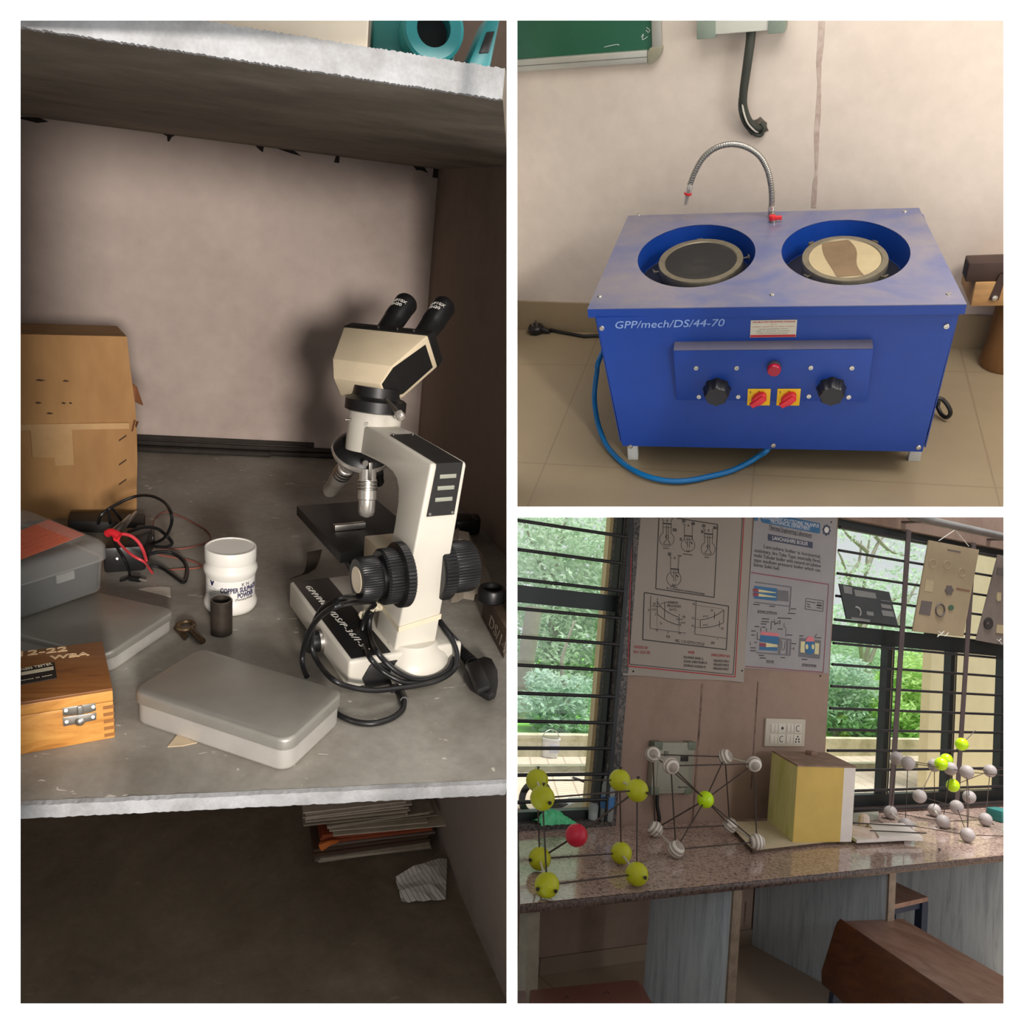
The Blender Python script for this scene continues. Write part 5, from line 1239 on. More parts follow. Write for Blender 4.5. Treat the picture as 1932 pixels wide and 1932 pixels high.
G().loft([[(-0.717 + k_, -0.407, z_), (-0.692 + k_, -0.407, z_), (-0.692 + k_, -0.380, z_), (-0.717 + k_, -0.380, z_)] for k_, z_ in ((0.024, -0.32), (0.002, -0.0165))]).build('post', mat('grey_green_post', (122, 114, 98), 0.7, var=0.12, nscale=30), TB, smooth=False)

# windows ----------------------------------------------------------
alb = mat('dark_green_aluminium', (44, 50, 50), 0.4, 0.3, var=0.05)
blkb = mat('black_painted_bar', (26, 25, 30), 0.45, var=0.05)
flat_ = mat('brown_flat_bar', (84, 72, 72), 0.5, var=0.08)
glm, nt, p = newmat('window_glass')
nt.nodes.remove(p)
tr = nd(nt, 'ShaderNodeBsdfTransparent'); gl = nd(nt, 'ShaderNodeBsdfGlossy'); gl.inputs['Roughness'].default_value = 0.02
tr.inputs[0].default_value = (0.93, 0.96, 0.95, 1)
ms = nd(nt, 'ShaderNodeMixShader'); ms.inputs[0].default_value = 0.05
nt.links.new(tr.outputs[0], ms.inputs[1]); nt.links.new(gl.outputs[0], ms.inputs[2]); nt.links.new(ms.outputs[0], nt.nodes['Material Output'].inputs[0])
FY = 0.040
def lx0(z, y=0.0): return (-0.4412 - 0.09637 * z + 0.49016 * y) / 0.86629   # where the dividing wall cuts the left window
XST = ony(3, 1147, 1250, FY).x
w = struct(G().box((LX0, FY - 0.012, 0.012), (LX1 - 0.001, FY + 0.012, 0.032)).box((LX0, FY - 0.012, HZ - 0.022), (LX1 - 0.001, FY + 0.012, HZ)).box((XST, FY - 0.0119, 0.032), (LX1 - 0.001, FY + 0.012, HZ - 0.022)).box((LX0, FY - 0.0121, 0.508), (XST, FY + 0.012, 0.548)).build('window_1', alb, bay=3, clip=CL_3, smooth=False))
for za, zb_ in ((0.030, 0.510), (0.546, HZ - 0.02)):
    G().prism([(lx0(za, FY), FY + 0.003, za), (XST + 0.002, FY + 0.003, za), (XST + 0.002, FY + 0.003, zb_), (lx0(zb_, FY), FY + 0.003, zb_)], (0, 0.0015, 0)).build('window_pane', glm, w, smooth=False)
G().box((XST + 0.004, FY - 0.015, 0.548), (XST + 0.007, FY - 0.012, HZ - 0.022)).build('bright_bead', mat('bare_aluminium', (150, 152, 150), 0.4, 0.6), w, smooth=False)
def xv(u, v_, y): return ony(3, u, v_, y).x
xs1 = xv(*A2(922, 1350), FY); xs2 = xv(*A2(1385, 1350), FY); xs3 = xv(*A2(1748, 1350), FY)
g = G().box((RX0 + 0.001, FY - 0.012, 0.010), (RX1, FY + 0.012, 0.044)).box((RX0 + 0.001, FY - 0.012, HZ - 0.026), (RX1, FY + 0.012, HZ)).box((RX0 + 0.001, FY - 0.012, 0.486), (RX1, FY + 0.012, 0.535))
for x in (xs1, xs2): g.box((x - 0.016, FY - 0.013, 0.044), (x + 0.016, FY + 0.012, 0.486))
g.box((xs3 - 0.004, FY - 0.013, 0.044), (xs3 + 0.06, FY + 0.012, HZ - 0.026))
xt = xv(*A2(1285, 130), FY)
g.box((xt - 0.018, FY - 0.012, 0.535), (xt + 0.018, FY + 0.012, HZ - 0.026))
w = struct(g.build('window_2', alb, bay=3, smooth=False))
G().box((RX0 + 0.002, FY + 0.003, 0.044), (RX1, FY + 0.0045, 0.486)).box((RX0 + 0.002, FY + 0.003, 0.535), (RX1, FY + 0.0045, HZ - 0.026)).build('window_pane', glm, w, smooth=False)
bead = mat('yellowed_bead', (150, 140, 110), 0.5)
for x in (xs1, xs2): G().box((x + 0.0035, FY - 0.0145, 0.044), (x + 0.0075, FY - 0.013, 0.486)).build('sash_bead', bead, w, smooth=False)
struct(G().box((-0.257, -0.003, -0.0), (LX1, WT, HZ)).build('trim_1', graj, bay=3, clip=CL_3, smooth=False))
struct(G().box((LX0, -0.006, 0.0002), (-0.257, WT, 0.0118)).build('trim_2', graj, bay=3, clip=CL_3, smooth=False))
struct(G().box((RX0, -0.006, 0.0002), (RX1, WT, 0.0098)).build('trim_3', mat('brown_sill', (98, 80, 74), 0.5, var=0.1), bay=3, clip=CL_3, smooth=False))
GR = thing('window_grille', 'black iron bar grille across the left window beside the bulb poster', 'grille', 3, (-0.5, -0.008, 0.06), group='window grilles')
for z in (0.0640, 0.1235, 0.183, 0.243, 0.305, 0.3675, 0.4305, 0.494, 0.560, 0.627, 0.693):
    G().cyl((lx0(z), -0.007, z), (-0.2625, -0.007, z), 0.0042, n=10).build('bar', blkb, GR)
G().box((-0.2705, -0.011, 0.013), (-0.2585, -0.0035, 0.742)).build('upright', blkb, GR, smooth=False)
GR = thing('window_grille', 'black iron bar grille across the right window with hanging boards', 'grille', 3, (1.0, -0.008, 0.01), group='window grilles')
for z in (0.0105, 0.0655, 0.124, 0.179, 0.2375, 0.297, 0.359, 0.4205, 0.481, 0.548, 0.616, 0.681, 0.748, 0.816):
    G().cyl((RX0 + 0.001, -0.007, z), (RX1, -0.007, z), 0.0040, n=10).build('bar', blkb, GR)
for (a, b_, c_, d_) in ((1105, 100, 970, 1700), (1585, 200, 1440, 1700)):
    p0 = ony(3, *A2(a, b_), -0.012); p1 = ony(3, *A2(c_, d_), -0.012); xm = (p0.x + p1.x) / 2
    G().loft([[(xm + s_ * 0.35 * (p0.x - xm) * 1 - 0.011, y, z) if False else (q - 0.011, -0.013, z), (q + 0.011, -0.013, z), (q + 0.011, -0.0105, z), (q - 0.011, -0.0105, z)] for q, z, y, s_ in ((p1.x * 0.6 + xm * 0.4, 0.0102, 0, 0), (p0.x * 0.6 + xm * 0.4, HZ, 0, 0))]).build('upright', flat_, GR, smooth=False)
silv = mat('galvanised_pipe', (150, 146, 142), 0.35, 0.7, var=0.08)
CR = thing('curtain_rod', 'galvanised pipe running above the right window', 'pipe', 3, (1.1, -0.05, 0.872))
G().cyl((0.74, -0.05, 0.880), (1.62, -0.05, 0.874), 0.0125, n=18).build('pipe', silv, CR)
for x in (0.78, 1.22): G().box((x - 0.012, -0.052, 0.866), (x + 0.012, 0.001, 0.8705)).build('bracket', flat_, CR, smooth=False)

# boards hung on the right grille
def hung(name, label, pxs, y, m, th=0.004):
    P = [ony(3, *A2(*q), y) for q in pxs]
    c = sum(P, Vector()) / len(P)
    t = thing(name, label, 'board', 3, c, group='display boards in the right window')
    G().prism(P, (0, th, 0)).build('panel', m, t, smooth=False)
    return t, P
def on_board(g, pxs, y, th=0.0012): return g.prism([ony(3, *A2(*q), y) for q in pxs], (0, -th, 0))
def blob(cx, cy, rx, ry, n=14, jag=0.0): return [(cx + rx * math.cos(2 * PI * k / n) * (1 + jag * (k % 2)), cy + ry * math.sin(2 * PI * k / n) * (1 + jag * (k % 2))) for k in range(n)]
bk1 = mat('dark_circuit_board', (58, 60, 62), 0.6, var=0.1); bk1l = mat('grey_board_label', (126, 126, 124), 0.6)
t, P = hung('display_board', 'dark tilted display board lying on a bar of the right window', [(585, 522), (950, 583), (1015, 830), (640, 780)], -0.018, bk1)
for q in ([(610, 535), (675, 548), (678, 600), (620, 590)], [(690, 565), (845, 590), (855, 632), (700, 612)], [(885, 640), (955, 650), (958, 655), (886, 646)], [(885, 668), (960, 680), (966, 708), (892, 696)], [(780, 722), (832, 730), (835, 758), (785, 750)], [(670, 765), (805, 785), (808, 805), (675, 785)], [(890, 715), (975, 725), (985, 765), (900, 755)]):
    on_board(G(), q, -0.018).build('label_strip', bk1l, t, smooth=False)
G().tube([ony(3, *A2(x, y), -0.0195) for x, y in ((700, 690), (728, 700), (740, 730), (735, 755))], 0.0028, 8).build('white_tube', mat('pale_tube', (160, 160, 156), 0.5), t)
bk2 = mat('buff_display_card', (150, 132, 104), 0.75, var=0.06, nscale=10)
gsm = mat('grey_sample', (92, 82, 78), 0.6); yls = mat('light_sample', (168, 150, 118), 0.7)
t, P = hung('display_board', 'large buff display board of seals hung by a white string in the window', [(1240, 205), (1605, 275), (1490, 910), (1120, 870)], -0.020, bk2)
on_board(G(), blob(1385, 570, 32, 40, 12, -0.22), -0.020, 0.002).build('gear_sample', gsm, t, smooth=False)
on_board(G(), [(1185, 645), (1262, 655), (1245, 755), (1165, 742)], -0.020, 0.001).build('net_sample', gsm, t, smooth=False)
on_board(G(), blob(1398, 697, 19, 20), -0.020, 0.002).build('green_seal', mat('green_sample', (60, 88, 66), 0.6), t, smooth=False)
on_board(G(), [(1215, 490), (1275, 500), (1262, 585), (1205, 575)], -0.020, 0.0008).build('paper_sample', yls, t, smooth=False)
G().tube([ony(3, *A2(x, y), -0.0215) for x, y in blob(1322, 715, 32, 45, 16) + [blob(1322, 715, 32, 45, 16)[0]]], 0.0026, 8, 3).build('ring_seal', gsm, t)
for cx, cy in ((1265, 375), (1370, 385), (1480, 440)): G().tube([ony(3, *A2(x, y), -0.0205) for x, y in blob(cx, cy, 24, 30, 12) + [blob(cx, cy, 24, 30, 12)[0]]], 0.0012, 6, 2).build('pale_ring', yls, t)
on_board(G(), [(1375, 270), (1470, 288), (1468, 298), (1374, 280)], -0.020, 0.0008).build('title_strip', gsm, t, smooth=False)
on_board(G(), [(1440, 552), (1535, 570), (1534, 582), (1438, 565)], -0.020, 0.0012).build('brown_strip', mat('brown_sample', (120, 84, 62), 0.7), t, smooth=False)
G().tube([ony(3, *A2(x, y), -0.021) for x, y in ((1310, 210), (1430, 130), (1530, 250))], 0.0012, 6, 1).build('hanging_string', mat('white_string', (206, 204, 196), 0.8), t)
G().tube([ony(3, *A2(x, y), -0.023) for x, y in ((1305, 870), (1330, 885), (1350, 870), (1325, 890), (1300, 910), (1330, 888), (1355, 905), (1380, 880))], 0.0013, 6, 2).build('knot', MATS['white_string'], t)
bk3 = mat('grey_display_card', (112, 100, 92), 0.75, var=0.06)
t, P = hung('display_board', 'grey display board with a disc at the right edge of the window', [(1745, 310), (1900, 338), (1860, 985), (1585, 935)], -0.020, bk3)
on_board(G(), blob(1668, 812, 32, 44, 20), -0.020, 0.004).build('disc_sample', mat('dark_disc', (52, 48, 48), 0.4), t, smooth=False)
on_board(G(), blob(1668, 812, 7, 9, 12), -0.024, 0.001).build('disc_centre', gsm, t, smooth=False)
on_board(G(), [(1735, 585), (1762, 588), (1760, 645), (1738, 652), (1728, 630)], -0.020, 0.002).build('white_sample', yls, t, smooth=False)
on_board(G(), [(1730, 820), (1800, 828), (1795, 890), (1725, 880)], -0.020, 0.002).build('square_sample', yls, t, smooth=False)
on_board(G(), [(1735, 405), (1800, 412), (1798, 465), (1730, 455)], -0.020, 0.002).build('dark_sample', gsm, t, smooth=False)
G().tube([ony(3, *A2(x, y), -0.023) for x, y in ((1735, 930), (1755, 945), (1770, 960), (1750, 942), (1765, 925))], 0.0013, 6, 2).build('knot', MATS['white_string'], t)

# posters ---------------------------------------------------------
def A7(x, y): return 1170 + x / 6.036, 970 + y / 6.036
def A8(x, y): return 1400 + x / 6.232, 970 + y / 6.232
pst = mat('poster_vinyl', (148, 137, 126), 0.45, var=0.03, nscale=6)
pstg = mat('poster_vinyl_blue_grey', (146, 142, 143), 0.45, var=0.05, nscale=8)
rdi = mat('poster_red', (164, 44, 48), 0.6); bki = mat('poster_black', (42, 36, 36), 0.6)
PY = -0.0030
def wv_(fn, x, y, off=0.0): return ony(3, *fn(x, y), PY - off)
def line(g, fn, pts, w=0.0013):
    P = [wv_(fn, *q, 0.0004) for q in pts]
    for a, c in zip(P, P[1:]):
        d = (c - a); L = d.length
        if L < 1e-5: continue
        d.normalize(); n_ = Vector((-d.z, 0, d.x)) * (w / 2)
        g.prism([a - n_, c - n_, c + n_, a + n_], (0, -0.0003, 0))
    return g
def area(g, fn, pts, off=0.0003): return g.prism([wv_(fn, *q, off) for q in pts], (0, -0.0002, 0))
def wtext(g, fn, s_, x0, y0, x1, y1, size, bold=0.0):
    a, c = wv_(fn, x0, y0, 0.0006), wv_(fn, x1, y1, 0.0006)
    d = c - a
    write(g, s_, size, frame3(a, d, (0, 0, 1)), width=d.length, bold=bold, extrude=0.0001)
    return g
p1 = thing('wall_poster', 'white poster with red border, bulb shaped engine drawings and cycle graphs', 'poster', 3, ony(3, 1290, 1150), group='posters between the windows')
q = [wv_(A1, 890, 1240), wv_(A1, 912, 1262), wv_(A1, 1400, 1312), wv_(A1, 1820, 1336), wv_(A1, 1870, 45)]
x0p, x1p, zb0, zb1 = -0.252, 0.150, 0.362, 0.360
def ztop(x): return (TRA[3][1] + ROT[3][1][0] * x - 0.0060) / -ROT[3][1][2]
rows = []
for z in (0.357, 0.362, 0.45, 0.6, 0.72, 0.845):
    rows.append([(x0p + (x1p - x0p) * k / 6 - 0.018 * (z - 0.5), PY + 0.0006 - (0.004 if z < 0.36 and k in (0, 6) else 0.0), min(z, ztop(x0p + (x1p - x0p) * k / 6 - 0.018 * (z - 0.5))) + (0.0015 * math.sin(k * 1.7) if z < 0.36 else 0)) for k in range(7)])
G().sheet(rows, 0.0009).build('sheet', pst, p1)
g = line(G(), A1, [(940, 45), (908, 1205), (1745, 1290), (1815, 45)], 0.0028); g.build('red_border', rdi, p1, smooth=False)
g = line(G(), A1, [(952, 45), (920, 1190), (1730, 1272), (1803, 45)], 0.0016)
line(g, A1, [(1150, 45), (1125, 600), (1582, 668), (1610, 98), (1290, 48)], 0.0022)
line(g, A1, [(1035, 630), (1023, 998), (1677, 1077), (1695, 737), (1035, 630)], 0.0024)
line(g, A1, [(1440, 697), (1430, 955), (1677, 990)], 0.0013)
g.build('printed_frames', bki, p1, smooth=False)
def arc(cx, cy, rx, ry, a0, a1, n=18): return [(cx + rx * math.cos(math.radians(a0 + (a1 - a0) * k / n)), cy + ry * math.sin(math.radians(a0 + (a1 - a0) * k / n))) for k in range(n + 1)]
# the four engine sketches (coordinates read off the enlarged poster)
for (cx, cy, r, xl, xr, yt, yp, up_) in ((533, 285, 82, 490, 584, 75, 105, 1), (773, 352, 78, 732, 824, 130, 245, 0), (1003, 395, 80, 962, 1055, 185, 222, 1), (612, 735, 82, 575, 668, 500, 622, 0)):
    g = G(); h_ = math.degrees(math.asin(min(1, (xr - xl) / 2 / r)))
    line(g, A7, [(xl, yt), (xl, cy - r * 0.80)] + arc(cx, cy, r, r, -90 - h_, -450 + h_, 26) + [(xr, yt + 6)], 0.0010)
    line(g, A7, [(xl, yp), (xr, yp + 8)], 0.0032); line(g, A7, [(xl, yp + 40), (xr, yp + 48), (xr, yp + 8)], 0.0010)
    ym = cy + r * (0.55 if up_ else 0.75)
    line(g, A7, [((xl + xr) / 2 - 10, yp + 20), ((xl + xr) / 2 - 10, ym - 30)], 0.0010); line(g, A7, [((xl + xr) / 2 + 12, yp + 20), ((xl + xr) / 2 + 12, ym - 30)], 0.0010)
    if up_: line(g, A7, [(cx - 12, ym - 30), (cx - 38, ym), (cx - 30, ym + 14), (cx + 32, ym + 18), (cx + 36, ym), (cx + 12, ym - 30)], 0.0013); line(g, A7, arc(cx, cy - r * 0.35, 16, 16, 0, 360, 12), 0.0010)
    else: line(g, A7, arc(cx, ym - 5, 17, 20, 0, 180, 10), 0.0016); line(g, A7, [(cx - 36, yp + 55), (cx - 10, yp + 95)], 0.0012); line(g, A7, [(cx + 30, yp + 70), (cx + 50, yp + 95)], 0.003)
    line(g, A7, [(xl - 20, yt - 28), (xl + 14, yt)], 0.0012); line(g, A7, [(xr + 20, yt - 30), (xr - 8, yt + 4)], 0.0012)
    line(g, A7, arc((xl + xr) / 2, yt, 8, 12, 0, 360, 8), 0.001)
    g.build('engine_sketch', bki, p1, smooth=False)
g = G()
for (x, y, w_) in ((490, 385, 65), (715, 452, 110), (960, 490, 50), (570, 825, 80), (545, 440, 36), (655, 470, 46), (706, 62, 38), (812, 92, 40), (935, 118, 36), (1062, 140, 40), (600, 165, 44), (680, 272, 24), (922, 186, 28)):
    for k in range(1 if w_ > 45 else 3): line(g, A7, [(x, y + 12 * k), (x + w_, y + 12 * k + w_ * 0.13)], 0.0018)
g.build('sketch_captions', bki, p1, smooth=False)
g = G()
line(g, A7, [(350, 930), (340, 1300), (750, 1356)], 0.0011)
curve = lambda P0, P1, P2: [((1 - t) ** 2 * P0[0] + 2 * t * (1 - t) * P1[0] + t * t * P2[0], (1 - t) ** 2 * P0[1] + 2 * t * (1 - t) * P1[1] + t * t * P2[1]) for t in (k / 12 for k in range(13))]
line(g, A7, curve((424, 995), (480, 1110), (672, 1175)), 0.0016); line(g, A7, curve((424, 1140), (520, 1225), (672, 1265)), 0.0016)
line(g, A7, [(424, 985), (424, 1140)], 0.0014); line(g, A7, [(672, 1175), (672, 1265)], 0.0014)
for k in range(9): line(g, A7, [(421, 1145 + 18 * k), (421, 1154 + 18 * k)], 0.0010)
for k in range(4): line(g, A7, [(672, 1270 + 20 * k), (672, 1280 + 20 * k)], 0.0010)
line(g, A7, [(460, 1025), (510, 1003), (535, 1003)], 0.0011); line(g, A7, [(510, 1003), (505, 1190)], 0.0014); line(g, A7, [(365, 1045), (455, 1055)], 0.0014); line(g, A7, [(636, 1195), (712, 1199)], 0.0014)
line(g, A7, curve((912, 1203), (1060, 1195), (1180, 1090)), 0.0014); line(g, A7, curve((912, 1295), (1060, 1295), (1178, 1235)), 0.0014)
line(g, A7, [(914, 1203), (912, 1295)], 0.0014); line(g, A7, [(1182, 1090), (1178, 1235)], 0.0014); line(g, A7, [(1076, 1120), (1074, 1195)], 0.0014); line(g, A7, [(1131, 1215), (1130, 1290)], 0.0014)
for k in range(14): line(g, A7, [(868 + 22 * k, 1037 + 3.1 * k), (880 + 22 * k, 1039 + 3.1 * k)], 0.0010)
for k in range(3): line(g, A7, [(860 + 18 * k, 1195 + k), (870 + 18 * k, 1196 + k)], 0.0010); line(g, A7, [(855 + 18 * k, 1288 + k), (866 + 18 * k, 1289 + k)], 0.0010)
g.build('cycle_graphs', bki, p1, smooth=False)
g = G()
for s_, x0, y0, x1, y1, sz in (('ADIABATIC', 540, 1016, 664, 1024, 0.0085), ('PROCESSES', 538, 1056, 692, 1064, 0.0085), ('(s=C)', 565, 1096, 640, 1102, 0.0085), ('v=C', 358, 1094, 412, 1100, 0.008), ('v=C', 690, 1246, 745, 1252, 0.008), ('v=C', 944, 1172, 1006, 1176, 0.008), ('v=C', 944, 1272, 1002, 1276, 0.008), ('(a)', 526, 1402, 566, 1406, 0.009), ('(b)', 1036, 1474, 1074, 1478, 0.009), ('FIG. 1.12 OTTO CYCLE', 630, 1456, 960, 1500, 0.0105), ('FIG. 1.11 WORKING OF FOUR STROKE PETROL ENGINE', 532, 852, 962, 920, 0.0062), ('P', 320, 1110, 332, 1112, 0.009), ('3', 418, 976, 428, 978, 0.008), ('2', 396, 1152, 408, 1154, 0.008), ('4', 668, 1160, 678, 1162, 0.008), ('1', 684, 1274, 690, 1275, 0.008), ('Q1', 375, 1030, 405, 1034, 0.008), ('Q2', 712, 1180, 742, 1184, 0.008), ('T3', 822, 1034, 850, 1038, 0.008), ('T2', 815, 1196, 845, 1200, 0.008), ('T1', 810, 1284, 842, 1288, 0.008), ('V', 538, 1360, 552, 1362, 0.008), ('V2', 405, 1334, 430, 1337, 0.008), ('V1', 662, 1368, 690, 1371, 0.008), ('s', 1104, 1428, 1112, 1430, 0.008), ('Q1', 1030, 1104, 1058, 1108, 0.008), ('Q2', 1148, 1310, 1176, 1314, 0.008), ('T1', 450, 1256, 474, 1260, 0.008)):
    wtext(g, A7, s_, x0, y0, x1, y1, sz)
g.build('black_lettering', bki, p1, smooth=False)
g = G()
for s_, x0, y0, x1, y1 in (('GUIDED BY', 157, 1524, 318, 1540), ('N.H. OZA SIR', 155, 1582, 342, 1594), ('NAME', 776, 1586, 848, 1592), ('ENROLLMENT NO.', 1040, 1616, 1254, 1636)): wtext(g, A7, s_, x0, y0, x1, y1, 0.0100)
g.build('red_lettering', rdi, p1, smooth=False)
g = G()
for k, (s_, n_) in enumerate((('FULWANI SAHIL G.', '186260319021'), ('GOHIL SHREYANSH A.', '186260319022'), ('JAGRALA HUSAIN M.', '186260319027'))):
    wtext(g, A7, s_, 724, 1642 + 46 * k, (952, 996, 976)[k], 1662 + 48 * k, 0.0092); wtext(g, A7, n_, 1066 - 2 * k, 1680 + 44 * k, 1240 - 2 * k, 1692 + 45 * k, 0.0092)
g.build('name_lettering', bki, p1, smooth=False)
for x, y in ((152, 1790), (1390, 1783)): G().ball(wv_(A7, x, y, 0.001), 0.0022, 10).build('pin', bki, p1)

p2 = thing('wall_poster', 'grey boiler poster with blue title band and coloured section drawings', 'poster', 3, ony(3, 1490, 1150), group='posters between the windows')
PY = -0.0022
rows = [[(0.1515 + (0.4795 - 0.1515) * k / 5, PY + 0.0006, min(z, ztop(0.1515 + (0.4795 - 0.1515) * k / 5))) for k in range(6)] for z in (0.394, 0.5, 0.6, 0.7, 0.860)]
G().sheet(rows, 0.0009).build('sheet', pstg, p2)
blu = mat('poster_blue', (42, 98, 140), 0.5, var=0.04); nav = mat('poster_navy', (52, 60, 82), 0.5); wht = mat('poster_white', (214, 210, 208), 0.6); pch = mat('poster_pale_yellow', (206, 196, 150), 0.6); mar_ = mat('poster_maroon', (136, 60, 74), 0.6); gry = mat('poster_grey_fill', (104, 102, 106), 0.6); pink = mat('poster_pink', (200, 112, 118), 0.6)
area(G(), A8, [(222, 36), (222, 78), (240, 100), (900, 228), (918, 218), (918, 110), (570, 36)]).build('title_band', blu, p2, smooth=False)
area(G(), A8, [(143, 36), (186, 36), (184, 76), (145, 80)]).build('blue_emblem', blu, p2, smooth=False)
area(G(), A8, [(305, 232), (831, 330), (829, 402), (304, 308)]).build('heading_band', nav, p2, smooth=False)
g = G()
wtext(g, A8, 'GOVERNMENT POLYTECHNIC PALANPUR', 236, 52, 905, 162, 0.0150); wtext(g, A8, 'MECHANICAL DEPARTMENT', 338, 104, 800, 194, 0.0150)
g.build('band_lettering', wht, p2, smooth=False)
g = G(); wtext(g, A8, 'LANCHASHIRE BOILER', 358, 300, 774, 372, 0.0150); g.build('heading_lettering', wht, p2, smooth=False)
g = G()
wtext(g, A8, 'Thermal Engineering Laboratory', 316, 174, 820, 272, 0.0165); line(g, A8, [(316, 184), (820, 280)], 0.0014)
for s_, x0, y0, x1, y1 in (('Lancashire boiler is horizontal,', 258, 398, 926, 518), ('stationary, fire Tube Type, internally Fired,', 146, 442, 926, 574), ('multi Tubular boiler with natural circulation', 142, 500, 926, 628), ('type medium pressure boiler which can', 140, 556, 920, 680), ('burns Solid fuel.', 138, 612, 445, 660)): wtext(g, A8, s_, x0, y0, x1, y1, 0.0140)
g.build('dark_lettering', mat('poster_dark_ink', (70, 66, 70), 0.6), p2, smooth=False)
g = G(); n = 24
g.prism([wv_(A8, 994 + (52 if k % 3 < 2 else 40) * math.cos(2 * PI * k / n) * 0.95, 188 + (72 if k % 3 < 2 else 56) * math.sin(2 * PI * k / n) * 0.95, 0.0003) for k in range(n)], (0, -0.0002, 0))
gm = g.build('gear_emblem', nav, p2, smooth=False)
area(G(), A8, arc(994, 186, 27, 36, 0, 352, 20), 0.0006).build('emblem_centre', wht, gm, smooth=False)
g = line(G(), A8, [(106, 686), (1018, 826)], 0.0026); line(g, A8, [(40, 1790), (955, 1860), (1018, 826)], 0.0022)
g.build('maroon_rules', mar_, p2, smooth=False)
# boiler sections
area(G(), A8, [(158, 792), (585, 852), (583, 866), (158, 806)]).build('wall_section', gry, p2, smooth=False)
area(G(), A8, [(152, 1030), (566, 1078), (564, 1092), (150, 1044)]).build('wall_section', gry, p2, smooth=False)
area(G(), A8, [(570, 862), (585, 864), (566, 1146), (552, 1144)]).build('wall_section', gry, p2, smooth=False)
area(G(), A8, [(145, 842), (412, 875), (408, 1022), (140, 992)]).build('water_drum', blu, p2, smooth=False)
area(G(), A8, [(412, 888), (548, 905), (545, 1030), (410, 1016)]).build('flue_grey', gry, p2, smooth=False)
for y in (885, 936): area(G(), A8, [(194, y - 2), (400, y + 36), (400, y + 44), (194, y + 32)], 0.0006).build('fire_tube', pch, p2, smooth=False); area(G(), A8, [(132, y - 14), (194, y - 6), (194, y + 32), (130, y + 26)], 0.0006).build('furnace', mar_, p2, smooth=False)
area(G(), A8, [(222, 1378), (434, 1404), (430, 1440), (220, 1420)]).build('steam_space', pink, p2, smooth=False)
area(G(), A8, [(218, 1422), (430, 1440), (424, 1534), (206, 1496)]).build('water_drum', blu, p2, smooth=False)
area(G(), A8, [(206, 1512), (282, 1524), (282, 1562), (204, 1554)]).build('furnace', mar_, p2, smooth=False)
area(G(), A8, [(282, 1512), (414, 1536), (414, 1562), (282, 1564)], 0.0005).build('fire_tube', pch, p2, smooth=False)
area(G(), A8, [(206, 1556), (418, 1568), (414, 1610), (202, 1596)]).build('water_drum', blu, p2, smooth=False)
g = area(G(), A8, [(430, 1452), (582, 1470), (570, 1668), (170, 1636), (170, 1622), (555, 1650), (560, 1484), (430, 1466)]); g.build('wall_section', gry, p2, smooth=False)
area(G(), A8, [(432, 1466), (460, 1470), (452, 1648), (424, 1644)], 0.0004).build('partition_bar', gry, p2, smooth=False)
area(G(), A8, [(522, 1480), (545, 1483), (538, 1652), (516, 1650)], 0.0004).build('partition_bar', gry, p2, smooth=False)
area(G(), A8, [(676, 1452), (928, 1486), (915, 1704), (662, 1676)]).build('brick_setting', gry, p2, smooth=False)
area(G(), A8, [(692, 1494), (740, 1500), (736, 1630), (686, 1624)], 0.0006).build('side_flue', pch, p2, smooth=False); area(G(), A8, [(858, 1514), (908, 1520), (900, 1650), (852, 1644)], 0.0006).build('side_flue', pch, p2, smooth=False)
area(G(), A8, arc(798, 1560, 62, 90, 0, 350, 26), 0.0009).build('boiler_shell', blu, p2, smooth=False)
area(G(), A8, arc(800, 1500, 52, 64, 182, 358, 14), 0.0012).build('steam_space', pink, p2, smooth=False)
for x in (762, 834): area(G(), A8, arc(x, 1560, 17, 30, 0, 345, 14), 0.0013).build('flue_tube', pch, p2, smooth=False)
g = G()
line(g, A8, [(752, 990), (957, 1020), (950, 1144), (742, 1116), (752, 990)], 0.0014)
for k, (s_, x1) in enumerate((('Hot flue gases', 866), ('Water', 802), ('Steam', 804))): wtext(g, A8, s_, 764, 1034 + 28 * k, x1, 1046 + 28 * k, 0.0056)
for y in (1040, 1070, 1100): line(g, A8, [(880, y), (936, y + 7)], 0.0045 if y == 1070 else 0.002)
wtext(g, A8, 'SECTIONAL TOP VIEW (A-A)', 182, 1152, 408, 1172, 0.0075); line(g, A8, [(180, 1160), (410, 1180)], 0.001)
wtext(g, A8, 'FRONT VIEW', 287, 1738, 374, 1746, 0.0075); wtext(g, A8, 'SECTIONAL SIDE VIEW (B-B)', 706, 1778, 872, 1792, 0.0075); line(g, A8, [(284, 1746), (374, 1754)], 0.001); line(g, A8, [(705, 1786), (874, 1798)], 0.001)
for x, y, w_ in ((135, 1062, 72), (322, 1082, 66), (575, 1112, 60), (540, 1165, 86), (420, 1220, 160), (235, 1230, 84), (228, 1262, 88), (222, 1290, 62), (150, 1320, 52), (232, 1328, 44), (108, 1372, 52), (110, 1420, 38), (146, 1508, 28), (100, 1570, 60), (96, 1604, 70), (200, 1660, 60), (208, 1690, 74), (455, 1686, 50), (580, 1522, 56), (522, 1420, 70), (420, 1350, 60), (674, 1430, 50), (862, 1452, 70), (702, 1706, 66)): line(g, A8, [(x, y), (x + w_, y + w_ * 0.06)], 0.0022)
line(g, A8, [(340, 1362), (346, 1264), (380, 1268)], 0.0016); line(g, A8, [(380, 1240), (384, 1300), (448, 1250), (450, 1290), (384, 1280)], 0.0012); line(g, A8, [(496, 1280), (494, 1330), (516, 1334), (512, 1440)], 0.0008)
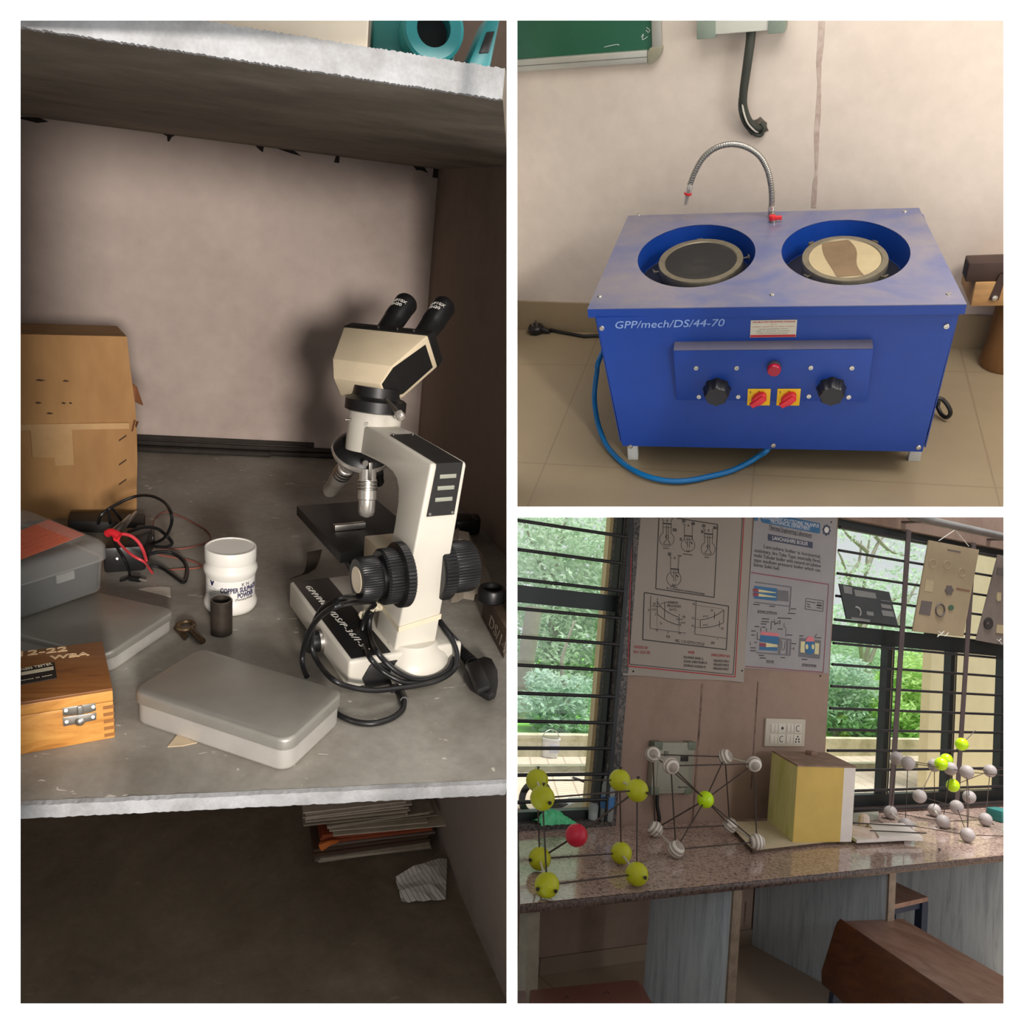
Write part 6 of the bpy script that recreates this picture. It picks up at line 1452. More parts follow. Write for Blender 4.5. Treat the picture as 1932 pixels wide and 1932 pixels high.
line(g, A8, [(220, 1330), (222, 1380)], 0.0014); line(g, A8, [(288, 1340), (288, 1384)], 0.0014); line(g, A8, [(178, 1388), (178, 1474), (205, 1474)], 0.0014); line(g, A8, [(850, 1450), (880, 1410)], 0.0014); line(g, A8, [(98, 1500), (98, 1540)], 0.0012)
line(g, A8, [(470, 1490), (466, 1580), (484, 1600), (500, 1580), (506, 1494)], 0.001); line(g, A8, [(610, 1560), (612, 1600)], 0.0012); line(g, A8, [(580, 1580), (612, 1582)], 0.0012)
g.build('drawing_lines', bki, p2, smooth=False)
G().ball(wv_(A8, 1050, 95, 0.0008), 0.0022, 10).build('pin', bki, p2); G().ball(wv_(A8, 924, 1903, 0.0008), 0.0022, 10).build('pin', bki, p2)
PY = -0.0030

# electrical fittings
swm = mat('ivory_switch_plate', (188, 178, 162), 0.4, var=0.02); sw2 = mat('ivory_switch', (202, 194, 180), 0.35, var=0.02); hol = mat('socket_hole', (40, 34, 32), 0.6)
a, c = ony(3, *A2(40, 1510)), ony(3, *A2(315, 1705))
SW = thing('switch_board', 'ivory switch board with sockets below the boiler poster', 'switch board', 3, (0.316, 0, 0.225))
X0, X1, Z0, Z1 = 0.240, 0.392, 0.190, 0.264
G().box((X0, -0.008, Z0), (X1, 0, Z1)).build('plate', swm, SW, bev=0.002)
cw = (X1 - X0 - 0.030) / 4
for r_ in range(2):
    for k in range(4):
        xx = X0 + 0.015 + cw * k; zz = Z1 - 0.010 - 0.029 * (r_ + 1)
        md = G().box((xx + 0.0012, -0.0092, zz + 0.0012), (xx + cw - 0.0012, -0.0078, zz + 0.0265)).build('module', sw2, SW, bev=0.0005)
        if (r_, k) in ((0, 0), (0, 2), (1, 0), (1, 2)):
            for s_ in (0, 1): G().box((xx + 0.003 + s_ * (cw / 2 - 0.001), -0.0105, zz + 0.004), (xx + cw / 2 - 0.002 + s_ * (cw / 2 - 0.001), -0.0091, zz + 0.024)).build('rocker', sw2, md, bev=0.0005)
        elif (r_, k) == (0, 1): G().cyl((xx + cw / 2, -0.0102, zz + 0.014), (xx + cw / 2, -0.009, zz + 0.014), 0.0040, n=14).build('fuse_cap', hol, md)
        elif (r_, k) == (1, 3):
            for dx_, dz_ in ((0.5, 0.021), (0.34, 0.014), (0.66, 0.014), (0.3, 0.007), (0.7, 0.007)): G().cyl((xx + cw * dx_, -0.0098, zz + dz_), (xx + cw * dx_, -0.009, zz + dz_), 0.0026, n=10).build('socket_hole', hol, md)
        else: G().tube([(xx + cw * 0.5 + 0.008 * math.cos(t), -0.0094, zz + 0.014 + 0.008 * math.sin(t)) for t in (math.radians(60 + 24 * i) for i in range(11))], 0.0010, 6, 1).build('regulator_mark', hol, md)
mbm = mat('grey_breaker_box', (150, 146, 132), 0.5, var=0.03); mbd = mat('grey_green_corner', (106, 112, 96), 0.5)
BX = thing('breaker_box', 'grey breaker box on the wall behind the white ball model', 'breaker box', 3, (-0.080, 0, 0.08))
G().box((-0.146, -0.020, 0.076), (-0.016, 0, 0.200)).build('body', mbm, BX, bev=0.002)
for x in (-0.148, -0.040): 
    for z in (0.182, 0.074): G().box((x, -0.022, z), (x + 0.026, 0, z + 0.020)).build('corner_bracket', mbd, BX, bev=0.001)
G().box((-0.132, -0.0215, 0.084), (-0.026, -0.0198, 0.188)).build('door', mbm, BX, bev=0.0008)
G().box((-0.062, -0.0235, 0.155), (-0.038, -0.0214, 0.168)).build('breaker_switch', hol, BX, bev=0.0005)
G().box((-0.116, -0.0235, 0.168), (-0.104, -0.0214, 0.180)).build('dark_badge', mbd, BX, smooth=False)
g = G(); write(g, 'Made in India', 0.006, frame3((-0.064, -0.0218, 0.090), (1, 0, 0), (0, 0, 1))); g.build('lettering', hol, BX, smooth=False)
G().tube([(-0.118, -0.010, 0.078), (-0.117, -0.011, 0.05), (-0.112, -0.012, 0.03), (-0.108, -0.012, 0.016), (-0.106, -0.008, 0.001)], 0.0048, 10).build('cable', blk, BX)

# bench models: balls on rods -----------------------------------------
ylw = mat('yellow_green_plastic', (190, 194, 24), 0.4, var=0.04, nscale=8)
rdb = mat('crimson_plastic', (206, 26, 58), 0.35, var=0.04, nscale=8)
lime = mat('lime_plastic', (196, 238, 10), 0.25, var=0.03, nscale=8)
rod_b = mat('brown_wire', (66, 52, 46), 0.5, 0.2, var=0.1); rod_w = mat('pale_rod', (210, 204, 192), 0.5); nail = mat('dark_nail', (44, 38, 36), 0.5, 0.3)
grb = mat('grey_white_plastic', (172, 162, 160), 0.55, var=0.04, nscale=10)
stp, nt, p = newmat('striped_ball')
v = coords(nt, (1, 1, 1), rot=(0.5, 0.4, 0.2))
wv2 = nd(nt, 'ShaderNodeTexWave'); wv2.inputs['Scale'].default_value = 38; wv2.inputs['Distortion'].default_value = 5.0; wv2.inputs['Detail'].default_value = 0; wv2.inputs['Detail Scale'].default_value = 0.35
nt.links.new(v, wv2.inputs['Vector'])
nt.links.new(ramp(nt, wv2.outputs['Fac'], [(0.3, lin((160, 148, 138))), (0.6, lin((226, 218, 208)))]).outputs[0], p.inputs['Base Color']); p.inputs['Roughness'].default_value = 0.4
def ballstick(name, label, balls, rods, base, spikes=()):
    t = thing(name, label, 'model', 3, base, group='ball and rod models on the bench')
    ob = []
    for (c, r, m, lab) in balls:
        # each ball is a mesh about its own centre, so its pattern sits on it
        o = G().ball((0, 0, 0), r, 26).build('ball', m, None, bay=3)
        INV[o.name] = Matrix.Identity(4); o.matrix_world = Matrix.Identity(4); o.parent = t; o.location = Vector(c) - Vector(base)
        o.rotation_euler = (rnd(-0.6, 0.6), rnd(-0.6, 0.6), rnd(0, 6))
        if lab: o['label'] = lab
        ob.append(o)
    for (i, j, m, r) in rods:
        a, c = Vector(balls[i][0]), Vector(balls[j][0]); d = (c - a).normalized()
        G().cyl(a + d * balls[i][1] * 0.93, c - d * balls[j][1] * 0.93, r, n=8).build('rod', m, t)
    for (i, d) in spikes:
        a = Vector(balls[i][0]); d = Vector(d).normalized(); r = balls[i][1]
        G().cyl(a + d * r * 0.95, a + d * r * 1.16, 0.0016, n=8).cyl(a + d * r * 1.14, a + d * r * 1.19, 0.0036, n=8).build('nail', nail, t)
    return t
random.seed(21)
ry = 0.0218
YB = [onz(3, *A3(x, y), 0.0235) for x, y in ((255, 1120), (910, 1040), (202, 927), (796, 887))]
YT = [onz(3, *A3(x, y), 0.168) for x, y in ((222, 485), (913, 430), (183, 356), (785, 355))]
mid = sum(YB + YT, Vector()) / 8
rc_ = at(3, *A3(470, 757), (0.5, 0.86, 0), Vector((0.5, 0.86, 0)).dot(mid))
bl = [(p_, ry, ylw, None) for p_ in YB + YT] + [(rc_, 0.0215, rdb, 'crimson ball at the centre of the model')]
th_ = 0.0016
rods = [(0, 1, rod_b, th_), (2, 3, rod_b, th_), (0, 2, rod_w, 0.0021), (1, 3, rod_w, 0.0021), (4, 5, rod_b, th_), (6, 7, rod_b, th_), (4, 6, rod_w, 0.0021), (5, 7, rod_w, 0.0021), (0, 4, rod_b, th_), (1, 5, rod_b, th_), (2, 6, rod_b, th_), (3, 7, rod_b, th_), (8, 2, rod_b, th_ * 1.2), (8, 5, rod_b, th_ * 1.2)]
ballstick('lattice_model', 'yellow ball cube model with a crimson centre ball on the left end of the bench', bl, rods, (mid.x, mid.y, 0.0005),
          [(0, (-0.9, -0.3, -0.1)), (1, (1, 0, 0.02)), (1, (0, -1, 0.05)), (0, (0.1, -1, -0.1)), (2, (-1, -0.2, 0)), (4, (0, 0, 1)), (5, (0, 0, 1)), (6, (0, 0, 1)), (7, (0, 0, 1)), (4, (0, -1, -0.1)), (5, (0.3, -1, 0))])
rw_ = 0.0182
WB_ = [onz(3, *A3(x, y), 0.0185) for x, y in ((1195, 860), (1785, 805), (1043, 712), (1588, 685))]
WT_ = [onz(3, *A3(x, y), 0.190) for x, y in ((1158, 250), (1763, 237), (1028, 167), (1553, 185))]
WB_[1].z = 0.0255; WB_[3].z = 0.0255
WB_[1] = onz(3, *A3(1785, 805), 0.0255); WB_[3] = onz(3, *A3(1588, 685), 0.0255)
mid = sum(WB_ + WT_, Vector()) / 8
gc_ = at(3, *A3(1410, 497), (0.5, 0.86, 0), Vector((0.5, 0.86, 0)).dot(mid))
bl = [(p_, rw_, stp, None) for p_ in WB_ + WT_] + [(gc_, 0.0192, lime, 'lime green ball at the centre of the model')]
rods = [(0, 1, rod_b, th_), (2, 3, rod_b, th_), (0, 2, rod_w, 0.0021), (1, 3, rod_w, 0.0021), (4, 5, rod_b, th_), (6, 7, rod_b, th_), (4, 6, rod_w, 0.0021), (5, 7, rod_w, 0.0021), (0, 4, rod_b, th_), (1, 5, rod_b, th_), (2, 6, rod_b, th_), (3, 7, rod_b, th_)] + [(8, k, rod_b, th_) for k in range(8)]
ballstick('lattice_model', 'white striped ball cube model with a lime green centre ball', bl, rods, (mid.x, mid.y, 0.0005))
rg_ = 0.0185
GB = [((1017, 627), 0.0185), ((1318, 612), 0.0185), ((1376, 690), 0.0185), ((1668, 676), 0.0185), ((1545, 782), 0.0190), ((1118, 712), 0.0185)]
bl = [(onz(3, *A4(*q), z), rg_, grb, None) for q, z in GB]
# middle and upper layers: each ball over the spot between those below it
yy = sum((b_[0].y for b_ in bl), 0) / len(bl)
for q, dz in (((1217, 517), 0.02), ((1557, 522), 0.02), ((1470, 590), -0.03)): bl.append((ony(3, *A4(*q), yy + dz), rg_, grb, None))
for q, dz in (((1060, 257), 0.05), ((1137, 290), -0.01), ((1318, 305), 0.05), ((1428, 328), 0.0), ((1540, 350), -0.07), ((1700, 343), 0.02)): bl.append((ony(3, *A4(*q), yy + dz), rg_, grb, None))
for q, dz in (((1505, 160), 0.0), ((1400, 268), 0.03), ((1364, 295), 0.0), ((1445, 443), 0.0)): bl.append((ony(3, *A4(*q), yy + dz), rg_ * 0.98, lime, 'lime green ball of the model'))
t1_ = 0.0011
rods = [(0, 9, rod_b, t1_), (5, 10, rod_b, t1_), (1, 11, rod_b, t1_), (2, 12, rod_b, t1_), (4, 13, rod_b, t1_), (3, 14, rod_b, t1_), (10, 12, rod_b, t1_), (9, 11, rod_b, t1_), (12, 13, rod_b, t1_), (11, 14, rod_b, t1_), (0, 5, rod_w, 0.0020), (1, 2, rod_w, 0.002), (0, 2, rod_b, t1_), (5, 4, rod_b, t1_), (2, 3, rod_b, t1_), (6, 8, rod_b, t1_), (6, 11, rod_b, t1_), (7, 13, rod_b, t1_), (1, 3, rod_b, t1_), (8, 4, rod_b, t1_), (15, 16, rod_b, t1_), (17, 16, rod_b, t1_), (18, 12, rod_b, t1_), (18, 14, rod_b, t1_), (7, 4, rod_b, t1_)]
GM = ballstick('lattice_model', 'grey ball layered model with lime balls at the right window', bl, rods, (bl[2][0].x, yy, 0.0005))
e0 = bl[15][0]; e1 = ony(3, *A4(1600, 65), yy); G().cyl(e0 + (e1 - e0).normalized() * rg_, e1, t1_, n=8).build('rod', rod_b, GM)
for i, q in ((14, (1800, 330)), (13, (1800, 375)), (3, (1800, 755)), (4, (1800, 790))):
    e1 = ony(3, *A4(*q), bl[i][0].y + 0.02); G().cyl(bl[i][0] + (e1 - bl[i][0]).normalized() * rg_ * 0.9, e1, t1_, n=8).build('rod', rod_b, GM)

# foam block, its board and ramp
random.seed(9)
ffront = mat('mustard_foam', (204, 172, 92), 0.8, var=0.06, nscale=10); fside, nt, p = newmat('lime_tinted_foam')
v = coords(nt, (1, 1, 0.35))
nt.links.new(ramp(nt, noise(nt, v, 16, 4), [(0.35, lin((232, 228, 160))), (0.65, lin((206, 208, 118)))]).outputs[0], p.inputs['Base Color']); p.inputs['Roughness'].default_value = 0.8
ftop = mat('stained_foam_top', (150, 122, 104), 0.85, var=0.15, nscale=24); fwht = mat('white_foam', (218, 208, 200), 0.8, var=0.03, nscale=30)
ply = mat('pale_plywood', (206, 192, 160), 0.7, var=0.05, nscale=8); plyd = mat('chipped_edge', (96, 76, 62), 0.9, var=0.2, nscale=60)
zb_ = 0.0075
q0 = onz(3, *A4(345, 833), zb_); q1 = onz(3, *A4(748, 828), zb_); q2 = onz(3, *A4(172, 685), zb_)
dfr = (q1 - q0); Lf = dfr.length; dfr.normalize(); dsd = (q2 - q0); Ls = dsd.length; dsd.normalize()
HB = 0.176
FB = thing('foam_block', 'yellow painted foam block standing on a base board at mid bench', 'foam block', 3, q0 + dfr * Lf / 2)
top_lean = Vector((0.004, 0.002, 0))
c4 = [q0, q1, q1 + dsd * Ls, q2]
def ringz(z, k): return [c + Vector((0, 0, z)) + top_lean * k for c in c4]
G().loft([ringz(0, 0), ringz(HB, 1)]).build('block', fside, FB, smooth=False)
nf = Vector((dfr.y, -dfr.x, 0))
wfr = (0.80)
G().prism([q0 + nf * 0.0004, q0 + dfr * Lf * wfr + nf * 0.0004, q0 + dfr * Lf * wfr + nf * 0.0004 + Vector((0, 0, HB)) + top_lean, q0 + nf * 0.0004 + Vector((0, 0, HB)) + top_lean], nf * 0.0006).build('front_face', ffront, FB, smooth=False, label='mustard painted front face')
G().prism([q0 + dfr * Lf * wfr + nf * 0.0004, q1 + nf * 0.0004, q1 + nf * 0.0004 + Vector((0, 0, HB)) + top_lean, q0 + dfr * Lf * wfr + nf * 0.0004 + Vector((0, 0, HB)) + top_lean], nf * 0.0006).build('bare_strip', fwht, FB, smooth=False, label='unpainted pale strip of the front')
tpz = [c + top_lean + Vector((0, 0, HB)) for c in c4]
TPB = G().prism([tpz[0] - dfr * 0.002 + nf * 0.002, tpz[1] + dfr * 0.003 + nf * 0.002, tpz[2] + dfr * 0.003, tpz[3]], (0, 0, 0.0035)).build('stained_top', ftop, FB, smooth=False)
a = tpz[0] + dfr * Lf * 0.60 + dsd * Ls * 0.75
G().box((a.x - 0.011, a.y - 0.011, a.z + 0.003), (a.x + 0.011, a.y + 0.011, a.z + 0.014)).build('foam_stub', ftop, FB, bev=0.002)
# base slab of white foam with the ramp
bs = [onz(3, *A4(x, y), 0.0065) for x, y in ((300, 812), (745, 836), (1115, 836), (1150, 800), (900, 720), (420, 720))]
BS = thing('foam_ramp', 'white foam ramp pieces lying right of the yellow block', 'foam ramp', 3, onz(3, *A4(950, 800)))
G().prism([q1 + nf * 0.012 + dfr * 0.006, onz(3, *A4(1115, 822), 0.006), onz(3, *A4(1110, 775), 0.006), q1 + dsd * Ls * 0.55 + dfr * 0.006], (0, 0, 0.0075)).build('base_plate', fwht, BS, smooth=False)
z1_ = 0.020
rp = [onz(3, *A4(940, 790), z1_), onz(3, *A4(1240, 795), z1_), onz(3, *A4(1105, 700), z1_ + 0.012), onz(3, *A4(865, 702), z1_ + 0.012)]
G().prism(rp, (0, 0, -0.010)).build('ramp_plate', fwht, BS, smooth=False)
rl = [onz(3, *A4(752, 745), z1_ + 0.008), onz(3, *A4(890, 780), z1_ + 0.004), onz(3, *A4(925, 800), z1_ - 0.002), onz(3, *A4(900, 740), z1_ + 0.010), onz(3, *A4(755, 715), z1_ + 0.012)]
G().prism(rl, (0, 0, -0.012)).build('ramp_side', mat('pinkish_foam', (212, 190, 178), 0.8, var=0.04), BS, smooth=False)
G().cyl(onz(3, *A4(755, 700), z1_ + 0.016), onz(3, *A4(1190, 722), z1_ + 0.010), 0.0014, n=8).build('wire', nail, BS)
G().cyl(onz(3, *A4(880, 752), z1_ + 0.010), onz(3, *A4(1262, 770), z1_ + 0.004), 0.0014, n=8).build('wire', nail, BS)
a = onz(3, *A4(835, 690), z1_ + 0.012)
G().lathe([(0.013, -0.012), (0.015, 0), (0.013, 0.014), (0.006, 0.02)], a, 10).build('foam_lump', mat('pinkish_foam', (212, 190, 178), 0.8), BS, smooth=False)
G().prism([onz(3, *A4(755, 775), 0.0145), onz(3, *A4(830, 790), 0.0145), onz(3, *A4(830, 780), 0.0145), onz(3, *A4(760, 762), 0.0145)], (0, 0, 0.004)).build('red_tag', rdb, BS, smooth=False)
o = G().prism([onz(3, *A4(x, y), 0.0008) for x, y in ((760, 695), (935, 680), (935, 650), (765, 660))], (0, 0, 0.012)).build('foam_offcut', mat('grey_green_foam', (158, 156, 140), 0.8, var=0.06), None, bay=3, loc=onz(3, *A4(850, 670)), smooth=False)
tag(o, 'grey green foam offcut behind the ramp beside the yellow block', 'offcut')
PB = thing('base_board', 'pale plywood board with a chipped end under the yellow block', 'board', 3, onz(3, *A4(300, 840)))
bd0 = [onz(3, *A4(x, y), 0.0005) for x, y in ((75, 908), (640, 842), (560, 760), (-70, 745))]
bq = [bd0[0], bd0[1], q1 + dsd * Ls * 0.9 + dfr * 0.01, bd0[3] + (q2 - q0) * 0.25]
G().prism(bq, (0, 0, 0.0066)).build('board', ply, PB, smooth=False)
n = 14; rings = []
for i in range(n + 1):
    p_ = bq[0].lerp(bq[3], i / n); w_ = dfr * -(0.001 + rnd(0, 0.005))
    rings.append([p_ + Vector((0, 0, 0.0002)), p_ + w_, p_ + w_ * 0.6 + Vector((0, 0, 0.0068)), p_ + Vector((0, 0, 0.007))])
G().loft(rings).build('chipped_end', plyd, PB, smooth=False)
G().prism([bq[0] + nf * 0.0006, bq[1] + nf * 0.0006, bq[1], bq[0]], (0, 0, 0.0062)).build('dirty_edge', plyd, PB, smooth=False)
o = G().tube([onz(3, *A4(x, y), 0.0012) for x, y in ((1345, 875), (1355, 882), (1350, 890), (1358, 880))], 0.0012, 6, 3).build('wire_clipping', nail, None, bay=3, loc=onz(3, *A4(1352, 882)))
tag(o, 'tiny bent wire clipping near the front edge of the bench', 'wire')
teal_ = mat('teal_plastic', (44, 120, 116), 0.5)
a = onz(3, *A4(1785, 700), 0.0)
o = G().box((a.x - 0.004, a.y, 0.0006), (a.x + 0.05, a.y + 0.05, 0.034)).build('teal_box', teal_, None, bay=3, loc=(a.x, a.y, 0.0006), bev=0.003)
tag(o, 'teal box at the far right edge of the bench', 'box')

# things on the left window sill
pet, nt, p = newmat('clear_bottle')
p.inputs['Base Color'].default_value = lin((200, 206, 204)); p.inputs['Roughness'].default_value = 0.1; p.inputs['Alpha'].default_value = 0.42
ZS_ = 0.0120
b0 = onz(3, *A3(688, 650), ZS_); b0.y = max(b0.y, 0.004); 
WBt = thing('water_bottle', 'clear water bottle with a blue label at the sill corner', 'bottle', 3, b0)
G().lathe([(0.015, 0), (0.0168, 0.003), (0.0168, 0.055), (0.0160, 0.060), (0.0168, 0.066), (0.0168, 0.080), (0.0125, 0.100), (0.0066, 0.116), (0.0066, 0.122)], b0, 24).build('body', pet, WBt)
G().lathe([(0.0172, 0.030), (0.0172, 0.058)], b0, 24).build('blue_label', mat('blue_bottle_label', (64, 120, 180), 0.5, var=0.1, nscale=60), WBt)
G().cyl(b0 + Vector((0, 0, 0.121)), b0 + Vector((0, 0, 0.131)), 0.0075, n=16).build('cap', mat('white_cap', (216, 214, 208), 0.4), WBt)
s0 = onz(3, *A3(588, 642), ZS_); s0.y = max(s0.y, 0.001)
SB_ = thing('small_bottle', 'small clear bottle with a black cap next to the green bag', 'bottle', 3, s0)
G().lathe([(0.0105, 0), (0.0118, 0.002), (0.0118, 0.032), (0.008, 0.038), (0.0062, 0.040)], s0, 20).build('body', pet, SB_)
G().lathe([(0.0108, 0.001), (0.0108, 0.016)], s0, 20).build('liquid', mat('pale_liquid', (206, 214, 216), 0.3), SB_)
G().cyl(s0 + Vector((0, 0, 0.0395)), s0 + Vector((0, 0, 0.049)), 0.0068, n=16).build('cap', blk, SB_)
random.seed(4)
gbm = mat('green_film', (90, 214, 150), 0.35, var=0.1, nscale=20)
rows = []
for i in range(9):
    r_ = []
    for j in range(13):
        s_ = j / 12; t = i / 8
        p_ = onz(3, *A3(215 + 278 * s_, 690), 0.013)
        hgt = 0.030 * math.sin(PI * (0.08 + 0.86 * s_)) * (0.75 + 0.3 * math.sin(5 * s_)) * math.sin(PI * t) ** 0.7
        r_.append(Vector((p_.x + rnd(-0.003, 0.003), -0.018 + 0.040 * t + rnd(-0.003, 0.003), 0.0135 + hgt + rnd(-0.0015, 0.004) * (0.3 + math.sin(PI * t)))))
    rows.append(r_)
o = G().sheet(rows, 0.0006).build('plastic_bag', gbm, None, bay=3, loc=(rows[4][6].x, 0, 0.0125), smooth=False)
tag(o, 'crumpled green plastic bag on the left window sill', 'bag')

# seating --------------------------------------------------------------
brn, nt, p = newmat('brown_bench_wood')
v = coords(nt, (6, 1.2, 6), rot=(0, 0, 0.3))
nt.links.new(ramp(nt, noise(nt, v, 7, 6, 0.65, 1.0), [(0.35, lin((104, 62, 38))), (0.65, lin((74, 42, 28)))]).outputs[0], p.inputs['Base Color']); p.inputs['Roughness'].default_value = 0.42
swn, nt, p = newmat('worn_seat_wood')
v = coords(nt, (3, 1.2, 3), rot=(0, 0, 0.3))
nt.links.new(ramp(nt, noise(nt, v, 7, 6, 0.65, 1.0), [(0.35, lin((120, 84, 66))), (0.65, lin((150, 116, 100)))]).outputs[0], p.inputs['Base Color']); p.inputs['Roughness'].default_value = 0.4
dkr = mat('dark_redwood', (96, 58, 50), 0.4, var=0.12, nscale=8)
nvy = mat('navy_steel_leg', (30, 40, 62), 0.45, 0.2, var=0.05)
BN = thing('school_bench', 'brown wooden bench with a slanting backrest at the lower right', 'bench', 3, (0.10, -0.62, -0.32))
SZ = -0.120
s0, s1, s2 = onz(3, *A6(655, 527), SZ), onz(3, *A6(1050, 512), SZ), onz(3, *A6(1790, 935), SZ)
sd = (s2 - s1).normalized()
s0 = s0 + (s0 - s1).normalized() * 0.035
G().prism([s0, s1, s1 + sd * 0.62, s0 + sd * 0.62], (0, 0, -0.016)).build('seat', swn, BN, bev=0.003)
TZ = -0.078
t0 = onz(3, *A6(573, 498), TZ); t1 = onz(3, *A6(1500, 1130), TZ)
td = (t1 - t0).normalized(); out_ = Vector((td.y, -td.x, 0))
if out_.x > 0: out_ = -out_
bl0 = onz(3, *A6(428, 968), -0.190); bl1 = onz(3, *A6(600, 1132), -0.205)
nb = td.cross(bl0 - t0).normalized(); 
if nb.x < 0: nb = -nb
LB = 0.60
low0 = bl0; low1 = bl0 + td * LB
pan_ = [t0, t0 + td * LB, low1, low0 + td * 0.075 + (bl0 - t0).normalized() * 0.04, low0]
pan_ = [t0 + td * 0.008, t0 + td * LB, low1, low0 + td * 0.012, low0 + (t0 - bl0).normalized() * 0.02, t0 + (bl0 - t0).normalized() * 0.02]
G().prism(pan_, nb * 0.012).build('backrest', brn, BN, bev=0.003)
for k in (0.03, 0.45):
    a = low0 + td * k + nb * 0.02 + Vector((0, 0, 0.03)); G().prism([a + Vector((-0.008, 0, 0)), a + Vector((0.010, 0, 0)), a + Vector((0.010 - 0.02, 0, -0.16)), a + Vector((-0.010 - 0.02, 0, -0.16))], (0, -0.010, 0)).build('leg', nvy, BN, smooth=False)
for k in (0.05, 0.5):
    a = s1 + sd * k + Vector((-0.03, 0, -0.016)); G().box((a.x - 0.009, a.y - 0.009, -0.32), (a.x + 0.009, a.y + 0.009, a.z)).build('leg', nvy, BN, smooth=False)
for x, y in ((598, 632), (497, 945)):
    pz_ = at(3, *A6(x, y), tuple(nb), nb.dot(t0)); G().cyl(pz_ - nb * 0.0008, pz_ + nb * 0.001, 0.003, n=10).build('bolt', dkr, BN)
ST = thing('stool', 'low stool with a worn top and navy legs behind the marble slab', 'stool', 3, (0.50, -0.23, -0.32))
z_ = -0.135
k0, k1, k2 = onz(3, *A6(995, 248), z_), onz(3, *A6(1232, 357), z_), onz(3, *A6(985, 412), z_)
k3 = k2 + (k2 - k1) * 0.15; k4 = k0 + (k2 - k1) * 0.0
a_ = (k0 - k1); c_ = (k2 - k1)
G().prism([k1, k1 + c_ * 1.5, k1 + c_ * 1.5 + a_ * 1.15, k1 + a_ * 1.15], (0, 0, -0.011)).build('seat', swn, ST, smooth=False)
for i, (u_, v_) in enumerate(((0.10, 0.08), (1.38, 0.08), (1.38, 1.02), (0.10, 1.02))):
    a = k1 + c_ * u_ + a_ * v_; a.z = z_ - 0.011
    G().box((a.x - 0.012, a.y - 0.010, -0.32), (a.x + 0.012, a.y + 0.010, a.z)).build('leg', nvy, ST, smooth=False)
G().prism([k1 + c_ * 0.08 + a_ * 0.05 + Vector((0, 0, -0.011)), k1 + c_ * 1.4 + a_ * 0.05 + Vector((0, 0, -0.011)), k1 + c_ * 1.4 + a_ * 0.12 + Vector((0, 0, -0.011)), k1 + c_ * 0.08 + a_ * 0.12 + Vector((0, 0, -0.011))], (0, 0, -0.016)).build('apron', nvy, ST, smooth=False)
CH = thing('chair', 'dark red wooden chair top at the lower left corner', 'chair', 3, (-0.58, -0.50, -0.32))
zc_ = -0.12
cq = [onz(3, *A5(x, y), zc_) for x, y in ((132, 1032), (880, 957), (925, 965), (950, 990), (1030, 1145), (1120, 1330), (110, 1330))]
seat_o = G().prism(cq, (0, 0, -0.012)).build('seat', dkr, CH, bev=0.002)
cq2 = [onz(3, *A5(x, y), zc_) for x, y in ((34, 1040), (92, 1033), (104, 1050), (104, 1330), (30, 1330))]
for x, y in ((395, 1095), (690, 1062)): G().tube([onz(3, *A5(x + 18 * math.cos(t), y + 12 * math.sin(t)), zc_ + 0.0004) for t in (PI + PI * k / 8 for k in range(9))], 0.0007, 6, 1).build('rivet_mark', nail, seat_o)
for p_ in ((cq[0] + cq[6]) / 2 + Vector((0.03, 0.02, 0)), (cq[2] + cq[4]) / 2 + Vector((-0.03, 0.0, 0))):
    G().box((p_.x - 0.010, p_.y - 0.010, -0.32), (p_.x + 0.010, p_.y + 0.010, zc_ - 0.012)).build('leg', nvy, CH, smooth=False)
C2_ = thing('chair', 'second dark chair top cut off at the lower left edge', 'chair', 3, (-0.72, -0.50, -0.32))
c2q = []
for p_ in cq2:
    c2q.append(p_)
G().prism(c2q, (0, 0, -0.012)).build('seat', mat('grey_worn_wood', (110, 90, 86), 0.45, var=0.1), C2_, bev=0.002)
G().box((cq2[2].x - 0.022, cq2[2].y - 0.06, -0.32), (cq2[2].x - 0.008, cq2[2].y - 0.045, zc_ - 0.012)).build('leg', nvy, C2_, smooth=False)

# outside the windows --------------------------------------------------
ZG = -0.10
pav = tiles('brick_paving', (206, 190, 172), (190, 172, 152), (160, 142, 124), 0.07, 0.035, (0, 0, 0), 0.5, 0.8, 0.003)
grs = mat('lawn', (120, 190, 62), 0.9, var=0.15, nscale=9)
o = struct(G().box((-0.3, 0.08, ZG - 0.04), (4.6, 1.36, ZG)).build('ground_paving', pav, bay=3, clip=CL_3, smooth=False))
g = G().prism([(-0.3, 1.36, ZG - 0.03), (6.5, 1.36, ZG - 0.03), (7.5, 5.5, 0.10), (-0.3, 5.5, 0.10)], (0, 0, -0.03))
tag(g.build('lawn_ground', grs, bay=3, clip=CL_3, smooth=False), 'bright green lawn beyond the parapet wall', 'lawn', kind='structure')
prm = plaster('mossy_parapet', (206, 198, 172), (150, 146, 112), scale=6, lo=0.42, hi=0.7)
pw_t = ony(3, 1075, 1388, 1.30).z; 
o = G().box((-0.3, 1.30, ZG), (4.6, 1.36, pw_t)).build('parapet_wall', prm, bay=3, clip=CL_3, smooth=False); struct(o)
o = G().box((-0.3, 1.02, ZG), (4.6, 1.06, ZG + 0.022)).build('kerb', mat('mossy_kerb', (150, 148, 124), 0.85, var=0.15, nscale=18), bay=3, clip=CL_3, smooth=False); struct(o)
bw = plaster('pale_yellow_render', (232, 216, 176), (220, 202, 160), scale=1.5, lo=0.5, hi=0.9)
bx0 = ony(3, 1737, 1330, 0.62).x
o = struct(G().box((bx0, 0.58, ZG), (bx0 + 1.8, 0.62, 1.9)).build('wall_outside', bw, bay=3, smooth=False))
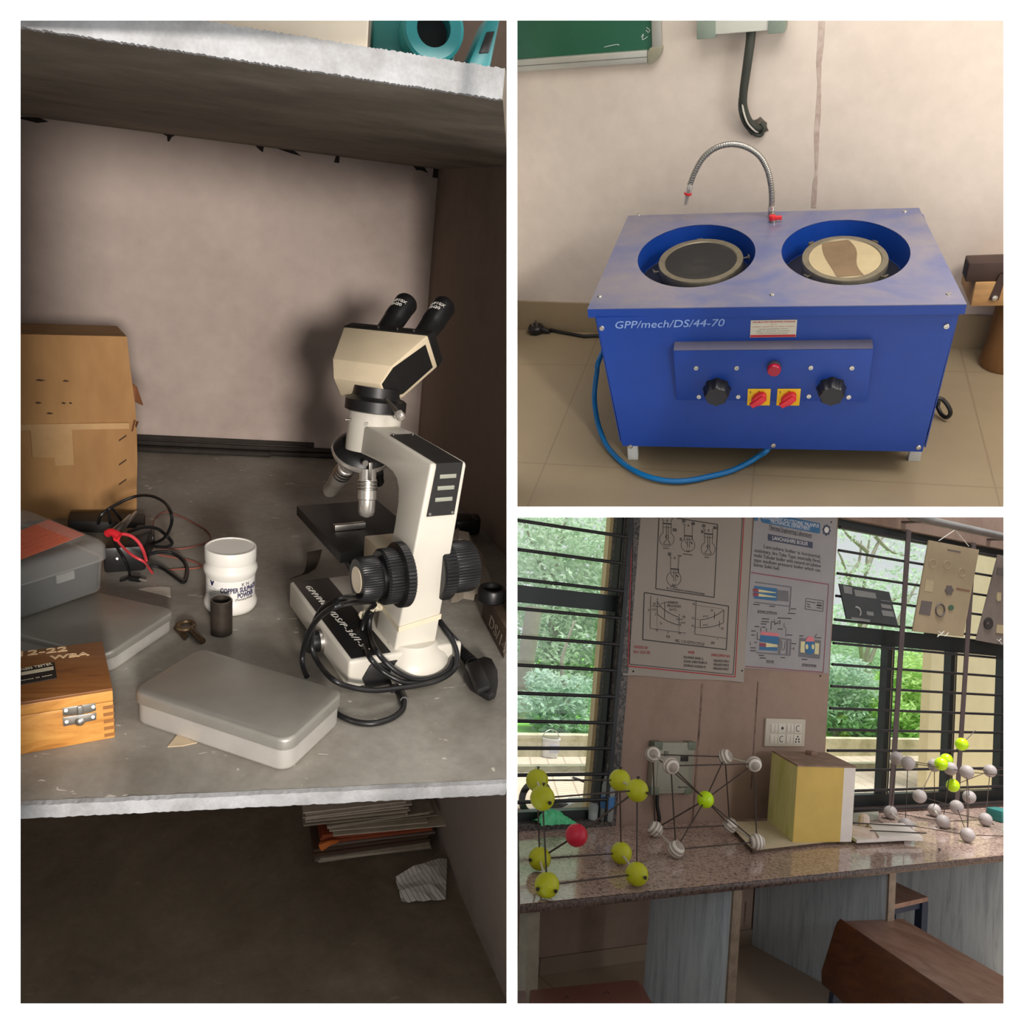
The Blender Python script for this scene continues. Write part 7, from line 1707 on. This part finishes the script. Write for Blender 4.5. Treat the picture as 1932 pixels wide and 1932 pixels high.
bl0_ = ony(3, 1134, 1100, 0.34).x
o = struct(G().box((bl0_, 0.32, ZG), (bl0_ + 0.14, 0.34, 1.5)).build('wall_pier', bw, bay=3, smooth=False))
bkm = mat('white_paint_bucket', (226, 226, 230), 0.4, var=0.02)
bp = onz(3, *A3(266, 186), ZG); bp = onz(3, 1036, 1428, ZG)
BK = thing('bucket', 'white bucket standing before the parapet wall outside', 'bucket', 3, bp)
G().lathe([(0.030, 0), (0.033, 0.002), (0.039, 0.070), (0.041, 0.070), (0.041, 0.076), (0.036, 0.076), (0.031, 0.006)], bp, 26).build('body', bkm, BK)
G().tube([bp + Vector((0.040 * math.cos(t), 0, 0.073 + 0.036 * math.sin(t))) for t in (PI * k / 10 for k in range(11))], 0.0018, 6, 2).build('handle', steel, BK)
G().prism([bp + Vector((-0.022, -0.0375, 0.022)), bp + Vector((0.020, -0.0375, 0.022)), bp + Vector((0.022, -0.040, 0.052)), bp + Vector((-0.024, -0.040, 0.052))], (0, 0.004, 0)).build('label', mat('lilac_label', (186, 186, 206), 0.5), BK, smooth=False)
# parked motorcycle seen low through the left window
mcs = mat('silver_paint', (190, 194, 198), 0.3, 0.3, var=0.03)
ma = onz(3, *A3(60, 565), ZG); mb_ = onz(3, *A3(380, 575), ZG)
mo = ony(3, *A3(200, 520), 0.45); mo.x += 0.115
MC = thing('motorcycle', 'silver and black motorcycle parked outside the left window', 'motorcycle', 3, (mo.x, 0.45, ZG))
for dx_ in (-0.13, 0.13):
    c_ = Vector((mo.x + dx_, 0.45, ZG + 0.055))
    wh = G().tube([c_ + Vector((0.045 * math.cos(t), 0, 0.045 * math.sin(t))) for t in (2 * PI * k / 20 for k in range(21))], 0.010, 10, 2).build('wheel', rub, MC)
    G().cyl(c_ + Vector((0, -0.008, 0)), c_ + Vector((0, 0.008, 0)), 0.014, n=14).build('hub', steel, wh)
zt_ = ony(3, *A3(200, 470), 0.45).z
G().loft([[(mo.x - 0.17, 0.425, zt_ - 0.055), (mo.x - 0.17, 0.475, zt_ - 0.055), (mo.x - 0.17, 0.475, zt_ - 0.045), (mo.x - 0.17, 0.425, zt_ - 0.045)], [(mo.x - 0.05, 0.418, zt_ - 0.060), (mo.x - 0.05, 0.482, zt_ - 0.060), (mo.x - 0.05, 0.475, zt_ - 0.030), (mo.x - 0.05, 0.425, zt_ - 0.030)], [(mo.x + 0.0, 0.418, zt_ - 0.065), (mo.x + 0.0, 0.482, zt_ - 0.065), (mo.x + 0.0, 0.472, zt_ - 0.012), (mo.x + 0.0, 0.428, zt_ - 0.012)], [(mo.x + 0.09, 0.422, zt_ - 0.055), (mo.x + 0.09, 0.478, zt_ - 0.055), (mo.x + 0.09, 0.470, zt_ - 0.010), (mo.x + 0.09, 0.430, zt_ - 0.010)]]).build('tank_and_seat', mcs, MC, bev=0.004)
G().prism([(mo.x - 0.11, 0.43, ZG + 0.05), (mo.x + 0.06, 0.43, ZG + 0.03), (mo.x + 0.10, 0.43, zt_ - 0.05), (mo.x - 0.12, 0.43, zt_ - 0.05)], (0, 0.04, 0)).build('engine', blkb, MC, bev=0.003)
G().tube([(mo.x + 0.13, 0.45, ZG + 0.055), (mo.x + 0.115, 0.45, zt_ - 0.02), (mo.x + 0.095, 0.45, zt_ + 0.015)], 0.006, 10, 2).build('fork', steel, MC)
G().tube([(mo.x + 0.055, 0.36, zt_ + 0.030), (mo.x + 0.085, 0.40, zt_ + 0.022), (mo.x + 0.095, 0.45, zt_ + 0.015), (mo.x + 0.085, 0.50, zt_ + 0.022), (mo.x + 0.055, 0.54, zt_ + 0.030)], 0.004, 8, 4).build('handlebar', blkb, MC)
G().lathe([(0.016, 0), (0.018, 0.012), (0.018, 0.016)], (mo.x + 0.105, 0.45, zt_ - 0.002), 18, (1, 0, 0)).build('headlamp', chrome, MC)
G().box((mo.x - 0.185, 0.438, zt_ - 0.052), (mo.x - 0.170, 0.462, zt_ - 0.035)).build('tail_lamp', rdb, MC, bev=0.002)

# trees and bushes
def leafmat(name, a, b_):
    m = bpy.data.materials.new(name); m.use_nodes = True; nt = m.node_tree; nt.nodes.remove(nt.nodes['Principled BSDF'])
    v = coords(nt); c = ramp(nt, noise(nt, v, 7, 3), [(0.35, lin(a)), (0.65, lin(b_))]).outputs[0]
    d_ = nd(nt, 'ShaderNodeBsdfDiffuse'); t_ = nd(nt, 'ShaderNodeBsdfTranslucent'); mx = nd(nt, 'ShaderNodeMixShader'); mx.inputs[0].default_value = 0.5
    nt.links.new(c, d_.inputs[0]); nt.links.new(c, t_.inputs[0]); nt.links.new(d_.outputs[0], mx.inputs[1]); nt.links.new(t_.outputs[0], mx.inputs[2]); nt.links.new(mx.outputs[0], nt.nodes['Material Output'].inputs[0])
    return m
lf1 = leafmat('haze_paled_leaf', (196, 216, 194), (222, 236, 216)); lf2 = leafmat('haze_fresh_leaf', (186, 222, 140), (212, 234, 170)); lf3 = leafmat('haze_cool_leaf', (176, 204, 186), (208, 226, 212))  # leaf colours paled, outdoor haze is put into them
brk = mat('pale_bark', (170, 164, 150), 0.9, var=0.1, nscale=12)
def leaves(n, blobs, size):
    g = G()
    for _ in range(n):
        c, r = random.choice(blobs)
        while True:
            d_ = Vector((rnd(-1, 1), rnd(-1, 1), rnd(-1, 1)))
            if 0.15 < d_.length < 1: break
        p_ = Vector(c) + Vector((d_.x * r[0], d_.y * r[1], d_.z * r[2]))
        a = Vector((rnd(-1, 1), rnd(-1, 1), rnd(-0.7, 0.5))).normalized(); b_ = a.orthogonal().normalized(); b_ = Matrix.Rotation(rnd(0, 6.3), 3, a) @ b_
        s_ = size * rnd(0.6, 1.3)
        g.add([p_ - a * s_, p_ + b_ * s_ * 0.38, p_ + a * s_, p_ - b_ * s_ * 0.38], [(0, 1, 2, 3)])
    return g
def tree(name, label, base, h, trunk_r, limbs, blobs, n, size, m, group='trees beyond the parapet'):
    t = thing(name, label, 'tree', 3, base, group=group)
    B = Vector(base)
    g = G().tube([B, B + Vector((0.02, 0, h * 0.3)), B + Vector((-0.02, 0.01, h * 0.62)), B + Vector((0.03, 0, h))], lambda k: trunk_r * (1 - 0.75 * k), 10)
    g.build('trunk', brk, t)
    for L in limbs: G().tube([B + Vector(q) for q in L], lambda k: trunk_r * 0.42 * (1 - 0.8 * k), 7).build('branch', brk, t)
    bm_leaves = leaves(n, [(B + Vector(c), r) for c, r in blobs], size)
    o = bm_leaves.build('foliage', m, t, smooth=False, stuff=True)
    return t
random.seed(31)
def P3(u, v_, y): return ony(3, u, v_, y)
c = P3(1040, 1200, 2.7); gz = 0.0
tree('leafy_tree', 'dense hazy green tree filling the left window', (c.x, 2.7, gz), 1.1, 0.05, [[(0, 0, 0.4), (0.2, 0, 0.7), (0.35, 0, 1.0)], [(0, 0, 0.5), (-0.15, 0, 0.8), (-0.3, 0, 1.05)]],
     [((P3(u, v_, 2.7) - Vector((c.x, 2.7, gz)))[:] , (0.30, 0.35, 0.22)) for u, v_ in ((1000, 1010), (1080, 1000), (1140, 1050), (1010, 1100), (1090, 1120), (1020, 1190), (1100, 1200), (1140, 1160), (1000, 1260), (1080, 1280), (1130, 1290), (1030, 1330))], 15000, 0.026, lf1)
c = P3(1060, 1340, 1.9)
tree('young_tree', 'brighter young tree standing closer behind the parapet', (c.x, 1.9, -0.10), 0.55, 0.02, [], [((P3(u, v_, 1.9) - Vector((c.x, 1.9, -0.10)))[:], (0.12, 0.12, 0.07)) for u, v_ in ((1010, 1330), (1060, 1320), (1100, 1300), (1040, 1360), (1085, 1350), (1030, 1290), (1075, 1380))], 2600, 0.020, lf3)
tb_ = P3(983, 1380, 2.2)
o = G().tube([(tb_.x, 2.2, -0.12), (tb_.x - 0.01, 2.2, 0.15), (tb_.x + 0.01, 2.2, 0.5)], 0.045, 12).build('tree_trunk', brk, None, bay=3, loc=(tb_.x, 2.2, -0.12)); tag(o, 'pale tree trunk at the very left of the left window', 'tree')
c = P3(1640, 1230, 2.6); B_ = Vector((c.x, 2.6, 0.0))
def rel(pts, y): return [(P3(u, v_, y) - B_)[:] for u, v_ in pts]
limbs = [rel([(1627, 1250), (1622, 1180), (1632, 1090), (1640, 1020), (1650, 985)], 2.6), rel([(1628, 1190), (1612, 1130), (1590, 1060), (1580, 1040)], 2.55), rel([(1634, 1080), (1660, 1020), (1700, 990)], 2.6), rel([(1622, 1200), (1650, 1150), (1690, 1130), (1730, 1120)], 2.5), rel([(1640, 1250), (1660, 1200), (1670, 1160)], 2.6), rel([(1636, 1040), (1600, 1010), (1585, 990)], 2.6), rel([(1690, 1180), (1715, 1130), (1735, 1090)], 2.6), rel([(1650, 1010), (1680, 1040), (1720, 1050)], 2.6), rel([(1600, 1090), (1620, 1060), (1625, 1020)], 2.6)]
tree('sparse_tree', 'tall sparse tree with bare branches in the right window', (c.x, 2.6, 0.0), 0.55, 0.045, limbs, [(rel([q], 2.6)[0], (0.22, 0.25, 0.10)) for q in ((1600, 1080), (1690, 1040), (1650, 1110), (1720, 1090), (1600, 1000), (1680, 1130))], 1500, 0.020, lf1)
def bush(label, pts, y, r, n, m, size=0.034):
    c = P3(*pts[0], y); t = thing('bush', label, 'bush', 3, (c.x, y, -0.10), group='bushes beyond the parapet')
    G().tube([(c.x, y, -0.10), (c.x + 0.01, y, 0.1)], 0.02, 8, 1).build('stem', brk, t)
    leaves(n, [(P3(u, v_, y), r) for u, v_ in pts], size).build('foliage', m, t, smooth=False, stuff=True)
bush('bluish green bush low behind the parapet in the right window', [(1580, 1340), (1610, 1360), (1600, 1300), (1640, 1370), (1580, 1270)], 1.9, (0.24, 0.2, 0.12), 5000, lf3, 0.024)
bush('fresh yellow green bush beside the yellow outside wall', [(1720, 1310), (1700, 1340), (1730, 1370), (1690, 1380), (1725, 1260), (1710, 1290), (1660, 1330)], 1.8, (0.20, 0.2, 0.11), 5000, lf2, 0.024)
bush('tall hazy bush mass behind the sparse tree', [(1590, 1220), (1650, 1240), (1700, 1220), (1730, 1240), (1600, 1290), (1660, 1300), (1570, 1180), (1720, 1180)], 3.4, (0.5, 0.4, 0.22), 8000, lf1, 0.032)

for o in bpy.data.objects:
    if '_abs' in o: del o['_abs']
